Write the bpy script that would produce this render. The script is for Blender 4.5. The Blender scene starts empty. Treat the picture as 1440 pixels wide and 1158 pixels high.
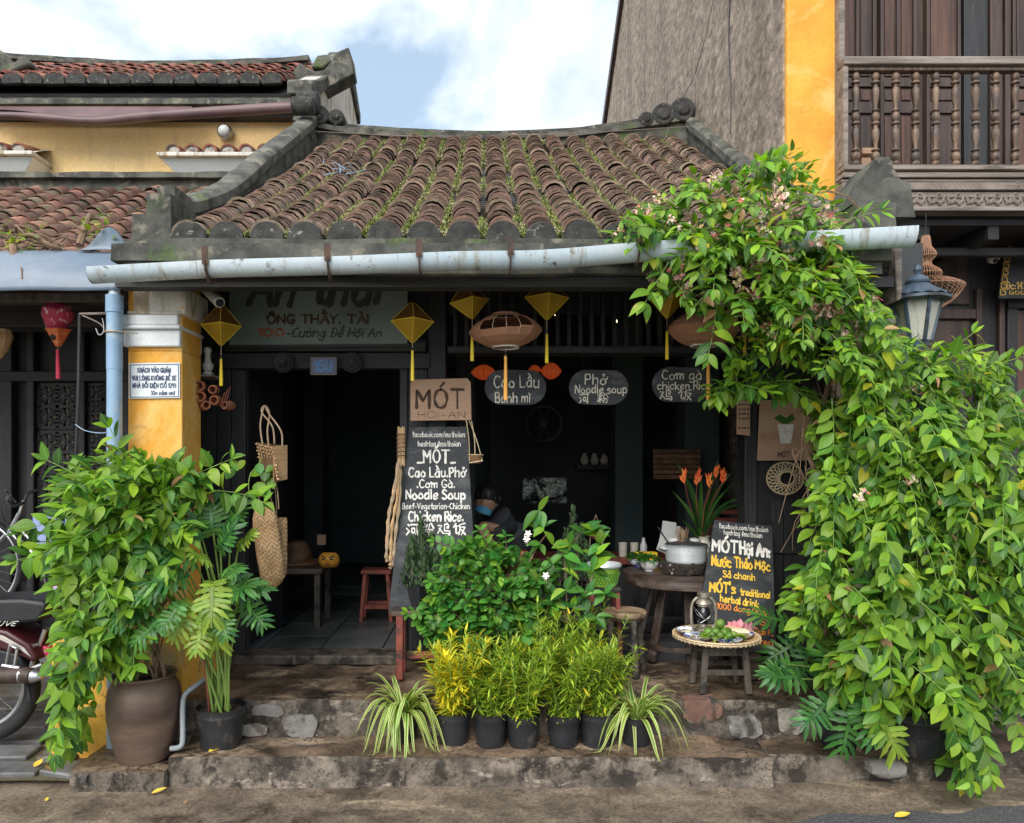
import bpy, bmesh, math, random, unicodedata
from mathutils import Vector, Matrix, noise
V = Vector
R = math.radians
S = bpy.context.scene
COL = S.collection
random.seed(7)
# ---------------------------------------------------------------- camera, world, sun, exposure
F, CX, CY, EYE = 1040.0, 682.0, 650.0, 1.6
cam = bpy.data.objects.new('camera', bpy.data.cameras.new('camera'))
COL.objects.link(cam); S.camera = cam
cam.location = (0, 0, EYE); cam.rotation_euler = (R(90), 0, 0)
cam.data.sensor_width = 36; cam.data.lens = 26.0
cam.data.shift_x = (720 - CX) / 1440; cam.data.shift_y = (CY - 579) / 1440
cam.data.clip_start = .05; cam.data.clip_end = 600
W = bpy.data.worlds.new('World'); S.world = W; W.use_nodes = True
nt = W.node_tree; nd = nt.nodes; lk = nt.links
bg = nd['Background']; bg.inputs['Strength'].default_value = .10
sky = nd.new('ShaderNodeTexSky'); sky.sky_type = 'NISHITA'; sky.sun_disc = False
SUN_EL, SUN_AZ = R(40), R(202)
sky.sun_elevation = SUN_EL; sky.sun_rotation = SUN_AZ
sky.air_density = 1.0; sky.dust_density = 1.5; sky.ozone_density = 1.5
tc = nd.new('ShaderNodeTexCoord')
n1 = nd.new('ShaderNodeTexNoise'); n1.inputs['Scale'].default_value = 1.7; n1.inputs['Detail'].default_value = 7
n1.inputs['Roughness'].default_value = .55; n1.inputs['Distortion'].default_value = .3
mp = nd.new('ShaderNodeMapping'); mp.inputs['Location'].default_value = (1.15, .3, .55); mp.inputs['Scale'].default_value = (1, 1, 1.6)
lk.new(tc.outputs['Generated'], mp.inputs['Vector']); lk.new(mp.outputs[0], n1.inputs['Vector'])
cr = nd.new('ShaderNodeValToRGB'); cr.color_ramp.elements[0].position = .40; cr.color_ramp.elements[1].position = .56
lk.new(n1.outputs[0], cr.inputs[0])
n2 = nd.new('ShaderNodeTexNoise'); n2.inputs['Scale'].default_value = 3.1; n2.inputs['Detail'].default_value = 8
lk.new(mp.outputs[0], n2.inputs['Vector'])
c2 = nd.new('ShaderNodeValToRGB'); c2.color_ramp.elements[0].position = .35; c2.color_ramp.elements[1].position = .65
c2.color_ramp.elements[0].color = (4.0, 4.1, 4.25, 1); c2.color_ramp.elements[1].color = (8.8, 8.8, 8.8, 1)
lk.new(n2.outputs[0], c2.inputs[0])
blue = nd.new('ShaderNodeMix'); blue.data_type = 'RGBA'; blue.inputs['Factor'].default_value = .78
lk.new(sky.outputs[0], blue.inputs[6]); blue.inputs[7].default_value = (2.2, 2.85, 3.5, 1)
mx = nd.new('ShaderNodeMix'); mx.data_type = 'RGBA'
lk.new(cr.outputs[0], mx.inputs['Factor']); lk.new(blue.outputs[2], mx.inputs[6]); lk.new(c2.outputs[0], mx.inputs[7])
lk.new(mx.outputs[2], bg.inputs['Color'])
sun = bpy.data.objects.new('sun', bpy.data.lights.new('sun', 'SUN')); COL.objects.link(sun)
sun.data.energy = 1.5; sun.data.angle = R(42); sun.data.color = (1, .96, .9)
sun.rotation_euler = (R(50), 0, R(-22)) # light comes from behind the camera's left shoulder, high
sun.location = (0, 0, 20)
S.view_settings.view_transform = 'Standard'; S.view_settings.look = 'None'
S.view_settings.exposure = 1.38; S.view_settings.gamma = 1.0
try: S.view_settings.use_curve_mapping = False
except Exception: pass
S.cycles.max_bounces = 8; S.cycles.transparent_max_bounces = 8
# ---------------------------------------------------------------- helpers
def P(px, py, d): return V(((px - CX) * d / F, d, EYE + (CY - py) * d / F))
def px(x, d): return (x - CX) * d / F
def pz(y, d): return EYE + (CY - y) * d / F
rnd = random.uniform
ORG = {}
def org(o): return ORG.get(o.name, V((0, 0, 0))) if o else V((0, 0, 0))
def thing(name, label, cat, loc=(0, 0, 0), group=None, rz=0):
    o = bpy.data.objects.new(name, None); COL.objects.link(o)
    o.location = loc; o.rotation_euler = (0, 0, rz); o.empty_display_size = .1
    o['label'] = label; o['category'] = cat
    if group: o['group'] = group
    ORG[o.name] = V(loc)
    return o
def tag(o, label, cat, group=None):
    o['label'] = label; o['category'] = cat
    if group: o['group'] = group
    return o
def dup(root, loc, rz=0, label=None, scale=None, group=None):
    r = root.copy(); COL.objects.link(r); r.location = loc; r.rotation_euler = (0, 0, rz)
    if scale: r.scale = (scale,) * 3
    if label: r['label'] = label
    if group: r['group'] = group
    for ch in list(root.children):
        c = ch.copy(); COL.objects.link(c); c.parent = r
        for g in list(ch.children):
            e = g.copy(); COL.objects.link(e); e.parent = c
    return r
def mesh_obj(name, me, mats=None, parent=None):
    o = bpy.data.objects.new(name, me); COL.objects.link(o)
    if mats is not None and not len(me.materials):
        for m in (mats if isinstance(mats, (list, tuple)) else [mats]): me.materials.append(m)
    if parent: o.parent = parent
    return o
class MB:
    """collects shapes; build() links them as one mesh object"""
    def __init__(s): s.v = []; s.f = []; s.m = []; s.uv = {}; s.mi = 0
    def face(s, idx, uv=None):
        s.f.append(tuple(idx)); s.m.append(s.mi)
        if uv: s.uv[len(s.f) - 1] = uv
    def add(s, vs, fs, uvs=None):
        b = len(s.v); s.v += [V(p) for p in vs]
        for i, f in enumerate(fs): s.face([b + k for k in f], uvs[i] if uvs else None)
    def box(s, a, b, M=None):
        x0, y0, z0 = a; x1, y1, z1 = b
        vs = [V(p) for p in ((x0,y0,z0),(x1,y0,z0),(x1,y1,z0),(x0,y1,z0),(x0,y0,z1),(x1,y0,z1),(x1,y1,z1),(x0,y1,z1))]
        if M: vs = [M @ p for p in vs]
        s.add(vs, [(0,3,2,1),(4,5,6,7),(0,1,5,4),(1,2,6,5),(2,3,7,6),(3,0,4,7)]); return s
    def cbox(s, c, sz, rot=None):
        M = Matrix.Translation(V(c)) @ (rot.to_4x4() if rot is not None else Matrix())
        h = [k / 2 for k in sz]; return s.box([-k for k in h], h, M)
    def beam(s, a, b, w, h, up=(0, 0, 1)):
        a, b = V(a), V(b); d = (b - a); L = d.length; d.normalize(); u = V(up)
        r = d.cross(u)
        if r.length < 1e-4: u = V((0, 1, 0)); r = d.cross(u)
        r.normalize(); u = r.cross(d)
        M = Matrix.Translation(a) @ Matrix((r, d, u)).transposed().to_4x4()
        return s.box((-w/2, 0, -h/2), (w/2, L, h/2), M)
    def tube(s, pts, rad, n=8, caps=True, close=False, scale=(1, 1)):
        pts = [V(p) for p in pts]; m = len(pts)
        if not hasattr(rad, '__len__'): rad = [rad] * m
        b = len(s.v); prev = None
        for i, p in enumerate(pts):
            if close: t = pts[(i + 1) % m] - pts[i - 1]
            else: t = pts[min(i + 1, m - 1)] - pts[max(i - 1, 0)]
            if t.length < 1e-9: t = V((0, 0, 1))
            t.normalize()
            if prev is None:
                u = V((0, 0, 1)) if abs(t.z) < .9 else V((0, 1, 0))
            else: u = prev
            r = t.cross(u)
            if r.length < 1e-5: r = t.cross(V((1, 0, 0)))
            r.normalize(); u = r.cross(t); prev = u
            for k in range(n):
                a = 2 * math.pi * k / n
                s.v.append(p + r * (math.cos(a) * rad[i] * scale[0]) + u * (math.sin(a) * rad[i] * scale[1]))
        for i in range(m if close else m - 1):
            for k in range(n):
                j = (i + 1) % m
                s.face((b+i*n+k, b+i*n+(k+1)%n, b+j*n+(k+1)%n, b+j*n+k), ((k/n, i/m), ((k+1)/n, i/m), ((k+1)/n, (i+1)/m), (k/n, (i+1)/m)))
        if caps and not close:
            s.face([b + k for k in range(n)][::-1]); s.face([b + (m-1)*n + k for k in range(n)])
        return s
    def lathe(s, prof, c=(0, 0, 0), n=24, M=None, cap0=False, cap1=False, a0=0, a1=2*math.pi):
        b = len(s.v); c = V(c); full = abs(a1 - a0 - 2*math.pi) < 1e-6; cols = n if full else n + 1
        for r, z in prof:
            for k in range(cols):
                a = a0 + (a1 - a0) * k / n
                p = V((math.cos(a) * r, math.sin(a) * r, z))
                s.v.append(c + (M @ p if M else p))
        m = len(prof)
        for i in range(m - 1):
            for k in range(n):
                k2 = (k + 1) % cols if full else k + 1
                s.face((b+i*cols+k, b+i*cols+k2, b+(i+1)*cols+k2, b+(i+1)*cols+k), ((k/n, i/(m-1)), ((k+1)/n, i/(m-1)), ((k+1)/n, (i+1)/(m-1)), (k/n, (i+1)/(m-1))))
        if cap0: s.face([b + k for k in range(cols)][::-1])
        if cap1: s.face([b + (m-1)*cols + k for k in range(cols)])
        return s
    def grid(s, fn, nu, nv, closed_u=False):
        b = len(s.v)
        for j in range(nv + 1):
            for i in range(nu + (0 if closed_u else 1)): s.v.append(V(fn(i / nu, j / nv)))
        w = nu + (0 if closed_u else 1)
        for j in range(nv):
            for i in range(nu):
                i2 = (i + 1) % w if closed_u else i + 1
                s.face((b+j*w+i, b+j*w+i2, b+(j+1)*w+i2, b+(j+1)*w+i), ((i/nu, j/nv), ((i+1)/nu, j/nv), ((i+1)/nu, (j+1)/nv), (i/nu, (j+1)/nv)))
        return s
    def prism(s, poly, a, b, M=None):
        """poly: 2D points (x,z), extruded y from a to b"""
        n = len(poly); k = len(s.v)
        for y in (a, b):
            for q in poly:
                p = V((q[0], y, q[1])); s.v.append(M @ p if M else p)
        s.face([k + i for i in range(n)]); s.face([k + n + i for i in range(n)][::-1])
        for i in range(n):
            j = (i + 1) % n; s.face((k+j, k+i, k+n+i, k+n+j))
        return s
    def ball(s, c, r, n=10, m=7, M=None):
        rr = r if hasattr(r, '__len__') else (r, r, r); c = V(c)
        def fn(u, v):
            a = 2*math.pi*u; t = math.pi*(v*.998+.001)
            p = V((math.sin(t)*math.cos(a)*rr[0], math.sin(t)*math.sin(a)*rr[1], -math.cos(t)*rr[2]))
            return c + (M @ p if M else p)
        return s.grid(fn, n, m, True)
    def mesh(s, name, mats=None, smooth=True, off=None, recalc=True):
        me = bpy.data.meshes.new(name)
        vs = [tuple(p - off) for p in s.v] if off is not None else [tuple(p) for p in s.v]
        me.from_pydata(vs, [], s.f)
        if mats is not None:
            for m in (mats if isinstance(mats, (list, tuple)) else [mats]): me.materials.append(m)
        me.polygons.foreach_set('material_index', s.m)
        if s.uv:
            ul = me.uv_layers.new(name='UVMap')
            for fi, uv in s.uv.items():
                p = me.polygons[fi]
                for k, li in enumerate(p.loop_indices): ul.data[li].uv = uv[k]
        if recalc:
            bm = bmesh.new(); bm.from_mesh(me); bmesh.ops.recalc_face_normals(bm, faces=bm.faces); bm.to_mesh(me); bm.free()
        if smooth:
            me.polygons.foreach_set('use_smooth', [True] * len(me.polygons))
            try: me.set_sharp_from_angle(angle=R(38))
            except Exception: pass
        me.update(); return me
    def build(s, name, mats, parent=None, world=True, smooth=True, bevel=0, recalc=True, kind=None, subd=0):
        off = None
        if world and parent:
            off = org(parent)
        me = s.mesh(name, mats, smooth, off, recalc)
        o = mesh_obj(name, me, None, parent)
        ORG[o.name] = org(parent) if parent else V((0, 0, 0))
        if bevel:
            m = o.modifiers.new('bevel', 'BEVEL'); m.width = bevel; m.segments = 2; m.limit_method = 'ANGLE'; m.angle_limit = R(40)
        if subd:
            m = o.modifiers.new('sub', 'SUBSURF'); m.levels = m.render_levels = subd
        if kind: o['kind'] = kind
        return o
def rough_up(o, cut, amp, sc, amp2=0, sc2=20, seed=0, keep=None):
    """subdivide a mesh and push its vertices about, for worn masonry"""
    bm = bmesh.new(); bm.from_mesh(o.data)
    for _ in range(12):
        es = [e for e in bm.edges if e.calc_length() > cut]
        if not es or len(bm.verts) > 60000: break
        bmesh.ops.subdivide_edges(bm, edges=es, cuts=1, use_grid_fill=True)
    bmesh.ops.triangulate(bm, faces=[f for f in bm.faces if len(f.verts) > 4])
    bm.normal_update()
    s = V((seed * 7.3, seed * 3.1, seed))
    mv = []
    for v in bm.verts:
        a = noise.noise(v.co * sc + s) * amp + (noise.noise(v.co * sc2 + s) * amp2 if amp2 else 0)
        mv.append(v.normal * a)
    for v, d in zip(bm.verts, mv):
        if keep and keep(v.co): continue
        v.co += d
    bm.to_mesh(o.data); bm.free()
    o.data.polygons.foreach_set('use_smooth', [True] * len(o.data.polygons))
    try: o.data.set_sharp_from_angle(angle=R(50))
    except Exception: pass
    return o
# ---------------------------------------------------------------- materials
def col(c): return (c[0], c[1], c[2], 1)
def mat(name, c1, c2=None, sc=4, rough=.7, rv=.12, bump=.3, bsc=60, stretch=(1, 1, 1), dirt=None, dsc=2.5, dlo=.5, dhi=.62, dstr=None,
        var=0, hue=0, metal=0, trans=0, spec=.5, det=6, dist=0, emit=None, estr=0, coat=0, lo=.35, hi=.65, dirt2=None, d2sc=9, d2lo=.6, d2hi=.66, crack=0, grit=0):
    m = bpy.data.materials.new(name); m.use_nodes = True
    t = m.node_tree; N = t.nodes; L = t.links; B = N['Principled BSDF']
    co = N.new('ShaderNodeTexCoord'); oi = N.new('ShaderNodeObjectInfo')
    ad = N.new('ShaderNodeVectorMath'); ad.operation = 'MULTIPLY_ADD'; ad.inputs[1].default_value = (37.1, 23.7, 51.3)
    L.new(oi.outputs['Random'], ad.inputs[0]); L.new(co.outputs['Object'], ad.inputs[2])
    def noi(scale, detail, st=None, d=0, rgh=.55):
        n = N.new('ShaderNodeTexNoise'); n.inputs['Scale'].default_value = scale; n.inputs['Detail'].default_value = detail
        n.inputs['Roughness'].default_value = rgh; n.inputs['Distortion'].default_value = d
        if st and tuple(st) != (1, 1, 1):
            q = N.new('ShaderNodeMapping'); q.inputs['Scale'].default_value = st; L.new(ad.outputs[0], q.inputs[0]); L.new(q.outputs[0], n.inputs['Vector'])
        else: L.new(ad.outputs[0], n.inputs['Vector'])
        return n.outputs[0]
    def ramp(src, lo, hi, a, b):
        r = N.new('ShaderNodeValToRGB'); e = r.color_ramp.elements; e[0].position = lo; e[1].position = hi; e[0].color = a; e[1].color = b
        L.new(src, r.inputs[0]); return r.outputs[0]
    def mixc(f, a, b, mode='MIX'):
        x = N.new('ShaderNodeMix'); x.data_type = 'RGBA'; x.blend_type = mode
        for k, val in (('Factor', f), (6, a), (7, b)):
            if isinstance(val, (int, float, tuple)): x.inputs[k].default_value = val
            else: L.new(val, x.inputs[k])
        return x.outputs[2]
    base = noi(sc, det, stretch, dist)
    c2 = c2 or c1
    c = ramp(base, lo, hi, col(c1), col(c2))
    if dirt: c = mixc(ramp(noi(dsc, 8, dstr, .4, .65), dlo, dhi, (0,0,0,1), (1,1,1,1)), c, col(dirt))
    if dirt2: c = mixc(ramp(noi(d2sc, 8, None, .2, .7), d2lo, d2hi, (0,0,0,1), (1,1,1,1)), c, col(dirt2))
    if crack:
        vo = N.new('ShaderNodeTexVoronoi'); vo.feature = 'DISTANCE_TO_EDGE'; vo.inputs['Scale'].default_value = crack
        wn = N.new('ShaderNodeTexNoise'); wn.inputs['Scale'].default_value = crack * 2.5; wn.inputs['Detail'].default_value = 5; L.new(ad.outputs[0], wn.inputs['Vector'])
        wa = N.new('ShaderNodeVectorMath'); wa.operation = 'MULTIPLY_ADD'; wa.inputs[1].default_value = (.35, .35, .35); L.new(wn.outputs['Color'], wa.inputs[0]); L.new(ad.outputs[0], wa.inputs[2]); L.new(wa.outputs[0], vo.inputs['Vector'])
        c = mixc(1, c, ramp(vo.outputs[0], .002, .016, (.25, .23, .2, 1), (1, 1, 1, 1)), 'MULTIPLY')
    fine = noi(bsc, 5, stretch, 0, .7)
    c = mixc(.5 if bump else .2, c, ramp(fine, .25, .75, (.72,.72,.72,1), (1.18,1.18,1.18,1)), 'MULTIPLY')
    if grit:
        g2 = noi(bsc * .28, 8, None, .3, .8); c = mixc(grit, c, ramp(g2, .36, .62, (.35, .33, .3, 1), (1.55, 1.5, 1.45, 1)), 'MULTIPLY'); fine = g2
    if var or hue:
        geo = N.new('ShaderNodeNewGeometry')
        a = N.new('ShaderNodeMath'); a.operation = 'ADD'; L.new(oi.outputs['Random'], a.inputs[0]); L.new(geo.outputs['Random Per Island'], a.inputs[1])
        fr = N.new('ShaderNodeMath'); fr.operation = 'FRACT'; L.new(a.outputs[0], fr.inputs[0])
        hs = N.new('ShaderNodeHueSaturation')
        mr = N.new('ShaderNodeMapRange'); mr.inputs[3].default_value = 1 - var; mr.inputs[4].default_value = 1 + var; L.new(fr.outputs[0], mr.inputs[0]); L.new(mr.outputs[0], hs.inputs['Value'])
        m2 = N.new('ShaderNodeMath'); m2.operation = 'MULTIPLY'; m2.inputs[1].default_value = 7.31; L.new(fr.outputs[0], m2.inputs[0])
        f2 = N.new('ShaderNodeMath'); f2.operation = 'FRACT'; L.new(m2.outputs[0], f2.inputs[0])
        mh = N.new('ShaderNodeMapRange'); mh.inputs[3].default_value = .5 - hue; mh.inputs[4].default_value = .5 + hue; L.new(f2.outputs[0], mh.inputs[0]); L.new(mh.outputs[0], hs.inputs['Hue'])
        L.new(c, hs.inputs['Color']); c = hs.outputs[0]
    L.new(c, B.inputs['Base Color'])
    rr = N.new('ShaderNodeMapRange'); rr.inputs[3].default_value = max(.03, rough - rv); rr.inputs[4].default_value = min(1, rough + rv)
    L.new(base, rr.inputs[0]); L.new(rr.outputs[0], B.inputs['Roughness'])
    B.inputs['Metallic'].default_value = metal; B.inputs['Specular IOR Level'].default_value = spec
    if trans: B.inputs['Transmission Weight'].default_value = trans
    if coat: B.inputs['Coat Weight'].default_value = coat; B.inputs['Coat Roughness'].default_value = .2
    if emit: B.inputs['Emission Color'].default_value = col(emit); B.inputs['Emission Strength'].default_value = estr
    if bump:
        bp = N.new('ShaderNodeBump'); bp.inputs['Strength'].default_value = bump; bp.inputs['Distance'].default_value = .01
        s2 = N.new('ShaderNodeMath'); s2.operation = 'ADD'; L.new(fine, s2.inputs[0]); L.new(base, s2.inputs[1]); L.new(s2.outputs[0], bp.inputs['Height'])
        L.new(bp.outputs[0], B.inputs['Normal'])
    return m
def leafmat(name, c1, c2, vein=(.25, .42, .1), rough=.38, hue=.015, var=.28, transl=.35, stripe=None, spots=None):
    """c1 dark, c2 light per leaf; UV u along, v across"""
    m = bpy.data.materials.new(name); m.use_nodes = True
    t = m.node_tree; N = t.nodes; L = t.links; B = N['Principled BSDF']; out = N['Material Output']
    oi = N.new('ShaderNodeObjectInfo'); geo = N.new('ShaderNodeNewGeometry')
    a = N.new('ShaderNodeMath'); a.operation = 'ADD'; L.new(oi.outputs['Random'], a.inputs[0]); L.new(geo.outputs['Random Per Island'], a.inputs[1])
    fr = N.new('ShaderNodeMath'); fr.operation = 'FRACT'; L.new(a.outputs[0], fr.inputs[0])
    rp = N.new('ShaderNodeValToRGB'); e = rp.color_ramp.elements; e[0].color = col(c1); e[1].color = col(c2); e[0].position = .1; e[1].position = .95
    L.new(fr.outputs[0], rp.inputs[0])
    uv = N.new('ShaderNodeUVMap'); sp = N.new('ShaderNodeSeparateXYZ'); L.new(uv.outputs[0], sp.inputs[0])
    def math_(op, *xs):
        n = N.new('ShaderNodeMath'); n.operation = op
        for i, x in enumerate(xs):
            if isinstance(x, (int, float)): n.inputs[i].default_value = x
            else: L.new(x, n.inputs[i])
        return n.outputs[0]
    v = math_('ABSOLUTE', math_('SUBTRACT', sp.outputs[1], .5))
    mid = math_('LESS_THAN', v, .035)
    w = math_('FRACT', math_('SUBTRACT', math_('MULTIPLY', sp.outputs[0], 7.0), math_('MULTIPLY', v, 4.0)))
    lat = math_('MULTIPLY', math_('LESS_THAN', w, .12), .35)
    f = math_('MAXIMUM', math_('MULTIPLY', mid, .8), lat)
    x = N.new('ShaderNodeMix'); x.data_type = 'RGBA'
    if stripe:
        f = math_('GREATER_THAN', v, .24) if stripe[3] == 'edge' else math_('LESS_THAN', v, .2)
        x.inputs[7].default_value = col(stripe)
    else: x.inputs[7].default_value = col(vein)
    L.new(f, x.inputs['Factor']); L.new(rp.outputs[0], x.inputs[6])
    c = x.outputs[2]
    if spots:
        co = N.new('ShaderNodeTexCoord'); nz = N.new('ShaderNodeTexNoise'); nz.inputs['Scale'].default_value = spots[1]; nz.inputs['Detail'].default_value = 3
        L.new(co.outputs['Object'], nz.inputs['Vector']); r2 = N.new('ShaderNodeValToRGB'); r2.color_ramp.elements[0].position = spots[2]; r2.color_ramp.elements[1].position = spots[2] + .08
        L.new(nz.outputs[0], r2.inputs[0]); y = N.new('ShaderNodeMix'); y.data_type = 'RGBA'; y.inputs[7].default_value = col(spots[0]); L.new(r2.outputs[0], y.inputs['Factor']); L.new(c, y.inputs[6]); c = y.outputs[2]
    hs = N.new('ShaderNodeHueSaturation'); mr = N.new('ShaderNodeMapRange'); mr.inputs[3].default_value = 1 - var; mr.inputs[4].default_value = 1 + var
    m2 = math_('FRACT', math_('MULTIPLY', fr.outputs[0], 9.7)); L.new(m2, mr.inputs[0]); L.new(mr.outputs[0], hs.inputs['Value'])
    m3 = math_('FRACT', math_('MULTIPLY', fr.outputs[0], 23.3)); mh = N.new('ShaderNodeMapRange'); mh.inputs[3].default_value = .5 - hue; mh.inputs[4].default_value = .5 + hue
    L.new(m3, mh.inputs[0]); L.new(mh.outputs[0], hs.inputs['Hue']); L.new(c, hs.inputs['Color']); c = hs.outputs[0]
    L.new(c, B.inputs['Base Color']); B.inputs['Roughness'].default_value = rough + .05; B.inputs['Specular IOR Level'].default_value = .36
    tr = N.new('ShaderNodeBsdfTranslucent'); g = N.new('ShaderNodeMix'); g.data_type = 'RGBA'; g.blend_type = 'MULTIPLY'; g.inputs['Factor'].default_value = 1
    g.inputs[7].default_value = (1.4, 1.5, .4, 1); L.new(c, g.inputs[6]); L.new(g.outputs[2], tr.inputs['Color'])
    ms = N.new('ShaderNodeMixShader'); ms.inputs[0].default_value = transl
    L.new(B.outputs[0], ms.inputs[1]); L.new(tr.outputs[0], ms.inputs[2]); L.new(ms.outputs[0], out.inputs['Surface'])
    return m
M = {}
M['yellow'] = mat('yellow_plaster', (.66, .30, .035), (.78, .39, .055), sc=3, rough=.85, bump=.12, bsc=40, dirt=(.80, .50, .16), dsc=2.2, dlo=.52, dhi=.66, dirt2=(.34, .19, .06), d2sc=4, d2lo=.62, d2hi=.74)
M['yellow_worn'] = mat('worn_yellow_plaster', (.66, .34, .05), (.78, .42, .06), sc=5, rough=.85, bump=.4, bsc=40, dirt=(.42, .30, .14), dsc=4, dlo=.5, dhi=.6, dirt2=(.10, .09, .06), d2sc=8, d2lo=.58, d2hi=.66)
M['cream'] = mat('cream_yellow_plaster', (.86, .58, .25), (.90, .65, .32), sc=1.2, rough=.9, bump=.06, bsc=30, dirt=(.60, .44, .22), dsc=1.6, dlo=.52, dhi=.75, dstr=(3, 3, .5))
M['grey_plaster'] = mat('weathered_grey_plaster', (.19, .155, .12), (.37, .315, .26), sc=16, rough=.95, bump=.7, bsc=45, stretch=(1, .6, 1), dirt=(.12, .09, .07), dsc=1.5, dlo=.46, dhi=.78, dstr=(1, 1.3, .16), dirt2=(.48, .44, .38), d2sc=24, grit=.7, d2lo=.58, d2hi=.70)
M['pale_plaster'] = mat('pale_stained_plaster', (.55, .52, .46), (.70, .66, .60), sc=4, rough=.9, bump=.25, bsc=50, dirt=(.34, .28, .20), dsc=5, dlo=.5, dhi=.6, dirt2=(.62, .36, .10), d2sc=8, d2lo=.6, d2hi=.66, dstr=(2, 2, .4))
M['mould'] = mat('mouldy_concrete', (.030, .032, .028), (.13, .13, .11), sc=6, rough=.92, bump=.6, bsc=70, dirt=(.21, .19, .15), dsc=7, dlo=.55, dhi=.64, dirt2=(.07, .11, .03), d2sc=3.5, d2lo=.56, d2hi=.66)
M['capend'] = mat('lichened_mortar', (.018, .018, .017), (.06, .06, .055), sc=14, rough=.92, bump=.6, bsc=90, dirt=(.30, .29, .26), dsc=22, dlo=.60, dhi=.68)
M['tile'] = mat('old_clay_tile', (.10, .070, .054), (.31, .20, .15), sc=9, rough=.88, bump=.5, bsc=120, var=.45, hue=.012, dirt=(.09, .085, .06), dsc=12, dlo=.54, dhi=.66, dirt2=(.30, .28, .20), d2sc=40, d2lo=.66, d2hi=.70)
M['tile_band'] = mat('mortared_tile', (.22, .17, .12), (.42, .32, .23), sc=12, rough=.92, bump=.6, bsc=90, var=.25, hue=.012, dirt=(.10, .11, .06), dsc=9, dlo=.52, dhi=.62)
M['tile_mid'] = mat('brown_red_tile', (.11, .055, .04), (.30, .15, .10), sc=6, rough=.88, bump=.5, bsc=80, var=.5, hue=.015, dirt=(.10, .09, .06), dsc=6, dlo=.5, dhi=.62)
M['tile_red'] = mat('red_clay_tile', (.16, .055, .035), (.42, .14, .08), sc=5, rough=.85, bump=.4, bsc=80, var=.5, hue=.015, dirt=(.08, .06, .05), dsc=5, dlo=.46, dhi=.6)
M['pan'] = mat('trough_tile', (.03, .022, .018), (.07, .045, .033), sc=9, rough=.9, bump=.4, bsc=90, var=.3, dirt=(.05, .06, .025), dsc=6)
M['moss'] = mat('moss', (.12, .17, .03), (.32, .35, .11), sc=20, rough=1, bump=0, var=.5, hue=.03, dirt=(.32, .30, .18), dsc=5, dlo=.5, dhi=.6)
M['step'] = mat('worn_wet_stone', (.075, .052, .038), (.23, .165, .118), sc=3.4, crack=2.6, grit=.75, rough=.34, rv=.3, bump=.6, bsc=150, det=9, dist=.5, dirt=(.40, .31, .22), dsc=2.4, dlo=.55, dhi=.66, dstr=(.6, 1.3, 1.5), dirt2=(.035, .028, .022), d2sc=3.2, d2lo=.52, d2hi=.62)
M['riser'] = mat('chipped_stone_riser', (.075, .062, .050), (.23, .195, .16), sc=7, rough=.85, bump=.8, bsc=55, dirt=(.36, .31, .26), dsc=5.5, dlo=.58, dhi=.64, dstr=(.7, 1, 2), dirt2=(.035, .028, .022), d2sc=5, d2lo=.50, d2hi=.58, crack=4, grit=.7)
M['street'] = mat('wet_brown_pavement', (.095, .076, .060), (.26, .21, .165), sc=4.5, grit=.85, rough=.36, rv=.3, bump=.6, bsc=210, det=10, dist=.6, dirt=(.42, .34, .25), dsc=3.0, dlo=.55, dhi=.68, dstr=(.5, 1.6, 1), dirt2=(.05, .036, .026), d2sc=3.2, d2lo=.55, d2hi=.66)
M['asphalt'] = mat('asphalt', (.04, .04, .042), (.12, .12, .12), sc=90, rough=.8, bump=.8, bsc=200, dirt=(.16, .15, .14), dsc=120, dlo=.6, dhi=.65)
M['slab'] = mat('grey_paving_slab', (.10, .105, .11), (.20, .20, .20), sc=5, rough=.55, rv=.2, bump=.4, bsc=70, var=.2, dirt=(.10, .08, .055), dsc=4, dlo=.5, dhi=.62)
M['soil'] = mat('dirt_joint', (.06, .045, .03), (.15, .12, .075), sc=7, rough=.9, bump=.8, bsc=80, dirt=(.07, .085, .025), dsc=3, dlo=.5, dhi=.6)
M['blackwood'] = mat('black_painted_wood', (.010, .010, .011), (.026, .026, .028), sc=5, rough=.55, bump=.3, bsc=40, stretch=(4, 4, .4), dirt=(.05, .048, .046), dsc=6, dlo=.62, dhi=.72, dstr=(3, 3, .4))
M['blackwood_h'] = mat('black_beam_wood', (.014, .014, .015), (.035, .034, .034), sc=5, rough=.6, bump=.35, bsc=40, stretch=(.4, 4, 4), dirt=(.07, .066, .062), dsc=5, dlo=.6, dhi=.7, dstr=(.4, 3, 3))
M['brownwood'] = mat('dark_brown_panel_wood', (.034, .021, .017), (.080, .050, .040), sc=4, rough=.5, bump=.25, bsc=30, stretch=(5, 5, .4), dirt=(.085, .055, .045), dsc=4, dlo=.56, dhi=.72, dstr=(3, 3, .4), spec=.4)
M['redwood'] = mat('reddish_panel_wood', (.055, .026, .018), (.12, .060, .042), sc=4, rough=.5, bump=.25, bsc=30, stretch=(5, 5, .4), spec=.4)
M['turned'] = mat('turned_baluster_wood', (.06, .035, .022), (.20, .13, .085), sc=7, rough=.45, bump=.3, bsc=30, stretch=(4, 4, .5), var=.18, dirt=(.06, .055, .055), dsc=5, dlo=.5, dhi=.65)
M['greywood'] = mat('weathered_rail_wood', (.16, .13, .11), (.30, .255, .22), sc=5, rough=.75, bump=.4, bsc=40, stretch=(.35, 5, 5), dirt=(.085, .07, .06), dsc=4, dlo=.52, dhi=.66, dstr=(.5, 3, 3))
M['carved'] = mat('carved_grey_wood', (.15, .12, .10), (.24, .195, .17), sc=8, rough=.75, bump=.3, bsc=60)
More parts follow.
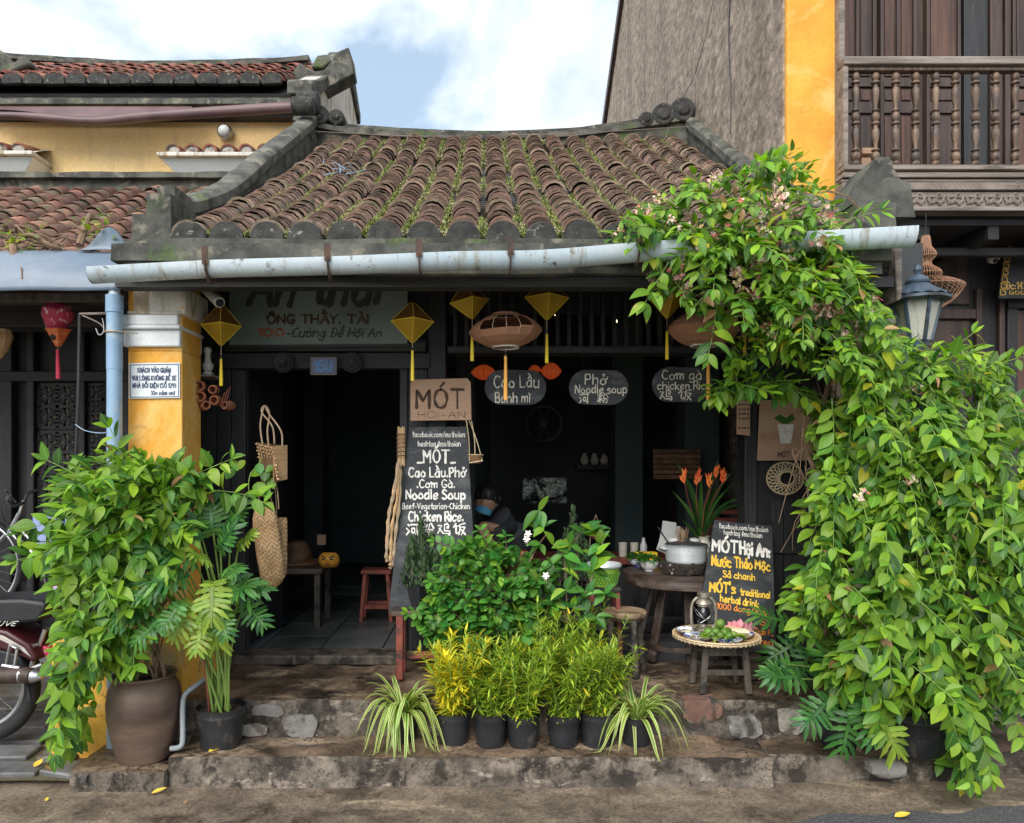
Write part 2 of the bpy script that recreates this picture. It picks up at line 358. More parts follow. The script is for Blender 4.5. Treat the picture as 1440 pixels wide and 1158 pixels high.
M['stoolwood'] = mat('worn_stool_wood', (.05, .04, .032), (.13, .105, .085), sc=7, rough=.65, bump=.45, bsc=40, stretch=(3, 3, .6), dirt=(.02, .018, .016), dsc=9, dlo=.52, dhi=.6)
M['stooltop'] = mat('sanded_stool_top', (.30, .20, .12), (.46, .33, .21), sc=8, rough=.6, bump=.3, bsc=40, stretch=(.5, 4, 1), dirt=(.14, .085, .05), dsc=5, dlo=.5, dhi=.64)
M['tabletop'] = mat('dark_table_wood', (.035, .024, .020), (.10, .07, .055), sc=6, rough=.4, bump=.35, bsc=40, stretch=(.4, 3, 3), dirt=(.16, .13, .11), dsc=4, dlo=.58, dhi=.7, dstr=(.4, 3, 3))
M['redbrown'] = mat('red_painted_wood', (.16, .035, .025), (.28, .07, .045), sc=6, rough=.6, bump=.3, bsc=40, dirt=(.06, .03, .025), dsc=8, dlo=.5, dhi=.62)
M['pvc'] = mat('pale_blue_pvc', (.44, .54, .60), (.55, .63, .68), sc=2, rough=.35, bump=.04, dirt=(.30, .28, .22), dsc=4, dlo=.54, dhi=.70, dstr=(5, 1, 1), dirt2=(.12, .10, .07), d2sc=13, d2lo=.60, d2hi=.68)
M['pvc_blue'] = mat('faded_blue_pipe', (.20, .32, .46), (.27, .41, .56), sc=3, rough=.45, bump=.05, dirt=(.38, .44, .48), dsc=4, dlo=.52, dhi=.64)
M['pvc_grey'] = mat('grey_pvc', (.22, .25, .27), (.30, .33, .34), sc=4, rough=.5, bump=.05)
M['bracket'] = mat('rusty_bracket', (.045, .03, .025), (.11, .06, .04), sc=20, rough=.85, bump=.5)
M['sheet'] = mat('blue_grey_sheet_metal', (.105, .145, .20), (.15, .195, .26), sc=2, rough=.42, bump=.1, bsc=12, dirt=(.19, .23, .28), dsc=3, dlo=.5, dhi=.7)
M['board'] = mat('black_chalkboard', (.022, .026, .030), (.036, .041, .047), sc=6, rough=.7, bump=.08, dirt=(.10, .105, .11), dsc=6, dlo=.5, dhi=.72, dstr=(1, 1, 2.5))
M['chalk'] = mat('white_paint', (.60, .58, .53), (.86, .84, .79), sc=40, lo=.3, hi=.6, rough=.7, bump=0)
M['chalkcream'] = mat('cream_paint', (.60, .56, .46), (.70, .66, .56), sc=9, rough=.7, bump=0)
M['paintyellow'] = mat('yellow_letter_paint', (.85, .52, .04), (.88, .58, .07), sc=9, rough=.7, bump=0)
M['paintorange'] = mat('orange_letter_paint', (.80, .24, .03), (.84, .30, .05), sc=9, rough=.7, bump=0)
M['paintdark'] = mat('dark_letter_paint', (.035, .04, .04), (.055, .06, .06), sc=9, rough=.8, bump=0)
M['paintred'] = mat('faded_red_letter_paint', (.30, .09, .05), (.40, .14, .08), sc=9, rough=.8, bump=0)
M['paintblue'] = mat('blue_letter_paint', (.10, .24, .55), (.16, .32, .66), sc=9, rough=.6, bump=0)
M['paintbrown'] = mat('burnt_letter_paint', (.05, .03, .02), (.09, .05, .03), sc=9, rough=.8, bump=0)
M['signgreen'] = mat('faded_green_sign', (.15, .20, .18), (.21, .265, .24), sc=3, rough=.7, bump=.1, dirt=(.12, .12, .10), dsc=3, dlo=.55, dhi=.7, dstr=(.6, 1, 3))
M['cardboard'] = mat('tan_sign_wood', (.42, .26, .17), (.52, .34, .23), sc=3, rough=.8, bump=.12, bsc=60, stretch=(.5, 3, 3), dirt=(.34, .20, .13), dsc=4, dlo=.55, dhi=.7)
M['whitesign'] = mat('white_enamel', (.70, .74, .76), (.76, .79, .80), sc=4, rough=.35, bump=.02)
M['signink'] = mat('navy_print', (.035, .06, .13), (.05, .08, .16), sc=5, rough=.5, bump=0)
M['gold'] = mat('gold_paint', (.50, .30, .06), (.62, .40, .10), sc=20, rough=.5, bump=.1)
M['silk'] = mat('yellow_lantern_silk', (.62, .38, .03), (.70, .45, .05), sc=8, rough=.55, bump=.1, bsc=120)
M['silkshade'] = mat('shaded_lantern_silk', (.20, .09, .02), (.26, .12, .03), sc=8, rough=.6, bump=.1, bsc=120)  # shading of the upper lantern faces, painted as a browner silk
M['tassel'] = mat('yellow_tassel_thread', (.75, .55, .03), (.85, .66, .06), sc=40, rough=.7, bump=.3, bsc=150, stretch=(1, 1, .05))
M['tasselo'] = mat('orange_tassel_thread', (.75, .34, .05), (.82, .42, .09), sc=40, rough=.7, bump=.3, bsc=150, stretch=(1, 1, .05))
M['tasselr'] = mat('crimson_tassel_thread', (.50, .03, .07), (.60, .05, .10), sc=40, rough=.7, bump=.3, stretch=(1, 1, .05))
M['peach'] = mat('peach_lantern_cloth', (.56, .28, .17), (.66, .36, .23), sc=6, rough=.7, bump=.2, bsc=90)
M['peachin'] = mat('shaded_lantern_cloth', (.16, .075, .05), (.22, .11, .075), sc=6, rough=.8, bump=.1)
M['redsilk'] = mat('red_lantern_silk', (.42, .05, .02), (.55, .09, .03), sc=6, rough=.6, bump=.1, emit=(1, .16, .03), estr=.07)
M['crimson'] = mat('crimson_flowered_silk', (.40, .02, .07), (.52, .04, .10), sc=6, rough=.5, bump=.1, dirt=(.80, .55, .58), dsc=38, dlo=.56, dhi=.60)
M['orangefab'] = mat('orange_flowered_silk', (.55, .12, .04), (.66, .18, .05), sc=6, rough=.5, bump=.1, dirt=(.85, .70, .3), dsc=38, dlo=.6, dhi=.64)
M['wicker'] = mat('woven_straw', (.48, .29, .13), (.68, .46, .25), sc=12, rough=.75, bump=.5, bsc=90, var=.22)
M['wickershade'] = mat('shaded_straw', (.24, .14, .07), (.36, .23, .12), sc=12, rough=.8, bump=.5, bsc=90, var=.22)
M['wickerdark'] = mat('aged_and_shaded_wicker', (.13, .065, .03), (.27, .15, .075), sc=12, rough=.7, bump=.5, bsc=90, var=.3)
M['bamboo'] = mat('split_bamboo', (.50, .38, .22), (.68, .54, .34), sc=10, rough=.55, bump=.3, bsc=60, var=.2)
M['rope'] = mat('straw_rope', (.38, .27, .17), (.55, .42, .28), sc=20, rough=.85, bump=.8, bsc=120)
M['claypot'] = mat('brown_stoneware', (.075, .048, .036), (.15, .10, .075), sc=2.5, rough=.42, rv=.2, bump=.25, bsc=40, stretch=(1, 1, 3), dirt=(.20, .13, .085), dsc=2.6, dlo=.5, dhi=.7, dstr=(1, 1, 3), dirt2=(.42, .38, .33), d2sc=20, d2lo=.70, d2hi=.72)
M['terracotta'] = mat('terracotta_cup', (.26, .085, .04), (.38, .14, .065), sc=6, rough=.75, bump=.3, dirt=(.12, .05, .03), dsc=8, dlo=.5, dhi=.62)
M['blackplastic'] = mat('black_nursery_plastic', (.012, .014, .017), (.026, .028, .032), sc=5, rough=.45, bump=.1, dirt=(.10, .085, .065), dsc=7, dlo=.56, dhi=.7)
M['alu'] = mat('spun_aluminium', (.62, .66, .69), (.74, .77, .79), sc=6, rough=.34, bump=.06, stretch=(.3, .3, 12), metal=.35, dirt=(.30, .28, .26), dsc=9, dlo=.6, dhi=.7)
M['steel'] = mat('grey_steel', (.30, .31, .32), (.42, .43, .44), sc=6, rough=.35, bump=.05, metal=.9)
M['chrome'] = mat('bicycle_chrome', (.42, .43, .45), (.55, .56, .58), sc=6, rough=.28, bump=.05, metal=.9, dirt=(.16, .09, .06), dsc=20, dlo=.6, dhi=.68)
M['rubber'] = mat('tyre_rubber', (.012, .012, .013), (.024, .024, .025), sc=9, rough=.8, bump=.4)
M['vinyl'] = mat('black_seat_vinyl', (.010, .010, .012), (.017, .017, .019), sc=9, rough=.42, bump=.3, bsc=160)
M['maroon'] = mat('maroon_paint', (.045, .006, .010), (.06, .008, .012), sc=3, rough=.4, bump=0)
M['silverstripe'] = mat('silver_stripe', (.55, .52, .48), None, sc=3, rough=.3, bump=0, metal=.4)
M['ceramic'] = mat('white_ceramic', (.72, .73, .72), (.80, .80, .79), sc=5, rough=.18, bump=.02)
M['bluewhite'] = mat('blue_painted_ceramic', (.74, .76, .78), (.80, .82, .83), sc=5, rough=.15, bump=.02, dirt=(.02, .045, .30), dsc=26, dlo=.49, dhi=.52)
M['vase'] = mat('cream_glazed_vase', (.56, .52, .42), (.66, .62, .52), sc=5, rough=.25, bump=.05, dirt=(.16, .18, .16), dsc=18, dlo=.58, dhi=.62)
M['paper'] = mat('white_paper', (.70, .70, .67), (.78, .78, .75), sc=5, rough=.8, bump=.05)
M['greenplastic'] = mat('lime_plastic', (.22, .45, .05), (.30, .54, .08), sc=5, rough=.35, bump=.1)
M['brightyellow'] = mat('yellow_plastic', (.80, .48, .02), (.84, .53, .03), sc=5, rough=.4, bump=.1)
M['lime'] = mat('lime_skin', (.07, .16, .02), (.16, .28, .04), sc=14, rough=.32, bump=.3, bsc=160, var=.2)
M['lemongrass'] = mat('lemongrass_stalk', (.62, .58, .36), (.74, .70, .50), sc=9, rough=.5, bump=.2, stretch=(.4, 3, 3))
M['pinkpetal'] = mat('pink_petal', (.72, .22, .28), (.82, .40, .44), sc=9, rough=.55, bump=.1, var=.12)
M['whitepetal'] = mat('white_petal', (.80, .72, .66), (.86, .80, .76), sc=9, rough=.55, bump=0, var=.1)
M['flower_red'] = mat('deep_pink_petal', (.60, .09, .12), (.78, .26, .24), sc=3, rough=.55, bump=0, var=.3, hue=.01)
M['flower_bud'] = mat('yellow_green_bud', (.50, .52, .12), (.72, .62, .30), sc=3, rough=.55, bump=0, var=.3, hue=.01)
M['flower'] = mat('creeper_petal', (.76, .46, .38), (.90, .78, .66), sc=3, rough=.55, bump=0, var=.3, hue=.01)
M['orangepetal'] = mat('orange_bract', (.80, .06, .02), (.90, .24, .05), sc=9, rough=.45, bump=.1, var=.15)
M['char'] = mat('charred_bark_ring', (.012, .010, .009), (.05, .035, .028), sc=30, rough=.85, bump=1, bsc=110, dirt=(.28, .20, .15), dsc=45, dlo=.62, dhi=.66)
M['twine'] = mat('brown_stem', (.16, .10, .06), (.26, .17, .11), sc=12, rough=.85, bump=.4)
M['greenstem'] = mat('green_stem', (.16, .26, .05), (.24, .36, .09), sc=6, rough=.5, bump=.1)
M['redstem'] = mat('red_stem', (.18, .05, .04), (.26, .08, .05), sc=6, rough=.6, bump=.1)
M['cctv'] = mat('white_camera_plastic', (.50, .47, .42), (.58, .55, .50), sc=5, rough=.4, bump=.02)
M['darkglass'] = mat('dark_glass', (.01, .01, .012), None, sc=5, rough=.08, bump=0)
M['lampblue'] = mat('blue_black_lamp_iron', (.03, .055, .085), (.055, .095, .14), sc=6, rough=.45, bump=.25, bsc=70, dirt=(.02, .022, .026), dsc=7, dlo=.5, dhi=.62)
M['lampglass'] = mat('dusty_lamp_glass', (.36, .36, .31), (.56, .55, .49), sc=5, rough=.3, bump=.03, dirt=(.15, .17, .14), dsc=5, dlo=.48, dhi=.64, dstr=(3, 3, .8))
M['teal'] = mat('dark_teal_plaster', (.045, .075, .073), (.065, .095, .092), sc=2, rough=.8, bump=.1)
M['interior'] = mat('dark_room_plaster', (.03, .032, .035), (.05, .053, .056), sc=2, rough=.85, bump=.1)  # one even, very dark base colour for the inner room
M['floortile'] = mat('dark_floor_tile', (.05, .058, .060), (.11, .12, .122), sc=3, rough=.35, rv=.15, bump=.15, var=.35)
M['skin'] = mat('skin', (.36, .20, .13), (.44, .26, .17), sc=6, rough=.5, bump=.05)
M['hair'] = mat('black_hair', (.008, .007, .006), (.014, .012, .01), sc=20, rough=.45, bump=.3)
M['mask'] = mat('blue_mask_cloth', (.07, .30, .52), (.10, .38, .60), sc=9, rough=.7, bump=.1)
M['cloth'] = mat('dark_shirt_cloth', (.02, .022, .028), (.035, .038, .045), sc=6, rough=.8, bump=.1)
M['bulb'] = mat('lit_bulb_glass', (.9, .7, .5), None, sc=5, rough=.3, bump=0, emit=(1, .62, .32), estr=9)
M['yleaf'] = mat('yellow_fallen_leaf', (.62, .42, .04), (.78, .60, .10), sc=9, rough=.5, bump=.1, var=.15)
M['plaid'] = mat('checked_cloth', (.30, .32, .50), (.50, .30, .42), sc=30, rough=.8, bump=.2, lo=.45, hi=.55)
M['signblue'] = mat('pale_blue_card', (.22, .28, .52), (.30, .36, .60), sc=3, rough=.6, bump=0)
M['brick'] = mat('red_brick', (.32, .11, .06), (.44, .17, .10), sc=6, rough=.85, bump=.5, var=.2)
# leaves
M['lf_vine'] = leafmat('creeper_leaf', (.03, .105, .014), (.27, .45, .03), vein=(.15, .32, .06), spots=((.34, .30, .05), 7, .68))  # wide dark-to-bright spread puts light contrast into the leaf colour
M['lf_vine_y'] = leafmat('yellowing_creeper_leaf', (.24, .30, .02), (.50, .42, .02), vein=(.4, .4, .05))
M['lf_bush'] = leafmat('bush_leaf', (.05, .15, .018), (.22, .39, .028), vein=(.22, .40, .08), spots=((.38, .34, .06), 8, .68))
M['lf_herb'] = leafmat('herb_leaf', (.035, .15, .028), (.12, .32, .04), vein=(.12, .32, .08))
M['lf_phil'] = leafmat('lobed_leaf', (.022, .10, .030), (.09, .25, .04), vein=(.16, .34, .08), rough=.3)
M['lf_phil_y'] = leafmat('yellow_green_lobed_leaf', (.13, .24, .025), (.25, .36, .04), vein=(.4, .45, .12), rough=.3)
M['lf_croton'] = leafmat('narrow_croton_leaf', (.06, .19, .02), (.20, .40, .03), stripe=(.55, .58, .07, 'mid'), hue=.02)
M['lf_croton_y'] = leafmat('yellow_croton_leaf', (.50, .50, .03), (.82, .64, .03), stripe=(.80, .70, .06, 'mid'), hue=.015)
M['lf_spider'] = leafmat('striped_strap_leaf', (.10, .24, .03), (.18, .34, .05), stripe=(.62, .66, .26, 'edge'), var=.15, hue=.01)
M['lf_conifer'] = leafmat('grey_green_needle', (.04, .085, .05), (.12, .19, .11), var=.3)
M['lf_heli'] = leafmat('long_green_leaf', (.02, .085, .02), (.07, .19, .04), vein=(.16, .3, .08), rough=.3)
for k_ in ('silk', 'silkshade', 'peach'):
    m_ = M[k_]; t_ = m_.node_tree; b_ = t_.nodes['Principled BSDF']; o_ = t_.nodes['Material Output']; x_ = t_.nodes.new('ShaderNodeMixShader'); r_ = t_.nodes.new('ShaderNodeBsdfTranslucent'); x_.inputs[0].default_value = .4
    t_.links.new(b_.inputs['Base Color'].links[0].from_socket, r_.inputs[0]); t_.links.new(b_.outputs[0], x_.inputs[1]); t_.links.new(r_.outputs[0], x_.inputs[2]); t_.links.new(x_.outputs[0], o_.inputs['Surface'])
M['lf_dry'] = leafmat('dry_leaf', (.22, .12, .05), (.42, .26, .12), vein=(.3, .2, .1))
# ---------------------------------------------------------------- hand-painted lettering (stroke font)
FONT = {
'a':(5,'472806042345/4843'),'b':(5,'0b03/062846442304'),'c':(4.4,'472806042344'),'d':(5,'472806042345/4b43'),'e':(4.8,'05463817051344'),
'f':(3.6,'4a3b2a23/0848'),'g':(5,'472806042345/48412001'),'h':(5,'0b03/06284743'),'i':(1,'0803/0b0a'),'k':(4.4,'0b03/4805/1643'),
'l':(1,'0b03'),'m':(7,'0803/06283733/36586763'),'n':(5,'0803/06284743'),'o':(5,'28060423444628'),'p':(5,'0800/062846442304'),
'r':(3.6,'0803/062838'),'s':(4.2,'472807163544 2303'.replace(' ','')),'t':(3.6,'2b243343/0848'),'u':(5,'08042344/4843'),'v':(4.6,'08232348'),'w':(6.4,'081333365368'),
'y':(4.6,'0824/4810'),'x':(4.4,'0843/4803'),
'A':(6,'033b3b63/1656'),'B':(5,'0b03/0b3b493707/073746443303'),'C':(5.6,'5a3b1a07143354'),'D':(5.6,'0b03/0b3b59553303'),'E':(4.6,'4b0b0b030343/0737'),
'G':(5.8,'5a3b1a0714335456563 6'.replace(' ','')),'H':(5.4,'0b03/5b53/0757'),'I':(1,'0b03'),'K':(5,'0b03/4b0717 53'.replace(' ','')),'L':(4.6,'0b030343'),
'M':(7,'030b0b36366b6b63'),'N':(5.6,'030b0b53535b'),'O':(6.4,'3b1a071433546 75a3b'.replace(' ','')),'P':(4.8,'0b03/0b3b4a483707'),'Q':(6.4,'3b1a07143354675a3b/3563'),
'R':(5,'0b03/0b3b4a483707/2753'),'S':(5,'4a2b0a184644 2304'.replace(' ','')),'T':(6,'0b6b/3b33'),'U':(5.6,'0b0413335b'.replace('335b','43545b')),'V':(6,'0b33336b'),
'X':(5.4,'0b53/5b03'),'Y':(5.4,'0b27275b/2723'),'Đ':(5.8,'1b13/1b3b595533 13/0737'.replace(' ','')),'W':(8,'0b2323494963638b'),
'0':(5,'2b09052345492b'),'1':(2.4,'092b23'),'2':(4.6,'0a2b4a48030343'),'3':(4.4,'0a2b4a28274533 04'.replace(' ','')),'4':(4.8,'3b0606 46/3b33'.replace(' ','')),
'5':(4.6,'4b0b0728464423 04'.replace(' ','')),'8':(4.8,'2b0a28450 42345284a2b'.replace(' ','')),'9':(4.8,'482708 0a2b4a4823'.replace(' ','')),
'#':(5,'2b13/4b33/0848/0636'),'/':(4,'4b03'),'-':(3.4,'0636'),'.':(1,'0403'),':':(1,'0706/0403'),"'":(1,'0c0a'),'(':(2,'2b090523'),')':(2,'0b292503'),
'_':(4,'0343'),'!':(1,'0b06/0403'),'~':(4,'0516254 6'.replace(' ','')),',':(1,'0402'),
'河':(10,'1b2a/0817/0326/3b9b/8b8374/4846/484565684 8'.replace(' ','')),
'粉':(10,'2c23/0747/2704/2745/0b19/4b39/6c58/7c98/5787878473/6753'),
'鸡':(10,'0a3a3a04/1844/7c6b/6b5b5b565696969383/6b8b8b88/5484/7978'),
'饭':(10,'2c09/1a4a/292445/9c5b5b5743/599999 63/6793'.replace(' ','')),
}
ACC = {'\u0301':'10 32','\u0300':'12 30','\u0302':'00 22 22 40','\u0303':'00 11 20 31'}
def _pts(s, lower=False): return [(int(s[i], 16), int(s[i+1], 16)) for i in range(0, len(s) - 1, 2)]
def glyph(ch):
    dec = unicodedata.normalize('NFD', ch) if ord(ch) < 0x2000 else ch
    b = dec[0]; marks = dec[1:]
    if ch == 'Đ': b, marks = 'Đ', ''
    if b not in FONT: return 4, []
    w, st = FONT[b]; strokes = [_pts(q) for q in st.split('/')]
    if b == 'i' and marks: strokes = strokes[:1]
    top = 9.2 if b.islower() else 12.2
    cx = w / 2
    for m in marks:
        if m == '\u0302': strokes.append([(cx-1.6, top), (cx, top+1.5), (cx, top+1.5), (cx+1.6, top)]); top += 2.0
        elif m == '\u0301': strokes.append([(cx-.3, top), (cx+1.5, top+1.8)])
        elif m == '\u0300': strokes.append([(cx-1.5, top+1.8), (cx+.3, top)])
        elif m == '\u0309': strokes.append([(cx-.7, top+1.6), (cx+.4, top+2.2), (cx+.9, top+1.2), (cx, top+.3)])
        elif m == '\u0303': strokes.append([(cx-1.5, top), (cx-.6, top+1), (cx+.5, top+.3), (cx+1.5, top+1.2)])
        elif m == '\u0323': strokes.append([(cx, 1.5), (cx+.1, 1.1)])
        elif m == '\u031b':
            ty = 8 if b.islower() else 11; strokes.append([(w-.7, ty-.9), (w+.6, ty-.3), (w+.9, ty+.9)])
    return w, strokes
def smooth(p, n=5):
    if len(p) < 3: return [V((a, b)) for a, b in p]
    q = [V(a) for a in p]; out = []
    for i in range(len(q) - 1):
        a, b, c, d = q[max(i-1, 0)], q[i], q[i+1], q[min(i+2, len(q)-1)]
        if (c - b).length < 1e-6: continue
        for k in range(n):
            t = k / n; out.append(.5*((2*b)+(c-a)*t+(2*a-5*b+4*c-d)*t*t+(3*b-a-3*c+d)*t*t*t))
    out.append(q[-1]); return out
def text(parent, s, o, w, h, m, th=.9, jit=.35, right=(1, 0, 0), up=(0, 0, 1), slant=0, name='lettering', sp=1.5, off=.0015, seed=1, align='l', thv=.15):
    """o: lower-left of the baseline in world space, w: width of the line, h: cap height"""
    rr = random.Random(seed * 131 + len(s)); right = V(right).normalized(); up = V(up).normalized(); nrm = right.cross(up)
    x = 0; items = []
    for ch in s:
        if ch == ' ': x += 3.2; continue
        gw, st = glyph(ch); items.append((x, gw, st)); x += gw + sp
    tot = max(x - sp, 1); sx = w / tot; sy = h / 8.0; mb = MB(); k = 0
    for gx, gw, st in items:
        ang = rr.uniform(-.05, .05) * jit * 2; dy = rr.uniform(-.6, .6) * jit; sc = 1 + rr.uniform(-.1, .1) * jit; c, s_ = math.cos(ang), math.sin(ang)
        for pts in st:
            q = smooth(pts); loc = []
            for p in q:
                a = (p[0] - gw/2) * sc; b = (p[1] - 6) * sc
                a, b = a*c - b*s_, a*s_ + b*c
                b += 6 - 3 + dy; a += gx + gw/2 + slant * b
                loc.append(V((a * sx, b * sy)))
            t_ = th * .5 * sy * (1 + rr.uniform(-thv, thv)); n = len(loc); L, Rr = [], []
            base = V(o) + nrm * (off + .00012 * (k % 9)); k += 1
            for i, p in enumerate(loc):
                t = loc[min(i+1, n-1)] - loc[max(i-1, 0)]
                if t.length < 1e-9: t = V((1, 0))
                t.normalize(); nn = V((-t.y, t.x)); tt = t_ * (1 + .26 * math.sin(i * .7 + k * 2.1)) 
                L.append(p + nn * tt); Rr.append(p - nn * tt)
            def w3(p): return base + right * p.x + up * p.y
            b0 = len(mb.v); mb.v += [w3(p) for p in L] + [w3(p) for p in Rr]
            for i in range(n - 1): mb.face((b0+i, b0+n+i, b0+n+i+1, b0+i+1))
            for end, sg in ((0, -1), (n-1, 1)):
                t = loc[min(end+1, n-1)] - loc[max(end-1, 0)]
                t = t.normalized() if t.length > 1e-9 else V((1, 0)); nn = V((-t.y, t.x)); b1 = len(mb.v)
                mb.v += [w3(loc[end] + nn * t_ * math.cos(a) + t * sg * t_ * math.sin(a)) for a in (0, .8, 1.57, 2.34, math.pi)]
                mb.face(range(b1, b1 + 5))
    return mb.build(name, m, parent, smooth=False, recalc=False)
# ---------------------------------------------------------------- ground, street, steps
def struct(mb, name, m, **k):
    o = mb.build(name, m, None, **k); o['kind'] = 'structure'; return o
g = MB(); g.box((-120, -60, -.6), (120, 150, -.03)); struct(g, 'ground', M['soil'])
def sheet(x0, x1, y0, y1, z, nx, ny, amp, fn=None):
    def f(u, v):
        x = x0 + (x1 - x0) * u; y = y0 + (y1 - y0) * v
        return (x, y, z + (fn(x, y) if fn else 0) + amp * (noise.noise(V((x*1.1, y*1.1, 3))) + .35 * noise.noise(V((x*6, y*6, 1)))))
    return MB().grid(f, nx, ny)
# the street: brown stone paving, asphalt beyond a wavy line at the right
struct(sheet(-9, 9, -6, 3.78, -.002, 240, 130, .007), 'street', M['street'])
asp = MB()
def edge(x): return 3.19 + .16 * (x - .9) + .03 * math.sin(x * 5) + .02 * math.sin(x * 17)
asp.grid(lambda u, v: ((.55 + 8.4 * u), -6 + (edge(.55 + 8.4 * u) + 6) * v, .012 + .003 * noise.noise(V((u*60, v*60, 0)))), 120, 60)
struct(asp, 'asphalt_road', M['asphalt'])
# two worn stone steps in front of the shop
def step(name, x0, x1, y0, y1, z0, z1, seed, m=('riser',), amp=.02):
    mb = MB(); mb.box((x0, y0, z0), (x1, y1, z1)); o = struct(mb, name, [M['riser'], M['step']])
    rough_up(o, .028, amp, 2.6, .014, 11, seed, keep=lambda c: c.z < z0 + .01)
    for p in o.data.polygons: p.material_index = 1 if p.normal.z > .6 else 0
    return o
step('lower_step', -1.56, 1.42, 3.64, 4.4, -.12, .148, 1)
step('worn_step', -2.02, -1.563, 3.60, 4.4, -.12, .088, 7, amp=.022)
step('lower_step_corner', 1.425, 2.36, 3.70, 4.4, -.12, .135, 5)
step('upper_step', -1.70, 2.30, 3.93, 4.95, -.1, .335, 2, amp=.018)
def stones(parent, specs, m, z0=0, th=.05, seed=3):
    """irregular chipped blocks: (px0,py0,px1,py1,depth)"""
    for i, (x0, y0, x1, y1, d, proud) in enumerate(specs):
        mb = MB(); n = 9; poly = []
        for k in range(n):
            a = 2 * math.pi * k / n + .3; rr_ = random.Random(seed * 50 + i * 10 + k).uniform(.75, 1.0)
            ex = 1.25 * math.cos(a); ez = 1.25 * math.sin(a)
            poly.append((px((x0+x1)/2, d) + max(-1, min(1, ex)) * rr_ * (px(x1, d) - px(x0, d))/2, pz((y0+y1)/2, d) + max(-1, min(1, ez)) * rr_ * (pz(y0, d) - pz(y1, d))/2))
        mb.prism(poly, d - proud, d + .05); o = mb.build('stone', m[i % len(m)], parent); rough_up(o, .02, .014, 14, .006, 40, i)
M['chip_white'] = mat('chipped_white_render', (.30, .27, .23), (.46, .42, .37), sc=9, rough=.9, bump=.8, bsc=50, dirt=(.14, .12, .10), dsc=8, dlo=.5, dhi=.58)
M['chip_grey'] = mat('bare_grey_stone', (.16, .15, .14), (.30, .28, .26), sc=6, rough=.8, bump=.7, bsc=50, dirt=(.05, .045, .04), dsc=6, dlo=.5, dhi=.6)
M['chip_red'] = mat('reddish_worn_stone', (.12, .06, .045), (.20, .11, .08), sc=6, rough=.8, bump=.7, bsc=50, dirt=(.05, .045, .04), dsc=6, dlo=.5, dhi=.6)
ST = bpy.data.objects['upper_step']; LS = bpy.data.objects['lower_step']
stones(ST, [(350,988,404,1008,3.93,.012),(396,1002,452,1036,3.93,.022),(338,1016,378,1036,3.93,.02),(955,980,1016,1014,3.94,.018),(1022,1004,1070,1038,3.93,.024),(1090,994,1130,1036,3.93,.012)],
       [M['chip_grey'], M['chip_grey'], M['chip_white'], M['chip_red'], M['chip_grey'], M['chip_white'], M['step'], M['chip_white'], M['chip_red']], seed=4)
# side of the lower step at the far left crumbles away
# pavement slabs left of the shop
sl = struct(sheet(-7, -1.9, 3.66, 5.6, .022, 60, 30, .012), 'slab_pavement', M['soil'])
for i, (a, b, c, d_) in enumerate([(-2.66,3.72,-2.26,3.86),(-2.24,3.70,-2.05,3.84),(-2.9,3.90,-2.42,4.08),(-2.38,3.9,-2.16,4.1),(-2.95,4.14,-2.5,4.3),(-2.46,4.13,-2.2,4.32),(-3.2,4.36,-2.6,4.6),(-2.56,4.36,-2.2,4.6),(-3.3,4.66,-2.7,4.95),(-2.66,4.66,-2.2,4.95),(-3.1,3.72,-2.72,3.86)]):
    mb = MB(); j = lambda: rnd(-.025, .025)
    pts = [(a+j(), b+j()), (c+j(), b+j()), (c+j(), d_+j()), (a+j(), d_+j())]
    k = [V((x, y, .01)) for x, y in pts] + [V((x, y, .042 + rnd(0, .012))) for x, y in pts]
    mb.add(k, [(0,3,2,1),(4,5,6,7),(0,1,5,4),(1,2,6,5),(2,3,7,6),(3,0,4,7)]); mb.build('paving_slab', M['slab'], sl, bevel=.01)
# raised pavement and rough stones at the right
rp = struct(sheet(2.36, 8, 3.84, 6.4, .10, 60, 30, .012), 'stone_pavement', M['street'])
mb = MB(); mb.box((2.37, 3.78, -.1), (8, 3.9, .105)); rk = struct(mb, 'kerb', M['riser']); rough_up(rk, .06, .012, 3, .006, 16, 9)
for i, (x, y) in enumerate([(2.45,3.86),(2.66,3.90),(2.9,3.95),(2.52,4.08),(2.8,4.15),(3.1,4.05),(2.45,4.34),(2.7,4.42),(3.0,4.4),(3.3,4.3)]):
    mb = MB(); mb.ball((x, y, .09), (.10 + rnd(0, .03), .08 + rnd(0, .02), .035 + rnd(0, .01)), 9, 6); mb.build('stone', [M['chip_grey'], M['chip_red'], M['chip_white']][i % 3], rp)
mb = MB(); mb.ball(P(1248, 1080, 3.6), (.10, .07, .05), 7, 5); o = mb.build('stone', M['chip_grey']); rough_up(o, .05, .02, 8, 0, 1, 3); tag(o, 'loose angular grey stone lying against the lower step under the big creeper', 'stone')

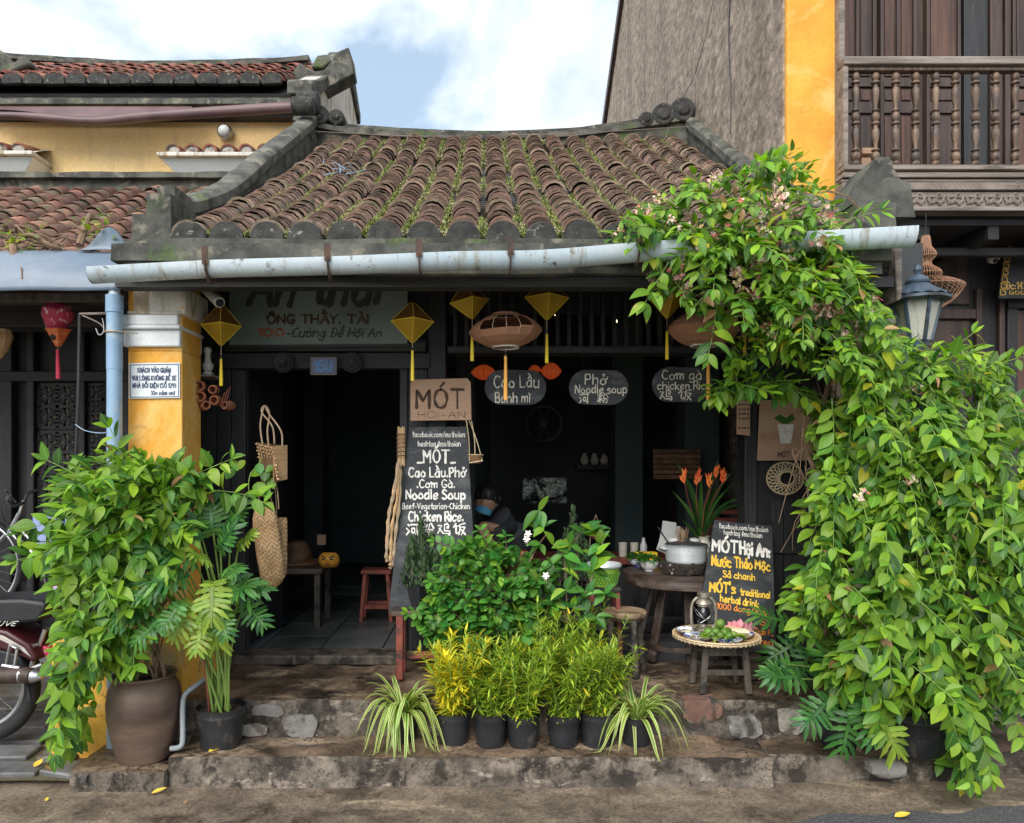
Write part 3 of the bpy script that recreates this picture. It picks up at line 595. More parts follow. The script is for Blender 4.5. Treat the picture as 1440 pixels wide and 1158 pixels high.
# ---------------------------------------------------------------- tile roofs
def arc_tile(r, L, th, n=6, spread=math.pi*.92, name='tile', taper=.9):
    """cover tile: axis along +y (up the slope), front rim at y=0"""
    mb = MB(); a0 = math.pi/2 - spread/2
    A = [a0 + spread * i / n for i in range(n + 1)]
    o0 = [V((r*math.cos(a), 0, r*math.sin(a))) for a in A]; i0 = [V(((r-th)*math.cos(a), 0, (r-th)*math.sin(a))) for a in A]
    o1 = [V((r*taper*math.cos(a), L, r*taper*math.sin(a) - .004)) for a in A]
    b = 0; mb.v = o0 + i0 + o1; k = n + 1
    for i in range(n): mb.face((i, i+1, 2*k+i+1, 2*k+i)); mb.face((i, k+i, k+i+1, i+1))
    mb.face((0, k, 2*k)); mb.face((n, 2*k+n, k+n))
    return mb
def roof_rows(deck, x0, x1, rows, d0, z0, d1, z1, expo, r, mtile, mband, mpan, nparts=300, band=10, caps=True, curve=0.0, moss=0, seed=1, capm=None, xshift=None, jitter=.004):
    rr = random.Random(seed); L = math.hypot(d1 - d0, z1 - z0); ux = V((0, (d1-d0)/L, (z1-z0)/L)); nz = V((0, -ux.z, ux.y))
    nt_ = int(L / expo); sp_ = (x1 - x0) / (rows - 1)
    def pos(x, s): # s metres along the slope; slightly hollow curve
        t = s / L; return V((x, d0, z0)) + ux * s - nz * (curve * 4 * t * (1 - t))
    def rotm(s):
        t = s / L; dd = ux - nz * (curve * 4 * (1 - 2*t) / L); dd.normalize(); n2 = V((1,0,0)).cross(dd); return Matrix((V((1,0,0)), dd, n2)).transposed().to_4x4()
    protos = [arc_tile(r * f, expo * 1.3, r * .11).mesh('tile', mtile, recalc=False) for f in (1, .96, 1.03)]
    bands = arc_tile(r * 1.13, expo * 1.1, r * .2).mesh('mortar_band', mband, recalc=False)
    lst = []
    for i in range(rows):
        x = x0 + sp_ * i; off = rr.randrange(0, 3); base = rr.uniform(-.01, .01)
        for j in range(nt_):
            isb = band and ((j + off) % band == 0)
            lst.append((j * expo, i, x, isb, rr.uniform(-jitter, jitter) + base * math.sin(j*.7), rr.gauss(0, .035), rr.randrange(3), rr.uniform(0, .008)))
    lst.sort(key=lambda q: q[0])
    rest, restb = MB(), MB(); rest_p = [arc_tile(r * f, expo * 1.3, r * .11) for f in (1, .96, 1.03)]; bp = arc_tile(r * 1.13, expo * 1.1, r * .2)
    for k, (s, i, x, isb, dx, dr, v, lift) in enumerate(lst):
        Mx = Matrix.Translation(pos(x + dx, s) + nz * (lift + (.006 if isb else 0))) @ rotm(s) @ Matrix.Rotation(dr, 4, 'Z') @ Matrix.Rotation(-.06, 4, 'X')
        if k < nparts and s < L:
            o = mesh_obj('mortar_band' if isb else 'tile', bands if isb else protos[v], None, deck); o.matrix_local = Mx
        else:
            (restb if isb else rest).add([Mx @ p for p in (bp if isb else rest_p[v]).v], (bp if isb else rest_p[v]).f)
    if rest.v: rest.build('tile_rows', mtile, deck, kind='stuff', recalc=False)
    if restb.v: restb.build('mortar_bands', mband, deck, kind='stuff', recalc=False)
    # pan tiles of the troughs: shallow upturned arcs
    pan = MB(); n = 3
    for i in range(rows - 1):
        xm = x0 + sp_ * (i + .5); hw = sp_ * .5
        for j in range(int(nt_ / 1.3)):
            s = j * expo * 1.3; Mx = Matrix.Translation(pos(xm + rr.uniform(-.004, .004), s) + nz * (-.02 + rr.uniform(0, .006))) @ rotm(s) @ Matrix.Rotation(-.10, 4, 'X')
            vs = []
            for y, zz in ((0, .012), (0, 0), (expo * 1.6, 0)):
                for q in range(n + 1):
                    u = q / n * 2 - 1; vs.append(Mx @ V((u * hw, y, zz + .018 * u * u)))
            k = n + 1; fs = []
            for q in range(n): fs += [(q, q+1, k+q+1, k+q), (q, q+1, 2*k+q+1, 2*k+q)]
            pan.add(vs, fs)
    pan.build('trough_tiles', mpan, deck, kind='stuff', recalc=False)
    if caps:
        cm = MB(); seg = 10; rr2 = r * 1.07
        poly = [(-rr2, -r*.35)] + [(rr2*math.cos(math.pi*(1-q/seg)), rr2*.98*math.sin(math.pi*(1-q/seg))) for q in range(seg+1)] + [(rr2, -r*.35)]
        cm.prism(poly, -.035, .03); cme = cm.mesh('end_cap', capm or M['capend'])
        for i in range(rows):
            o = mesh_obj('end_cap', cme, None, deck); p = pos(x0 + sp_ * i, 0); o.location = p + V((rr.uniform(-.006,.006), 0, 0)); o.rotation_euler = (0, rr.uniform(-.05, .05), rr.uniform(-.05,.05)); s_ = rr.uniform(.95, 1.05); o.scale = (s_, 1, s_)
            if i % 3 == 0: o.modifiers.new('b', 'BEVEL').width = .008
    if moss:
        mm = MB()
        for q in range(moss):
            i = rr.randrange(rows - 1) + rr.choice((.41, .43, .58)) + rr.gauss(0, .028); s = rr.random() ** 1.1 * L
            if noise.noise(V((i * .45, s * 1.1, seed))) + .35 * math.exp(-s*2) < -.22 + .25 * rr.random(): continue
            p = pos(x0 + sp_ * i, s) + nz * rr.uniform(.0, .03); h = rr.uniform(.005, .013)
            a = V((rr.uniform(-1, 1), rr.uniform(-1, 1), rr.uniform(-.2, .6))).normalized() * h; b = V((rr.uniform(-1, 1), rr.uniform(-1, 1), 0)).normalized() * h * .8
            mm.add([p - b, p + b, p + a + nz * h, p - a * .6 + nz * h * .4], [(0, 1, 2), (0, 2, 3), (1, 3, 2)])
        mm.build('moss', M['moss'], deck, kind='stuff', recalc=False, smooth=False)
def sweep(mb, path, prof, side=V((1, 0, 0))):
    """profile (across, up) swept along a path in a vertical plane"""
    b = len(mb.v); n = len(prof)
    for i, p in enumerate(path):
        t = V(path[min(i+1, len(path)-1)]) - V(path[max(i-1, 0)]); t.normalize(); up = side.cross(t)
        if up.z < 0: up = -up
        for a, h in prof: mb.v.append(V(p) + side * a + up * h)
    for i in range(len(path) - 1):
        for k in range(n): mb.face((b+i*n+k, b+i*n+(k+1)%n, b+(i+1)*n+(k+1)%n, b+(i+1)*n+k))
    mb.face([b+k for k in range(n)]); mb.face([b+(len(path)-1)*n+k for k in range(n)][::-1]); return mb
def cr3(pts, n=6):
    q = [V(p) for p in pts]; out = []
    for i in range(len(q) - 1):
        a, b, c, d = q[max(i-1, 0)], q[i], q[i+1], q[min(i+2, len(q)-1)]
        for k in range(n):
            t = k / n; out.append(.5*((2*b)+(c-a)*t+(2*a-5*b+4*c-d)*t*t+(3*b-a-3*c+d)*t*t*t))
    out.append(q[-1]); return out

# ---------------------------------------------------------------- the shop house
shop = thing('shop_house', 'low old tile-roofed shop house with dark open front, one yellow pillar and stone steps', 'building', (0, 4.7, 0))
DZ = lambda d: 2.75 + .563 * (d - 3.87)
deck = MB(); deck.box((-1.84, 0, -.10), (2.12, 4.75, -.045)); dm = Matrix.Translation(V((0, 3.80, 2.70))) @ Matrix.Rotation(math.atan(.563), 4, 'X')
deck.v = [dm @ p for p in deck.v]; deck.box((-1.9, 7.9, 2.6), (2.12, 8.2, 4.9))
roof = deck.build('roof', M['blackwood_h'], shop)
ROOF_O = org(shop)
# tiles are placed in the roof's own space, whose origin is the shop's base
def in_roof(fn, *a, **k):
    n0 = set(roof.children); fn(roof, *a, **k)
_o0 = ORG[roof.name]; ORG[roof.name] = V((0, 0, 0))
roof_rows(roof, -1.545, 1.93, 18, 3.87, 2.765, 7.75, 4.955, .064, .083, M['tile'], M['tile_band'], M['pan'], nparts=300, band=14, curve=.07, moss=70000, seed=3)
for c in roof.children: c.location = c.location - ROOF_O
ORG[roof.name] = _o0
def roofpart(mb, name, m, rough=None, **k):
    o = mb.build(name, m, shop, **k)
    if rough: rough_up(o, *rough)
    return o
# eave moulding
mb = MB(); mb.box((-1.88, 3.72, 2.615), (2.05, 4.0, 2.70)); mb.box((-1.83, 3.745, 2.555), (2.01, 4.0, 2.613)); mb.box((-1.85, 3.79, 2.702), (2.02, 4.0, 2.745))
roofpart(mb, 'eave_moulding', M['mould'], (.08, .008, 3, .003, 20, 3))
mb = MB(); mb.box((-1.9, 3.80, 2.50), (2.1, 3.90, 2.552)); mb.build('eave_soffit', M['blackwood_h'], shop)
for i in range(22): MB().beam((-1.8 + i*.185, 3.86, 2.585), (-1.8 + i*.185, 4.75, 3.0), .035, .05).build('rafter', M['blackwood_h'], shop)
# ridge with knobs at its ends
path = cr3([(-2.0, 7.86, 5.16), (-1.6, 7.86, 5.05), (-.9, 7.86, 4.985), (0, 7.86, 4.96), (.9, 7.86, 4.99), (1.6, 7.86, 5.08), (2.15, 7.86, 5.17)])
mb = MB(); sweep(mb, path, [(-.13, -.25), (-.13, .0), (-.17, .0), (-.17, .06), (-.10, .06), (-.10, .12), (.10, .12), (.10, .06), (.17, .06), (.17, 0), (.13, 0), (.13, -.25)], V((0, 1, 0)))
roofpart(mb, 'ridge', M['mould'], (.15, .01, 3, .004, 15, 2))
for x, z, r_ in ((-1.73, 5.21, .11), (-1.55, 5.19, .085), (1.86, 5.22, .12), (2.06, 5.27, .13), (1.68, 5.17, .08)):
    mb = MB(); mb.tube([(x, 7.68, z), (x, 8.0, z)], r_, 14); mb.tube([(x, 7.66, z), (x, 7.70, z)], r_ * .55, 12); roofpart(mb, 'ridge_knob', M['capend'], bevel=.02)
# raking side parapets
def parapet(xc, s, pts, name, w=.12):
    mb = MB(); path = cr3(pts, 8)
    sweep(mb, path, [(-w/2, -.5), (-w/2, -.03), (-w/2-.03, -.03), (-w/2-.03, .03), (-w/2+.01, .06), (w/2-.01, .06), (w/2+.03, .03), (w/2+.03, -.03), (w/2, -.03), (w/2, -.5)])
    return roofpart(mb, name, M['mould'], (.12, .012, 3, .004, 14, 4 + s))
parapet(-1.82, 0, [(-1.82, 4.30, 3.08), (-1.82, 4.6, 3.20), (-1.82, 5.2, 3.51), (-1.82, 6.0, 4.04), (-1.82, 6.8, 4.56), (-1.82, 7.5, 5.02), (-1.82, 7.75, 5.24)], 'raking_parapet')
parapet(2.18, 1, [(2.18, 4.30, 3.14), (2.18, 4.6, 3.16), (2.18, 5.2, 3.44), (2.18, 6.0, 3.95), (2.18, 6.8, 4.50), (2.18, 7.5, 4.98), (2.18, 7.75, 5.16)], 'raking_parapet')
for x0, x1, y0, y1, z0, z1 in ((-1.88, -1.67, 3.93, 4.36, 2.70, 2.92), (-1.84, -1.71, 4.02, 4.42, 2.92, 3.06), (-1.82, -1.72, 4.1, 4.36, 3.06, 3.13),
                               (1.98, 2.19, 3.93, 4.42, 2.70, 2.98)):
    mb = MB(); mb.box((x0, y0, z0), (x1, y1, z1)); roofpart(mb, 'parapet_block', M['mould'], (.09, .014, 5, .005, 18, int(x0*10)), )
# scroll shaped blocks on the right parapet's foot
for i, pl in enumerate(([(1190,268),(1204,250),(1214,236),(1232,236),(1236,250),(1243,262),(1250,272),(1250,300),(1180,300)], [(1186,290),(1205,276),(1222,268),(1240,272),(1252,276),(1258,322),(1180,322)])):
    mb = MB(); mb.prism([(px(a, 4.15), pz(b, 4.15)) for a, b in pl], 4.0 + i*-.05, 4.3); roofpart(mb, 'scroll_block', M['mould'], (.07, .01, 5, .004, 18, 31 + i))
for (x, y, z, r_) in ((-1.82, 7.62, 5.30, .11), (-1.82, 7.40, 5.16, .09)):
    mb = MB(); mb.tube([(x-.11, y, z), (x+.11, y, z)], r_, 14); roofpart(mb, 'parapet_knob', M['capend'], bevel=.02)
# ---- front: left pillar, jambs, lintel, posts
D = 4.69
pl = MB(); pl.box((px(180, 4.0), 4.0, .05), (px(256, 4.0), 4.27, 2.0 + .2)); pl.box((px(180, 4.0), 4.0, 2.2), (px(256,4.0)-.0, 4.27, 2.68))
pil = pl.build('pillar', M['yellow'], shop, bevel=.006)
mb = MB(); mb.box((px(176,3.98)-.01, 3.975, pz(488,3.98)), (px(256,3.98)-.01, 4.29, pz(464,3.98))); mb.box((px(173,3.98)-.01, 3.955, pz(464,3.98)), (px(255,3.98), 4.3, pz(458,3.98)))
mb.box((px(176,3.98)-.01, 3.965, pz(458,3.98)), (px(254,3.98)-.01, 4.3, pz(443,3.98))); mb.build('capital', M['whitesign'], pil, bevel=.008)
mb = MB(); mb.box((px(188,3.98), 3.97, pz(442,3.98)), (px(262,3.98), 4.3, pz(404,3.98))); mb.box((px(180,3.98), 3.96, pz(443,3.98)), (px(256,3.98), 4.3, pz(438,3.98))); o = mb.build('pillar_head', M['pale_plaster'], pil, bevel=.015)
mb = MB(); mb.box((px(74, 3.94), 3.94, 0), (px(256, 3.94), 4.6, pz(886, 3.94))); o = mb.build('pillar_plinth', M['yellow_worn'], pil); rough_up(o, .08, .012, 4, .004, 18, 3)
# right pillar, behind the creeper
pr = MB(); pr.box((px(1212, 4.05), 4.05, .1), (px(1262, 4.05), 4.4, 2.66)); pil2 = pr.build('pillar', M['pale_plaster'], shop, bevel=.01)
mb = MB(); mb.box((px(1205, 4.0), 4.0, pz(455,4.0)), (px(1270, 4.0), 4.42, pz(444,4.0))); mb.box((px(1210, 4.02), 4.02, pz(444,4.0)), (px(1266, 4.0), 4.42, pz(432,4.0))); mb.build('capital', M['pale_plaster'], pil2, bevel=.008)
mb = MB(); mb.prism([(px(1243, 3.9), pz(352, 3.9)), (px(1254, 3.9), pz(345, 3.9)), (px(1254, 3.9), pz(425, 3.9)), (px(1247, 3.9), pz(430, 3.9))], 3.80, 4.1); mb.build('eave_bracket', M['greywood'], shop, bevel=.006)
# interior shell
ix0, ix1, iy0, iy1, iz0, iz1 = -1.88, 2.2, 4.74, 8.9, .385, 2.95
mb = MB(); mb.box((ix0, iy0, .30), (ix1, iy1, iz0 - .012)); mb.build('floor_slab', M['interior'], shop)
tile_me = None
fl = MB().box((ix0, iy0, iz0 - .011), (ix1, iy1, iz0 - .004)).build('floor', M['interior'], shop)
tmb = MB(); tmb.box((-.195, -.195, 0), (.195, .195, .006)); tmesh = tmb.mesh('floor_tile', M['floortile'])
for i in range(10):
    for j in range(10):
        o = mesh_obj('floor_tile', tmesh, None, fl); o.location = V((ix0 + .21 + .402 * i, iy0 + .21 + .402 * j, iz0 - .003 + rnd(0, .002))) - ROOF_O; o.rotation_euler = (rnd(-.004,.004), rnd(-.004,.004), 0)
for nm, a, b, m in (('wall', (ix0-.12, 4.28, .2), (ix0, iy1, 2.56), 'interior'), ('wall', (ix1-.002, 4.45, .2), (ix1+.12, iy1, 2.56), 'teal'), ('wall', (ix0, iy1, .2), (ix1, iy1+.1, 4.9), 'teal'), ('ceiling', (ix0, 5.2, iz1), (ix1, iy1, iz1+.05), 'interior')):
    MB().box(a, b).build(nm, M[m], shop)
for gx in (ix0-.12, ix1-.002):
    mb = MB(); mb.add([V((gx, y, z)) for y, z in ((4.28, 2.56), (8.9, 2.56), (8.9, 4.9), (7.9, 4.85), (4.28, 2.80))] + [V((gx+.12, y, z)) for y, z in ((4.28, 2.56), (8.9, 2.56), (8.9, 4.9), (7.9, 4.85), (4.28, 2.80))],
        [(0,1,2,3,4),(9,8,7,6,5),(0,5,6,1),(1,6,7,2),(2,7,8,3),(3,8,9,4),(4,9,5,0)]); mb.build('gable_wall', M['mould'], shop, smooth=False)
MB().box((ix0, iy1-.7, 4.6), (ix1, iy1+.1, 4.9)).build('back_eave', M['interior'], shop)
# interior columns and partitions seen in the gloom
for x, y, w, m in ((885, 6.8, .26, 'teal'), (988, 6.4, .30, 'teal'), (655, 6.2, .16, 'interior'), (440, 7.2, .18, 'interior')):
    MB().box((px(x, y)-w/2, y, iz0), (px(x, y)+w/2, y+w, iz1-.002)).build('inner_column', M[m], shop, bevel=.01)
# wall boards left of the door
def boards(x0, x1, d, y0, y1, n, m, name='board', parent=None, gap=.004, th=.03, jit=.004):
    w = (x1 - x0) / n
    for i in range(n):
        MB().box((x0 + w*i + gap/2, d - rnd(0, jit), y0), (x0 + w*(i+1) - gap/2, d + th, y1)).build(name, m, parent or shop, bevel=.003)
boards(px(283, D), px(346, D), D, .34, 3.0, 3, M['blackwood'])
MB().box((px(283, D)-.1, D+.035, .34), (px(346, D), D+.06, 3.0)).build('wall_backing', M['interior'], shop)
# folded door leaf at the left jamb, turned inward
leaf = MB(); a = V((px(330, 4.74), 4.78, 0)); b = V((px(392, 5.35), 5.4, 0)); 
leaf.beam((a.x, a.y, 1.36), (b.x, b.y, 1.36), .04, 1.9); dl = leaf.build('door_leaf', M['blackwood'], shop, bevel=.004)
for z0, z1 in ((.5, .82), (.95, 1.5), (1.6, 2.2)):
    f = MB(); q0 = a.lerp(b, .12); q1 = a.lerp(b, .88); n_ = V((b.y-a.y, -(b.x-a.x), 0)).normalized() * .025
    f.beam((q0.x+n_.x, q0.y+n_.y, (z0+z1)/2), (q1.x+n_.x, q1.y+n_.y, (z0+z1)/2), .012, z1-z0); f.build('door_panel', M['blackwood'], dl, bevel=.004)
# sill, threshold
MB().box((px(325, D), 4.60, .335), (px(566, D), 4.80, .395)).build('threshold', M['stoolwood'], shop, bevel=.008)
MB().box((px(840, D), 4.99, .335), (px(1080, D), 5.10, .44)).build('inner_sill', M['blackwood_h'], shop, bevel=.01)
MB().box((px(622, D), 4.64, .335), (px(838, D), 4.80, .60)).build('low_wall', M['blackwood_h'], shop, bevel=.01)
MB().box((px(622, D)-.02, 4.60, .601), (px(840, D), 4.84, .635)).build('low_wall_cap', M['stoolwood'], shop, bevel=.008)
# lintel
MB().box((px(283, D), 4.64, pz(520, D)), (px(606, D), 4.76, pz(498, D))).build('lintel', M['blackwood_h'], shop, bevel=.005)
MB().box((px(322, D), 4.60, pz(497, D)), (px(600, D), 4.78, pz(484, D))).build('lintel_moulding', M['blackwood_h'], shop, bevel=.005)
MB().box((px(290, D), 4.79, pz(498, D)), (px(606, D), 4.84, 3.02)).build('wall_backing', M['interior'], shop)
# posts
for x0, x1, nm in ((562, 574, 'door_jamb'), (602, 628, 'post'), (574, 602, 'jamb_board'), (1044, 1062, 'post')):
    MB().box((px(x0, D)+.001, D - (.04 if nm == 'post' else .01), .34), (px(x1, D)-.001, D + .1, 3.02 if nm == 'post' else 2.38)).build(nm, M['blackwood'], shop, bevel=.006)
# header beam over the wide opening and its row of upright bars
MB().box((px(630, D), 4.62, pz(499, D)), (px(1043, D), 4.78, pz(489, D))).build('header_beam', M['blackwood_h'], shop, bevel=.005)
for i in range(26):
    x = px(640, D) + i * (px(1040, D) - px(640, D)) / 25
    MB().box((x-.012, 4.68, pz(488, D)+.002), (x+.012, 4.72, 3.02)).build('transom_bar', M['blackwood'], shop)
MB().box((px(630, D), 4.74, pz(440, D)), (px(1043, D), 4.76, 3.04)).build('transom_board', M['blackwood_h'], shop)
# black board wall right of the opening
boards(px(1062, D), px(1262, D), D, .34, 3.0, 5, M['blackwood'])
MB().box((px(1062, D), D - .015, 1.02), (px(1258, D), D - .008+.006, 1.06)).build('wall_rail', M['blackwood'], shop, bevel=.003)
MB().box((px(1062, D), D + .035, .34), (px(1258, D)+.2, D + .06, 3.0)).build('wall_backing', M['interior'], shop)
# door eyes and house number
for x in (404, 499):
    mb = MB(); mb.lathe([(.0, .03), (.012, .03), (.016, .022), (.03, .03), (.034, .02), (.05, .028), (.054, .014), (.062, .012), (.066, 0)], n=16, M=Matrix.Rotation(R(90), 4, 'X'), c=(px(x, D), 4.60, pz(513, D)))
    for k in range(16):
        a = k * math.pi / 8; mb.ball((px(x, D)+.057*math.cos(a), 4.59, pz(513, D)+.057*math.sin(a)), .009, 5, 4)
    tag(mb.build('door_eye', M['blackwood_h']), 'round carved door eye on the lintel, %s of the blue number plate' % ('left' if x < 450 else 'right'), 'door ornament', 'carved door eyes')
np_ = thing('number_plate', 'small blue enamel plate reading 150 over the doorway', 'sign', P(454, 516, 4.6))
MB().box((px(437, 4.6), 4.585, pz(527, 4.6)), (px(473, 4.6), 4.6, pz(503, 4.6))).build('plate', mat('blue_enamel', (.03, .06, .13), (.05, .09, .18), rough=.3, bump=.05), np_, bevel=.002)
mb = MB()
for a, b in (((437,503),(473,503)), ((473,503),(473,527)), ((473,527),(437,527)), ((437,527),(437,503))): mb.tube([P(*a, 4.583), P(*b, 4.583)], .0035, 5)
mb.build('border', M['greywood'], np_); text(np_, '150', P(443, 522, 4.584), px(467,4.58)-px(443,4.58), .058, M['paintblue'], th=1.5, jit=.1)
# gutter with brackets, downpipe
gut = thing('rain_gutter', 'long pale blue plastic rain gutter under the tiled eave', 'gutter', P(700, 372, 3.66))
gp = [P(130, 386, 3.62), P(300, 377, 3.62), P(470, 372, 3.62), P(640, 365, 3.62), P(760, 363, 3.62), P(900, 352, 3.62), P(1080, 340, 3.62), P(1190, 334, 3.62), P(1282, 329, 3.62)]
mb = MB(); path = cr3(gp, 4); rg = .060
b = 0; prof = [(rg*math.cos(a), rg*math.sin(a)*1.0) for a in [R(178 + 184*i/12) for i in range(13)]]; prof += [((rg-.006)*math.cos(a), (rg-.006)*math.sin(a)) for a in [R(362 - 184*i/12) for i in range(13)]]
nn = len(prof)
for i, p in enumerate(path):
    for a, h in prof: mb.v.append(p + V((0, a, h * (1.1 + .35 * i / len(path)) + .02)))
for i in range(len(path)-1):
    for k in range(nn): mb.face((i*nn+k, i*nn+(k+1)%nn, (i+1)*nn+(k+1)%nn, (i+1)*nn+k))
for i in (0, len(path)-1):
    for k in range(12): mb.face((i*nn+k, i*nn+k+1, i*nn+nn-2-k, i*nn+nn-1-k))
mb.build('channel', M['pvc'], gut)
mb = MB(); p = path[-1]; mb.add([p + V((.002, a, h * 1.44 + .02)) for a, h in prof[:13]], [tuple(range(13))]); mb.build('end_plate', M['pvc'], gut); mb = MB(); p = path[0]; mb.add([p + V((-.002, a, h*1.1 + .02)) for a, h in prof[:13]], [tuple(range(13))[::-1]]); mb.build('end_plate', M['pvc'], gut)
for x in (300, 467, 592, 717, 893, 1085):
    q = min(path, key=lambda p: abs(CX + p.x*F/p.y - x)); mb = MB()
    for i in range(8):
        a0, a1 = R(180 + 22.5*i), R(180 + 22.5*(i+1))
        mb.beam(V((px(x, 3.66), q.y + (rg+.006)*math.cos(a0), q.z + .02 + (rg+.006)*1.28*math.sin(a0))), V((px(x, 3.66), q.y + (rg+.006)*math.cos(a1), q.z+.02+(rg+.006)*1.28*math.sin(a1))), .032, .006, (1, 0, 0))
    mb.beam(V((px(x,3.66), q.y-rg-.008, q.z)), V((px(x,3.66)+rnd(-.02,.01), q.y-rg-.006, q.z+.085)), .03, .006, (0,1,0)); mb.build('bracket', M['bracket'], gut)
dp = thing('downpipe', 'faded blue vertical downpipe left of the yellow pillar', 'pipe', (px(162, 3.9), 3.9, .2))
X = px(161, 3.9); mb = MB(); mb.tube([(X, 3.9, pz(404,3.9)), (X, 3.9, pz(418,3.9))], .028, 14); mb.build('outlet', M['pvc'], dp)
mb = MB(); mb.tube([(X, 3.9, pz(416,3.9)), (X, 3.9, pz(440,3.9)), (X, 3.9, pz(441,3.9))], [.044, .044, .040], 16); mb.tube([(X, 3.9, pz(440,3.9)), (X, 3.9, pz(520,3.9))], .040, 16); mb.tube([(X, 3.9, pz(518,3.9)), (X, 3.9, .1)], .038, 16); mb.build('pipe', M['pvc_blue'], dp)
mb = MB(); mb.tube([(X+.045*math.cos(a), 3.9+.045*math.sin(a), pz(468,3.9)) for a in [i*.5236 for i in range(12)]], .004, 5, close=True); mb.tube([(X+.04, 3.88, pz(468,3.9)), (X+.1, 3.95, pz(467,3.9))], .003, 5); mb.build('wire_tie', M['rope'], dp)
mb = MB(); gp2 = cr3([P(292, 952, 3.85), P(276, 964, 3.8), P(262, 975, 3.78), P(257, 990, 3.76), P(257, 1035, 3.72), P(254, 1050, 3.7), P(240, 1053, 3.7)], 4); mb.tube(gp2, .0135, 10)
tag(mb.build('drain_pipe', M['pvc_grey']), 'thin grey bent drain pipe between the brown jar and the black pot', 'pipe')
# ---------------------------------------------------------------- house to the left: low tiled front, upper storey behind
lh = thing('neighbour_house', 'dark fronted neighbouring house left of the shop under a low tiled roof', 'building', (-3.6, 5.0, 0))
_o = org(lh)
def rooffix(deck, fn):
    o0 = ORG[deck.name]; ORG[deck.name] = V((0, 0, 0)); n0 = set(deck.children); fn()
    for c in deck.children:
        if c not in n0: c.location = c.location - o0
    ORG[deck.name] = o0
dk = MB(); dk.box((-6, 0, -.10), (-1.92, 2.45, -.05)); dm = Matrix.Translation(V((0, 4.36, 2.62))) @ Matrix.Rotation(math.atan(.62), 4, 'X'); dk.v = [dm @ p for p in dk.v]
lroof = dk.build('roof', M['blackwood_h'], lh)
rooffix(lroof, lambda: roof_rows(lroof, -5.91, -1.995, 20, 4.36, 2.72, 6.45, 3.96, .13, .08, M['tile_mid'], M['tile_band'], M['pan'], nparts=290, band=0, caps=True, curve=.03, moss=3500, seed=11))
mb = MB(); mb.box((-7, 6.4, 3.75), (-1.93, 6.6, 4.04)); mb.box((-7, 6.34, 4.041), (-1.93, 6.62, 4.09)); o = mb.build('ridge', M['mould'], lh); rough_up(o, .15, .012, 3, .004, 15, 12)
# front wall of the left house
MB().box((-7, 5.3, 0), (-1.95, 5.5, 3.2)).build('wall', M['blackwood'], lh)
for x0, x1 in ((-6.5, px(20, 5.25)), (px(52, 5.25)-.06, px(52, 5.25)-.005), (px(112, 5.25), px(122, 5.25)), (px(150, 5.25), -2.0)):
    MB().box((x0, 5.22, .1), (x1, 5.299, 2.9)).build('upright', M['blackwood'], lh, bevel=.008)
MB().box((-6, 5.2, pz(536, 5.2)), (-1.98, 5.298, pz(522, 5.2))).build('rail', M['blackwood_h'], lh, bevel=.008)
MB().box((-6, 4.7, pz(460, 4.7)), (-1.98, 4.9, pz(436, 4.7))).build('beam', M['blackwood_h'], lh, bevel=.01)
MB().box((-6, 4.1, pz(424, 4.1)), (-1.98, 4.14, pz(412, 4.1))).build('fascia', M['stoolwood'], lh, bevel=.004)
MB().box((-6, 4.15, 2.56), (-1.98, 5.3, 2.6)).build('soffit', M['blackwood_h'], lh)
M['fretback'] = mat('pale_room_behind_fretwork', (.20, .16, .11), (.28, .23, .16), sc=5, rough=.9, bump=0)
def fret(x0, x1, z0, z1, y):
    o = MB().box((x0, y, z0), (x1, y + .01, z1)).build('fretwork_backing', M['fretback'], lh)
    mb = MB(); nx = 2; w = (x1 - x0) / nx; nz_ = max(1, round((z1 - z0) / w / .98)); h = (z1 - z0) / nz_; t = .017
    B = lambda a, b, c, d: mb.box((a, y - .02, c), (b, y - .002, d))
    for i in range(nx + 1): B(x0 + i*w - .012, x0 + i*w + .012, z0, z1)
    for j in range(nz_ + 1): B(x0, x1, z0 + j*h - .012, z0 + j*h + .012)
    for i in range(nx):
        for j in range(nz_):
            cx, cz = x0 + (i+.5)*w, z0 + (j+.5)*h
            for sx in (-1, 1):
                for sz in (-1, 1):
                    for (a, b, c, d) in ((.10, .34, .34, .42), (.34, .42, .12, .42), (.10, .18, .02, .42), (.02, .5, .06, .13), (.22, .3, .10, .26), (.18, .5, .24, .30)):
                        xa, xb = sorted((cx + sx*a*w, cx + sx*b*w)); za, zb = sorted((cz + sz*c*h, cz + sz*d*h)); B(xa, xb, za, zb)
                    mb.beam((cx + sx*.02*w, y-.012, cz + sz*.02*h), (cx + sx*.2*w, y-.012, cz + sz*.2*h), .02, .02, (0, 1, 0))
    mb.build('fretwork', M['blackwood'], lh, smooth=False)
for x0, x1 in ((px(57, 5.28), px(108, 5.28)), (px(124, 5.28), px(150, 5.28)+.1)):
    for y0, y1 in ((542, 602), (608, 664), (670, 728)):
        fret(x0, x1, pz(y1, 5.28), pz(y0, 5.28), 5.28)
    MB().box((x0-.01, 5.27, .5), (x1+.01, 5.295, pz(740, 5.28))).build('door_panel', M['blackwood'], lh, bevel=.006)
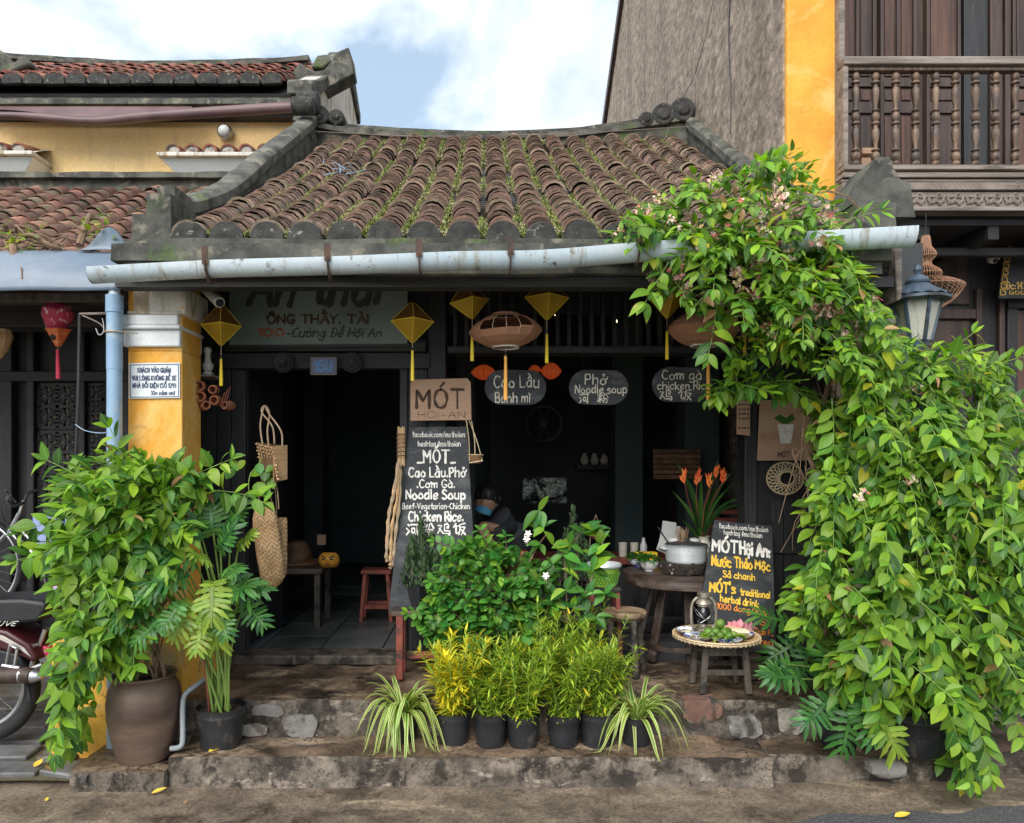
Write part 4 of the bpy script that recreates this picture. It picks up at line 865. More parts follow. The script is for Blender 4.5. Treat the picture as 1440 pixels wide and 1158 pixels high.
# metal sheet awning
aw = MB(); prof = [(4.62, 2.80), (4.35, 2.81), (4.12, 2.775), (3.98, 2.70), (3.90, 2.60), (3.87, 2.50)]
prof = [V((0, a, b)) for a, b in prof]
def awf(u, v):
    pp = cr3(prof, 4); k = v * (len(pp)-1); i = min(int(k), len(pp)-2); p = pp[i].lerp(pp[i+1], k - i)
    x = -5.2 + 3.29*u; return (x, p.y + .012*noise.noise(V((x*3, v*2, 0))), p.z + .012*noise.noise(V((x*2.2, v*1.5, 4))) + (.0 if u < .999 else 0))
aw.grid(awf, 70, 16)
awo = aw.build('metal_awning', M['sheet']); m_ = awo.modifiers.new('s', 'SOLIDIFY'); m_.thickness = .003
tag(awo, 'bent blue-grey sheet metal awning below the left neighbour roof', 'awning')
mb = MB(); mb.grid(lambda u, v: (px(110 + 64*u, 4.05), 4.05 + .10*v, pz(352 - 34*math.sin(math.pi*min(1, u*1.05))*v - 6*v, 4.05)), 14, 6)
o = mb.build('metal_scrap', M['sheet']); o.modifiers.new('s', 'SOLIDIFY').thickness = .003; tag(o, 'curled flap of blue-grey sheet metal sticking up above the awning', 'sheet metal')
# thin metal frame with hooks, blue string
fr = thing('pipe_frame', 'thin peeling metal frame standing left of the blue downpipe', 'frame', P(108, 700, 3.95))
mb = MB(); mb.tube([P(104, 760, 3.95), P(105, 690, 3.95), P(110, 560, 3.95), P(112, 442, 3.95)], .0085, 8); mb.build('upright', M['blackwood'], fr)
mb = MB(); mb.tube([P(112, 442, 3.95), P(150, 441, 3.95)], .007, 8); mb.build('top_bar', M['greywood'], fr)
mb = MB(); mb.tube(cr3([P(116, 444, 3.95), P(130, 450, 3.95), P(141, 456, 3.95), P(150, 466, 3.95)]), .004, 6); mb.build('brace', M['greywood'], fr)
mb = MB(); mb.tube(cr3([P(144, 448, 3.94), P(146, 458, 3.94), P(145, 468, 3.94), P(139, 471, 3.94), P(135, 462, 3.94)]), .003, 6); mb.build('hook', M['steel'], fr)
mb = MB(); mb.tube(cr3([P(106, 597, 3.94), P(118, 605, 3.93), P(135, 609, 3.9), P(150, 609, 3.87)]), .0025, 5); tag(mb.build('blue_twine', M['pvc_blue']), 'blue cord tied between the thin frame and the downpipe', 'cord')
# ---- upper house behind, at the left
uh = thing('upper_house', 'ochre upper storey with red tiled roof rising behind the left neighbour roof', 'building', (-4, 9, 0))
MB().box((-10, 8.6, 3.0), (-2.02, 9.0, 5.56)).build('wall', M['cream'], uh)
dk = MB(); dk.box((-10, 0, -.10), (-2.2, 2.6, -.05)); dm = Matrix.Translation(V((0, 8.42, 5.84))) @ Matrix.Rotation(math.atan(.66), 4, 'X'); dk.v = [dm @ p for p in dk.v]
uroof = dk.build('roof', M['blackwood_h'], uh)
rooffix(uroof, lambda: roof_rows(uroof, -7.6, -2.42, 22, 8.42, 5.93, 10.55, 7.22, .26, .105, M['tile_red'], M['tile_band'], M['pan'], nparts=180, band=0, caps=True, curve=.04, moss=0, seed=21))
mb = MB(); mb.box((-10, 8.30, pz(146, 8.3)), (-2.1, 8.44, pz(139, 8.3))); mb.box((-10, 8.36, pz(139, 8.3)+.002), (-2.14, 8.5, pz(134, 8.3))); o = mb.build('eave_moulding', M['mould'], uh); 
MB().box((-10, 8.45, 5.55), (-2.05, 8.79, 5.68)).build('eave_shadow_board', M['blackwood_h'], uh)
path = cr3([(-8.0, 10.6, 7.42), (-7.1, 10.6, 7.33), (-6, 10.6, 7.25), (-5, 10.6, 7.20), (-4, 10.6, 7.20), (-3, 10.6, 7.24), (-2.5, 10.6, 7.28)])
mb = MB(); sweep(mb, path, [(-.1, -.3), (-.1, 0), (-.16, 0), (-.16, .05), (-.08, .07), (-.08, .12), (.1, .12), (.1, -.3)], V((0, 1, 0))); o = mb.build('ridge', M['mould'], uh); rough_up(o, .3, .015, 2, .005, 9, 8)
def prismx(poly, x0, x1):  # poly in (y,z)
    mb = MB(); n = len(poly); mb.v = [V((x0, a, b)) for a, b in poly] + [V((x1, a, b)) for a, b in poly]
    mb.face(range(n)); mb.face([n + i for i in range(n)][::-1])
    for i in range(n): j = (i+1) % n; mb.face((i, j, n+j, n+i))
    return mb
prismx([(8.8, 3), (8.8, 5.95), (8.45, 5.8), (8.5, 5.98), (10.6, 7.3), (11.5, 6.9), (11.5, 3)], -2.16, -1.98).build('gable_wall', M['pale_plaster'], uh)
prismx([(8.28, 5.72), (8.28, 5.88), (8.7, 6.1), (9.5, 6.62), (10.5, 7.42), (10.72, 7.46), (11.5, 7.0), (11.5, 6.84), (10.6, 7.22), (9.5, 6.44), (8.6, 5.86)], -2.22, -1.93).build('gable_coping', M['mould'], uh, bevel=.02)
for poly in ([(415,128),(415,106),(424,94),(434,100),(446,106),(458,104),(468,92),(474,80),(492,72),(496,84),(500,110),(452,136)], [(440,100),(448,84),(462,82),(468,92),(456,102)]):
    mb = MB(); mb.prism([(px(a, 9.2), pz(b, 9.2)) for a, b in poly], 9.1, 9.35); o = mb.build('scroll_block', M['mould'], uh, bevel=.02)
mb = MB(); mb.prism([(px(a, 9.2), pz(b, 9.2)) for a, b in [(0,118),(0,74),(8,76),(16,86),(26,94),(34,86),(44,86),(50,96),(30,104),(20,110)]], 9.1, 9.3); mb.build('scroll_block', M['mould'], uh, bevel=.03)
# plum gutter sagging under the eave
gpth = cr3([P(-30, 162, 8.2), P(40, 164, 8.2), P(110, 170, 8.2), (P(150, 170, 8.2)), P(210, 164, 8.2), P(330, 156, 8.2), P(450, 149, 8.2)], 5)
M['plum'] = mat('plum_brown_gutter', (.10, .055, .06), (.17, .10, .10), sc=3, rough=.5, bump=.05)
mb = MB(); mb.tube(gpth, [.035 + .022 * min(1, i / 18) for i in range(len(gpth))], 12); mb.build('gutter', M['plum'], uh)
mb = MB(); mb.grid(lambda u, v: P(-30 + 300*u, 150 + 4*v + (14 * math.exp(-((u-.5)/.22)**2))*v, 8.3 - .1*v), 30, 4); mb.build('sagging_sheet', M['plum'], uh)
# tiled hoods over hidden windows
for k, (xa, xb, y0, y1) in enumerate(((228, 392, 204, 242), (-60, 50, 204, 240))):
    hd = MB(); z0, z1 = pz(y1, 8.3), pz(y1 - 17, 8.3); X0, X1 = px(xa, 8.3), px(xb, 8.3)
    hd.v = [V(p) for p in ((X0+.14, 8.35, z0), (X1-.14, 8.35, z0), (X1-.1, 8.79, z0), (X0+.1, 8.79, z0), (X0, 8.25, z1), (X1, 8.25, z1), (X1, 8.79, z1), (X0, 8.79, z1))]
    hd.f = [(0,3,2,1),(4,5,6,7),(0,1,5,4),(1,2,6,5),(2,3,7,6),(3,0,4,7)]; hd.m = [0]*6; h = hd.build('window_hood', M['whitesign'], uh, bevel=.01)
    mb = MB(); mb.box((X0-.02, 8.2, z1+.002), (X1+.02, 8.79, z1+.05)); mb.build('hood_slab', M['pale_plaster'], h, bevel=.01)
    mb = MB(); mb.grid(lambda u, v: (X0 + (X1-X0)*u, 8.28 + .5*v, z1 + .06 + .16*min(1, v*1.6) + .02*noise.noise(V((u*9, v*3, k)))), 24, 6); o = mb.build('hood_mortar', M['pale_plaster'], h)
    n_ = max(2, int((X1 - X0) / .19))
    for i in range(n_):
        x = X0 + .16 + (X1 - X0 - .3) * i / max(1, n_ - 1)
        t = arc_tile(.085, .34, .02, 7).build('tile', M['tile_red'], h, world=False, recalc=False); t.location = V((x, 8.22, z1 + .06)) - org(uh); t.rotation_euler = (R(14), 0, rnd(-.08, .08))
        t = MB().tube([(0, -.005, -.01), (0, .02, -.01)], .065, 12).build('tile_mouth', M['chip_white'], h, world=False); t.location = V((x, 8.225, z1 + .085)) - org(uh)
bl = thing('wall_lamp', 'round grey bulkhead lamp on the ochre upper wall', 'lamp', P(318, 188, 8.56))
MB().lathe([(0, 0), (.085, 0), (.085, .06), (.072, .09)], (0, 0, 0), 20, Matrix.Rotation(R(90), 4, 'X')).build('ring', M['steel'], bl, world=False)
MB().ball((0, -.07, 0), (.07, .05, .07), 16, 10).build('globe', M['whitesign'], bl, world=False)
MB().box((px(0,8.55)-1, 8.56, pz(263,8.75)), (px(26,8.55), 8.6, pz(256,8.75))).build('window_frame', M['blackwood'], uh)
# ---------------------------------------------------------------- house to the right, two storeys with a balcony
rh = thing('balcony_house', 'tall weathered house at the right with wooden balcony and ochre corner strip', 'building', (4, 6, 0))
mb = prismx([(5.44, 0), (5.44, 8.1), (9.4, 10.5), (13.43, 7.70), (13.43, 0)], 2.19, 2.40); mb.build('side_wall', M['grey_plaster'], rh)
prismx([(5.3, 8.12), (9.4, 10.62), (13.55, 7.74), (13.45, 7.62), (9.4, 10.46), (5.3, 7.98)], 2.13, 2.42).build('gable_trim', M['brownwood'], rh)
mb = MB().box((2.205, 5.40, 0), (px(1176, 5.4), 5.62, 9)); o = mb.build('ochre_strip', M['yellow'], rh, bevel=.01)
MB().box((px(1176, 5.35)+.012, 5.33, 2.9), (px(1184, 5.35)+.012, 5.60, 8)).build('corner_post', M['greywood'], rh, bevel=.004)
# balcony slab, beam, frieze
bx0, bx1 = px(1182, 5.3), 9.0
MB().box((2.62, 5.22, pz(252, 5.2)), (bx1, 6.8, pz(246, 5.2))).build('balcony_floor', M['brownwood'], rh)
for y0, y1, pr_, m in ((244, 251, 0, 'greywood'), (252, 256, .02, 'greywood'), (257, 268, .01, 'carved'), (269, 292, .03, 'carved'), (292.5, 298, .0, 'greywood')):
    MB().box((px(1184, 5.2), 5.18 + pr_, pz(y1, 5.2)+.001), (bx1, 5.30, pz(y0, 5.2)-.001)).build('carved_beam' if m == 'carved' else 'beam_moulding', M[m], rh, bevel=.004)
def ZP(x, y): return P(x, y, 5.205)
cv = MB(); rr = random.Random(5)
for k in range(11):   # scrolling cloud relief
    x = 1262 + k * 27; pts = []
    for s_ in (-1, 1):
        sp_ = [ZP(x + s_*(4 + 7*math.cos(a)*(1-a/9)) , 280 + 6.5*math.sin(a)*(1-a/9)) for a in [i*.5 for i in range(12)]]
        cv.tube(sp_, .009, 5)
    cv.tube(cr3([ZP(x-12, 276), ZP(x-6, 286), ZP(x, 277 + rr.uniform(-3, 3)), ZP(x+6, 288), ZP(x+13, 275)]), .008, 5)
    cv.tube(cr3([ZP(x-10, 287), ZP(x-2, 283), ZP(x+4, 272), ZP(x+12, 284)]), .007, 5)
for x in (1252, 1430):
    cv.tube([ZP(x + 5*math.cos(a), 262 + 4*math.sin(a)) + V((0, -.012, 0)) for a in [i*.524 for i in range(13)]], .006, 5); cv.ball(ZP(x, 262) + V((0, -.012, 0)), .012, 6, 5)
    cv.tube([ZP(x-16, 262)+V((0,-.012,0)), ZP(x-7, 262)+V((0,-.012,0))], .006, 5); cv.tube([ZP(x+7, 262)+V((0,-.012,0)), ZP(x+16, 262)+V((0,-.012,0))], .006, 5)
for i in range(10):
    x = 1308 + i*7; cv.tube([ZP(x, 258)+V((0,-.012,0)), ZP(x+9, 267)+V((0,-.012,0))], .005, 4); cv.tube([ZP(x+9, 258)+V((0,-.012,0)), ZP(x+4, 262)+V((0,-.012,0))], .005, 4)
cv.build('carving', M['carved'], rh, kind='stuff')
# balustrade
MB().box((bx0, 5.24, pz(92, 5.26)), (bx1, 5.36, pz(81, 5.26))).build('handrail', M['greywood'], rh, bevel=.008)
MB().box((bx0+.01, 5.27, pz(98, 5.26)), (bx1, 5.33, pz(92, 5.26)-.002)).build('under_rail', M['turned'], rh, bevel=.004)
MB().box((bx0, 5.24, pz(240, 5.26)), (bx1, 5.36, pz(233, 5.26))).build('bottom_rail', M['greywood'], rh, bevel=.006)
MB().box((bx0, 5.255, pz(233, 5.26)+.002), (bx0+.035, 5.345, pz(93, 5.26))).build('end_post', M['greywood'], rh, bevel=.004)
H = pz(98, 5.3) - pz(233, 5.3); k = H / 100
pf = [(3.2,0),(3.6,1.5),(3.4,3),(2.2,4),(3.4,6),(4.2,9),(3.4,12),(1.9,13.5),(3.6,15),(3.6,16),(1.8,17.5),(1.7,20),(2.4,24),(3.2,29),(3.5,33),(3.3,35),(3.0,35.5),(3.0,37),(2.0,38),(2.0,41),(3.8,42.5),(3.8,44),(2.2,45.5),(3.3,47.5),(3.9,50.5),(3.2,53.5),(1.8,55),(3.3,56.5),(3.3,57.5),(1.7,58.5),(1.8,62),(2.6,67),(3.2,72),(3.5,76),(3.3,78),(3.0,78.5),(3.0,80),(1.9,81),(1.9,83.5),(3.9,85),(3.9,86.5),(2.1,88),(3.2,90),(3.7,92.5),(2.9,95),(1.9,96.3),(3.4,98),(3.2,100)]
bme = MB().lathe([(r_*k*1.12, z*k) for r_, z in pf], n=16, cap0=True, cap1=True).mesh('baluster', M['turned'])
for i in range(26):
    o = mesh_obj('baluster', bme, None, rh); o.location = V((px(1203 + 28.1*i, 5.3), 5.3, pz(233, 5.3) + .002)) - org(rh); o.rotation_euler = (0, 0, i * 1.1)
# panelled doors behind the balcony
DD = 6.7; MB().box((2.6, DD+.06, 3.2), (9, DD+.2, 7)).build('upper_wall', M['brownwood'], rh)
zb, zt = 3.33, 6.2
def door_upper(x0, x1, m, cols=2):
    X0, X1 = px(x0, DD), px(x1, DD); lf = MB().box((X0, DD+.02, zb), (X1, DD+.055, zt)).build('shutter', M[m], rh)
    w = X1 - X0; fw = w*.09; rows = [(zb, 4.12), (4.22, 4.76), (4.86, 5.0), (5.08, 5.86), (5.94, zt)]
    for c in range(cols + 1):
        xx = X0 + (w - fw) * c / cols; 
        for i, (a, b) in enumerate(rows):
            if c in (0, cols) : continue
            MB().box((xx, DD-.002, a+.003), (xx+fw, DD+.019, b-.003)).build('stile', M[m], lf, bevel=.003)
    for xx in (X0, X1 - fw): MB().box((xx, DD-.006, zb), (xx+fw, DD+.019, zt)).build('stile', M[m], lf, bevel=.004)
    for a, b in zip(rows[:-1], rows[1:]): MB().box((X0+fw+.001, DD-.004, a[1]), (X1-fw-.001, DD+.019, b[0])).build('rail', M[m], lf, bevel=.004)
    for a, b in rows:
        for c in range(cols):
            xa = X0 + (w-fw)*c/cols + fw; xb = X0 + (w-fw)*(c+1)/cols
            MB().box((xa+.018, DD+.006, a+.02), (xb-.018, DD+.0195, b-.02)).build('panel', M['redwood' if m == 'brownwood' and random.random() < .6 else m], lf, bevel=.006)
door_upper(1180, 1232, 'brownwood'); door_upper(1238, 1289, 'brownwood'); door_upper(1303, 1351, 'brownwood', 1)
for i, (a, b) in enumerate(((1356, 1390), (1391, 1402), (1403, 1411), (1412, 1420))): MB().box((px(a, DD), DD - .02*(i % 2), zb), (px(b, DD)-.004, DD+.055, zt)).build('upright_board', M['blackwood' if i == 0 else 'brownwood'], rh, bevel=.006)
door_upper(1424, 1475, 'brownwood'); door_upper(1480, 1530, 'brownwood')
MB().box((2.6, DD-.05, pz(240,DD)-.1), (9, DD+.01, zb-.005)).build('door_sill', M['brownwood'], rh, bevel=.01)
for i, (a, b, c, d_) in enumerate(((1213, 1228, 208, 216), (1212, 1228, 222, 232), (1246, 1262, 226, 230))): 
    tag(MB().box((px(a, 6), 6.0, pz(d_, 6)), (px(b, 6), 6.15, pz(c, 6))).build('wooden_box', M['cardboard']), ['small tan box lying highest behind the balusters', 'tan box lying below another behind the leftmost balusters', 'thin tan slat lying on the balcony behind the third baluster'][i], 'box')
# lower front of the right house
FD = 6.0; MB().box((2.45, FD, 0), (9, FD+.2, 3.35)).build('lower_wall', M['blackwood'], rh)
MB().box((2.45, 5.31, 3.30), (9, 6.0, 3.34)).build('balcony_soffit', M['blackwood_h'], rh)
for i in range(9): MB().box((2.62 + i*.5, 5.32, 3.2), (2.70 + i*.5, 5.98, 3.298)).build('joist', M['blackwood_h'], rh, bevel=.004)
MB().box((2.46, 5.55, 3.15), (9, 5.62, 3.21)).build('cross_beam', M['blackwood_h'], rh, bevel=.004)
for x0, x1 in ((1250, 1262), (1368, 1376), (1400, 1408)): MB().box((px(x0, FD), FD-.05, .1), (px(x1, FD), FD-.001, 3.0)).build('upright', M['brownwood'], rh, bevel=.006)
for x0, x1, y0, y1 in ((1268, 1362, 350, 430), (1268, 1362, 452, 560), (1268, 1362, 575, 800)): 
    MB().box((px(x0, FD), FD-.025, pz(y1, FD)), (px(x1, FD), FD-.001, pz(y0, FD))).build('wall_panel', M['brownwood' if y0 < 560 else 'blackwood'], rh, bevel=.012)
MB().box((px(1262, FD), FD-.045, pz(450, FD)), (px(1368, FD), FD-.001, pz(436, FD))).build('rail', M['brownwood'], rh, bevel=.006)
dfm = MB(); [dfm.box(a, b) for a, b in (((px(1410, FD), FD-.06, .1), (px(1424, FD), FD-.002, pz(436, FD))), ((px(1410, FD), FD-.065, pz(436, FD)+.001), (9, FD-.002, pz(424, FD))))]; dfm.build('door_frame', M['blackwood'], rh, bevel=.006)
MB().box((px(1425, FD), FD-.02, .1), (8.5, FD-.003, pz(438, FD))).build('lower_door', M['redwood'], rh)
# ---------------------------------------------------------------- leaves and plants
def leaf_mb(w=.5, n=6, droop=.18, fold=.16, wave=0, peak=.42, tip=1.6, curl=0, L=1.0):
    """unit-length leaf along +y, width w; droops toward the tip"""
    mb = MB(); rows = []
    for i in range(n + 1):
        u = i / n; s = math.sin(math.pi * u ** (math.log(.5) / math.log(peak))) ** (.75 if u < peak else tip * .6)
        hw = w / 2 * max(s, .0); 
        if i == 0: hw = .02 * w
        z = -droop * u * u + curl * math.sin(u * 3); wv = wave * math.sin(u * 19)
        rows.append([V((-hw, u * L, z + fold * hw + wv * hw)), V((0, u * L, z)), V((hw, u * L, z + fold * hw - wv * hw))])
    if n >= 1: rows[-1] = [V((0, L, -droop))] * 1
    for r in rows[:-1]: mb.v += r
    mb.v += rows[-1]; m = len(mb.v) - 1
    for i in range(n - 1):
        for k in range(2):
            a = i*3+k; mb.face((a, a+1, a+4, a+3), ((i/n, k/2), (i/n, (k+1)/2), ((i+1)/n, (k+1)/2), ((i+1)/n, k/2)))
    for k in range(2): mb.face(((n-1)*3+k, (n-1)*3+k+1, m), (((n-1)/n, k/2), ((n-1)/n, (k+1)/2), (1, .5)))
    return mb
def lobed_mb(lobes=8, L=1.0, w=.95, droop=.25, seed=0):
    """deeply cut philodendron blade along +y: narrow lobes each side of the midrib"""
    rr = random.Random(seed); mb = MB()
    def zf(x, y): return -droop * y * y - .25 * abs(x) ** 1.5 + .04 * math.sin(9 * y + 5 * x)
    for s in (-1, 1):
        for i in range(lobes):
            u = .02 + .93 * i / lobes; ln = w / 2 * (math.sin(math.pi * (.16 + .78 * u)) ** .6) * rr.uniform(.85, 1.08); ang = R(-28 + 85 * u + rr.uniform(-5, 5))
            c0 = V((0, u * L)); d = V((math.cos(ang), math.sin(ang))); wl = .036 * (1.15 - .4*u); nrm = V((-d.y, d.x)); b = len(mb.v); n = 5
            for k in range(n + 1):
                t = k / n; p = c0 + d * ln * t + V((0, 1)) * (.10 * t * t * ln); ww = wl * (.75 + .9 * math.sin(math.pi * min(1, .15 + t * .8)) + .35 * math.sin(t * 14 + i)) * (1 if t < .99 else .1)
                for q in (-1, 0, 1):
                    a = p + nrm * ww * q; mb.v.append(V((s * max(a.x, 0) if True else 0, a.y, zf(a.x, a.y) + (.015 if q else 0))))
            for k in range(n):
                for q in range(2): z = b + k*3 + q; mb.face((z, z+1, z+4, z+3), ((k/n, q/2), (k/n, (q+1)/2), ((k+1)/n, (q+1)/2), ((k+1)/n, q/2)))
    b = len(mb.v)
    for k in range(9):
        u = k / 8; ww = .055 * (1.2 - .8 * u)
        for q in (-1, 0, 1): mb.v.append(V((q * ww, u * L * 1.04, zf(0, u) + .004 + (.006 if q else -.004))))
    for k in range(8):
        for q in range(2): z = b + k*3 + q; mb.face((z, z+1, z+4, z+3), ((k/8, q/2), (k/8, (q+1)/2), ((k+1)/8, (q+1)/2), ((k+1)/8, q/2)))
    return mb
def mat_from(pos, d, n, s, sx=1.0):
    d = V(d).normalized(); n = V(n); n = n - d * n.dot(d)
    if n.length < 1e-5: n = V((0, -1, .3)) - d * V((0, -1, .3)).dot(d)
    n.normalize(); x = d.cross(n)
    return Matrix.Translation(V(pos)) @ Matrix((x * s * sx, d * s, n * s)).transposed().to_4x4()
class Leaves:
    def __init__(s, protos, mats, weights=None): s.p = protos; s.mats = mats; s.w = weights or [1]*len(mats); s.l = []
    def add(s, pos, d, n, size, sx=1.0, mi=None, pi=None):
        if mi is None: mi = random.choices(range(len(s.mats)), s.w)[0]
        s.l.append((mat_from(pos, d, n, size, sx), random.randrange(len(s.p)) if pi is None else pi, mi, V(pos), size))
    def finish(s, root, nparts=300, name='leaf'):
        o_ = org(root); cache = {}
        def key(q):
            p = q[3]; x = CX + p.x*F/p.y; y = CY - (p.z-EYE)*F/p.y; vis = 0 if (-20 < x < 1460 and -20 < y < 1178) else 5
            return p.y - 1.2 * q[4] + vis + random.uniform(0, .12)
        s.l.sort(key=key)
        for Mx, pi, mi, p, z in s.l[:nparts]:
            if (pi, mi) not in cache: cache[(pi, mi)] = s.p[pi].mesh(name, s.mats[mi], recalc=False)
            o = mesh_obj(name, cache[(pi, mi)], None, root); o.matrix_local = Matrix.Translation(-o_) @ Mx
        if len(s.l) > nparts:
            mb = MB()
            for Mx, pi, mi, p, z in s.l[nparts:]:
                q = s.p[pi]; mb.mi = mi; f0 = len(mb.f); b = len(mb.v); mb.v += [Mx @ v for v in q.v]
                for k, f in enumerate(q.f): mb.face([b + i for i in f], q.uv.get(k))
            mb.build('foliage', s.mats, root, kind='stuff', recalc=False)
def inpoly(x, y, poly):
    c = False; n = len(poly); j = n - 1
    for i in range(n):
        if (poly[i][1] > y) != (poly[j][1] > y) and x < (poly[j][0]-poly[i][0])*(y-poly[i][1])/(poly[j][1]-poly[i][1])+poly[i][0]: c = not c
        j = i
    return c
def edgedist(x, y, poly):
    best = 1e9; n = len(poly)
    for i in range(n):
        ax, ay = poly[i]; bx, by = poly[(i+1) % n]; dx, dy = bx-ax, by-ay
        t = max(0, min(1, ((x-ax)*dx + (y-ay)*dy) / (dx*dx+dy*dy+1e-9))); best = min(best, math.hypot(x-ax-dx*t, y-ay-dy*t))
    return best
LEAF = [leaf_mb(.52, 6, .22, .22), leaf_mb(.44, 6, .40, .15, wave=.2), leaf_mb(.60, 6, .12, .38), leaf_mb(.50, 6, -.05, .2, wave=.25), leaf_mb(.40, 6, .55, .5, peak=.5), leaf_mb(.56, 6, .3, .1, wave=.3, curl=.06)]
LEAFR = [leaf_mb(.72, 6, .22, .2, peak=.45, tip=1.0), leaf_mb(.66, 6, .35, .15, wave=.12, peak=.45, tip=1.1), leaf_mb(.78, 6, .08, .25, peak=.45, tip=1.0)]
NARROW = [leaf_mb(.17, 5, .18, .2), leaf_mb(.14, 5, .4, .2), leaf_mb(.20, 5, .0, .2)]
def sprig(LV, stem, p, d, n, step, ls, twist=.3, droop=.1, opp=True, up=V((0, -.45, .9)), jit=.25, srad=.0022, grow=0, fl=None, test=None):
    """a shoot from p along d with pairs of leaves"""
    d = V(d).normalized(); pts = [V(p)]; q = V(p)
    ph = random.random() * 3
    for i in range(n):
        d = (d + V((rnd(-.12, .12), rnd(-.1, .1), -droop + rnd(-.08, .08)))).normalized(); q = q + d * step; pts.append(q.copy())
        if test and not test(q): break
        side = d.cross(V((0, -1, .25))); 
        if side.length < .2: side = V((1, 0, 0))
        side.normalize(); sz = ls * rnd(.7, 1.12) * (1 - .35 * max(0, (i - n*.6) / (n*.4 + .01))) * (1 + grow * i)
        for s in ((-1, 1) if opp else ((-1) ** i,)):
            dd = side * s * rnd(.5, 1) + d * rnd(.2, .8) + V((rnd(-jit, jit)*1.5, rnd(-.5, .1), rnd(-.5, .2)))
            LV.add(q + side * s * .004, dd, up + V((rnd(-.5, .5), rnd(-.3, .3), rnd(-.25, .3))), sz, rnd(.85, 1.15))
    LV.add(q, d + V((rnd(-.2, .2), -.1, 0)), up + V((rnd(-.4, .4), 0, 0)), ls * .75)
    stem.tube(pts, [srad * (1.2 - .6 * i / len(pts)) for i in range(len(pts))], 4, caps=False)
    return pts
def volume_plant(LV, stem, poly, dmid, thick, count, ls, n=(4, 8), step=.05, ddir=None, back=.3, flat=1.0, droop=.12, dens=None, noise_gap=0, up=V((0, -.45, .9)), seed=1):
    xs = [p[0] for p in poly]; ys = [p[1] for p in poly]; c = 0; tries = 0; out = []
    maxd = 90.0
    while c < count and tries < count * 60:
        tries += 1; x = rnd(min(xs), max(xs)); y = rnd(min(ys), max(ys))
        if not inpoly(x, y, poly): continue
        if noise_gap and noise.noise(V((x*.012, y*.012, seed))) < -.32 * (1/noise_gap) and random.random() < .75: continue
        e = min(1, edgedist(x, y, poly) / maxd); bulge = thick * math.sqrt(max(0, 1 - (1 - e) ** 2))
        lump = .12 * thick / .3 * noise.noise(V((x*.018, y*.018, seed + 5)))
        t = 1 if random.random() > back else rnd(-.6, .8)
        d = dmid - bulge * t - lump; p = P(x, y, d)
        dr = ddir(x, y) if ddir else V((0, 0, -1))
        dv = (V(dr) + V((rnd(-1.1, 1.1), rnd(-.7, .1), rnd(-.5, .8))))
        k = random.randint(*n)
        def test(q, poly=poly): return inpoly(CX + q.x*F/q.y, CY - (q.z-EYE)*F/q.y, poly)
        out.append(sprig(LV, stem, p, dv, k, step * rnd(.75, 1.25), ls * rnd(.6, 1.25), droop=droop, test=test, up=up)); c += 1
    return out
def flower_mb(k=8, r=.035, seed=0, pet=.014):
    rr = random.Random(seed); mb = MB()
    for i in range(k):
        c = V((rr.uniform(-1, 1), rr.uniform(-.6, .3), rr.uniform(-.8, .8))) * r; n = V((rr.uniform(-.6, .6), -1, rr.uniform(-.3, .8))).normalized(); u = n.cross(V((0, 0, 1))).normalized(); v = n.cross(u)
        ph = rr.random() * 6; s = pet * rr.uniform(.7, 1.2)
        for j in range(5):
            a = ph + j * 2*math.pi/5; d = u*math.cos(a) + v*math.sin(a); e = u*math.cos(a+.5) + v*math.sin(a+.5); f = u*math.cos(a-.5) + v*math.sin(a-.5)
            mb.add([c, c + e*s*.6 + n*.003, c + d*s + n*.002, c + f*s*.6 + n*.003], [(0, 1, 2, 3)])
        mb.tube([c, c + V((rr.uniform(-.01,.01), .01, -.03))], .0012, 3, caps=False)
    return mb
FLW = []
for s in range(6):
    q = flower_mb(13, .042, s, .015); q.m = [(0, 0, 0, 1, 2)[hash((s * 31 + i // 8) * 7919) % 5] for i in range(len(q.m))]
    FLW.append(q.mesh('flower_cluster', [M['flower'], M['flower_red'], M['flower_bud']], smooth=False, recalc=False))
# ---- the big creeper at the right
cre = thing('flowering_creeper', 'huge leafy creeper with pink and white flowers climbing over the right side of the shop', 'climbing plant', (px(1290, 3.9), 3.9, .13))
LV = Leaves(LEAF, [M['lf_vine'], M['lf_bush'], M['lf_vine_y'], M['lf_dry']], [.68, .29, .012, .012]); stem = MB()
polyA = [(866,332),(900,292),(950,262),(1000,250),(1050,240),(1085,222),(1108,214),(1140,240),(1160,282),(1190,310),(1205,350),(1210,400),(1245,440),(1268,484),(1345,478),(1390,500),(1420,545),(1300,560),(1215,560),(1180,530),(1150,520),(1120,500),(1085,520),(1062,500),(1060,470),(1020,440),(990,430),(950,420),(905,398),(925,372),(890,350)]
polyB = [(1205,480),(1290,502),(1345,474),(1400,505),(1440,560),(1500,650),(1500,1000),(1432,1010),(1440,980),(1398,960),(1384,1010),(1372,1096),(1340,1092),(1316,1040),(1300,980),(1262,990),(1238,1000),(1215,960),(1190,975),(1150,930),(1168,895),(1125,878),(1105,850),(1118,800),(1150,770),(1128,735),(1150,690),(1180,650),(1170,610),(1190,560)]
polyC = [(1020,452),(1062,455),(1062,500),(1100,530),(1145,545),(1215,560),(1220,700),(1165,700),(1150,640),(1148,590),(1120,560),(1090,545),(1040,552),(1015,575),(998,548),(1030,520)]
def dA(x, y): return V(((x - 1110) / 260.0, -.5, .15 + (330 - y) / 500.0))
sA = volume_plant(LV, stem, polyA, 3.95, .34, 300, .082, n=(4, 8), step=.042, ddir=dA, droop=.14, seed=2)
def dB(x, y): return V(((x - 1290) / 500.0, -.35, -.9))
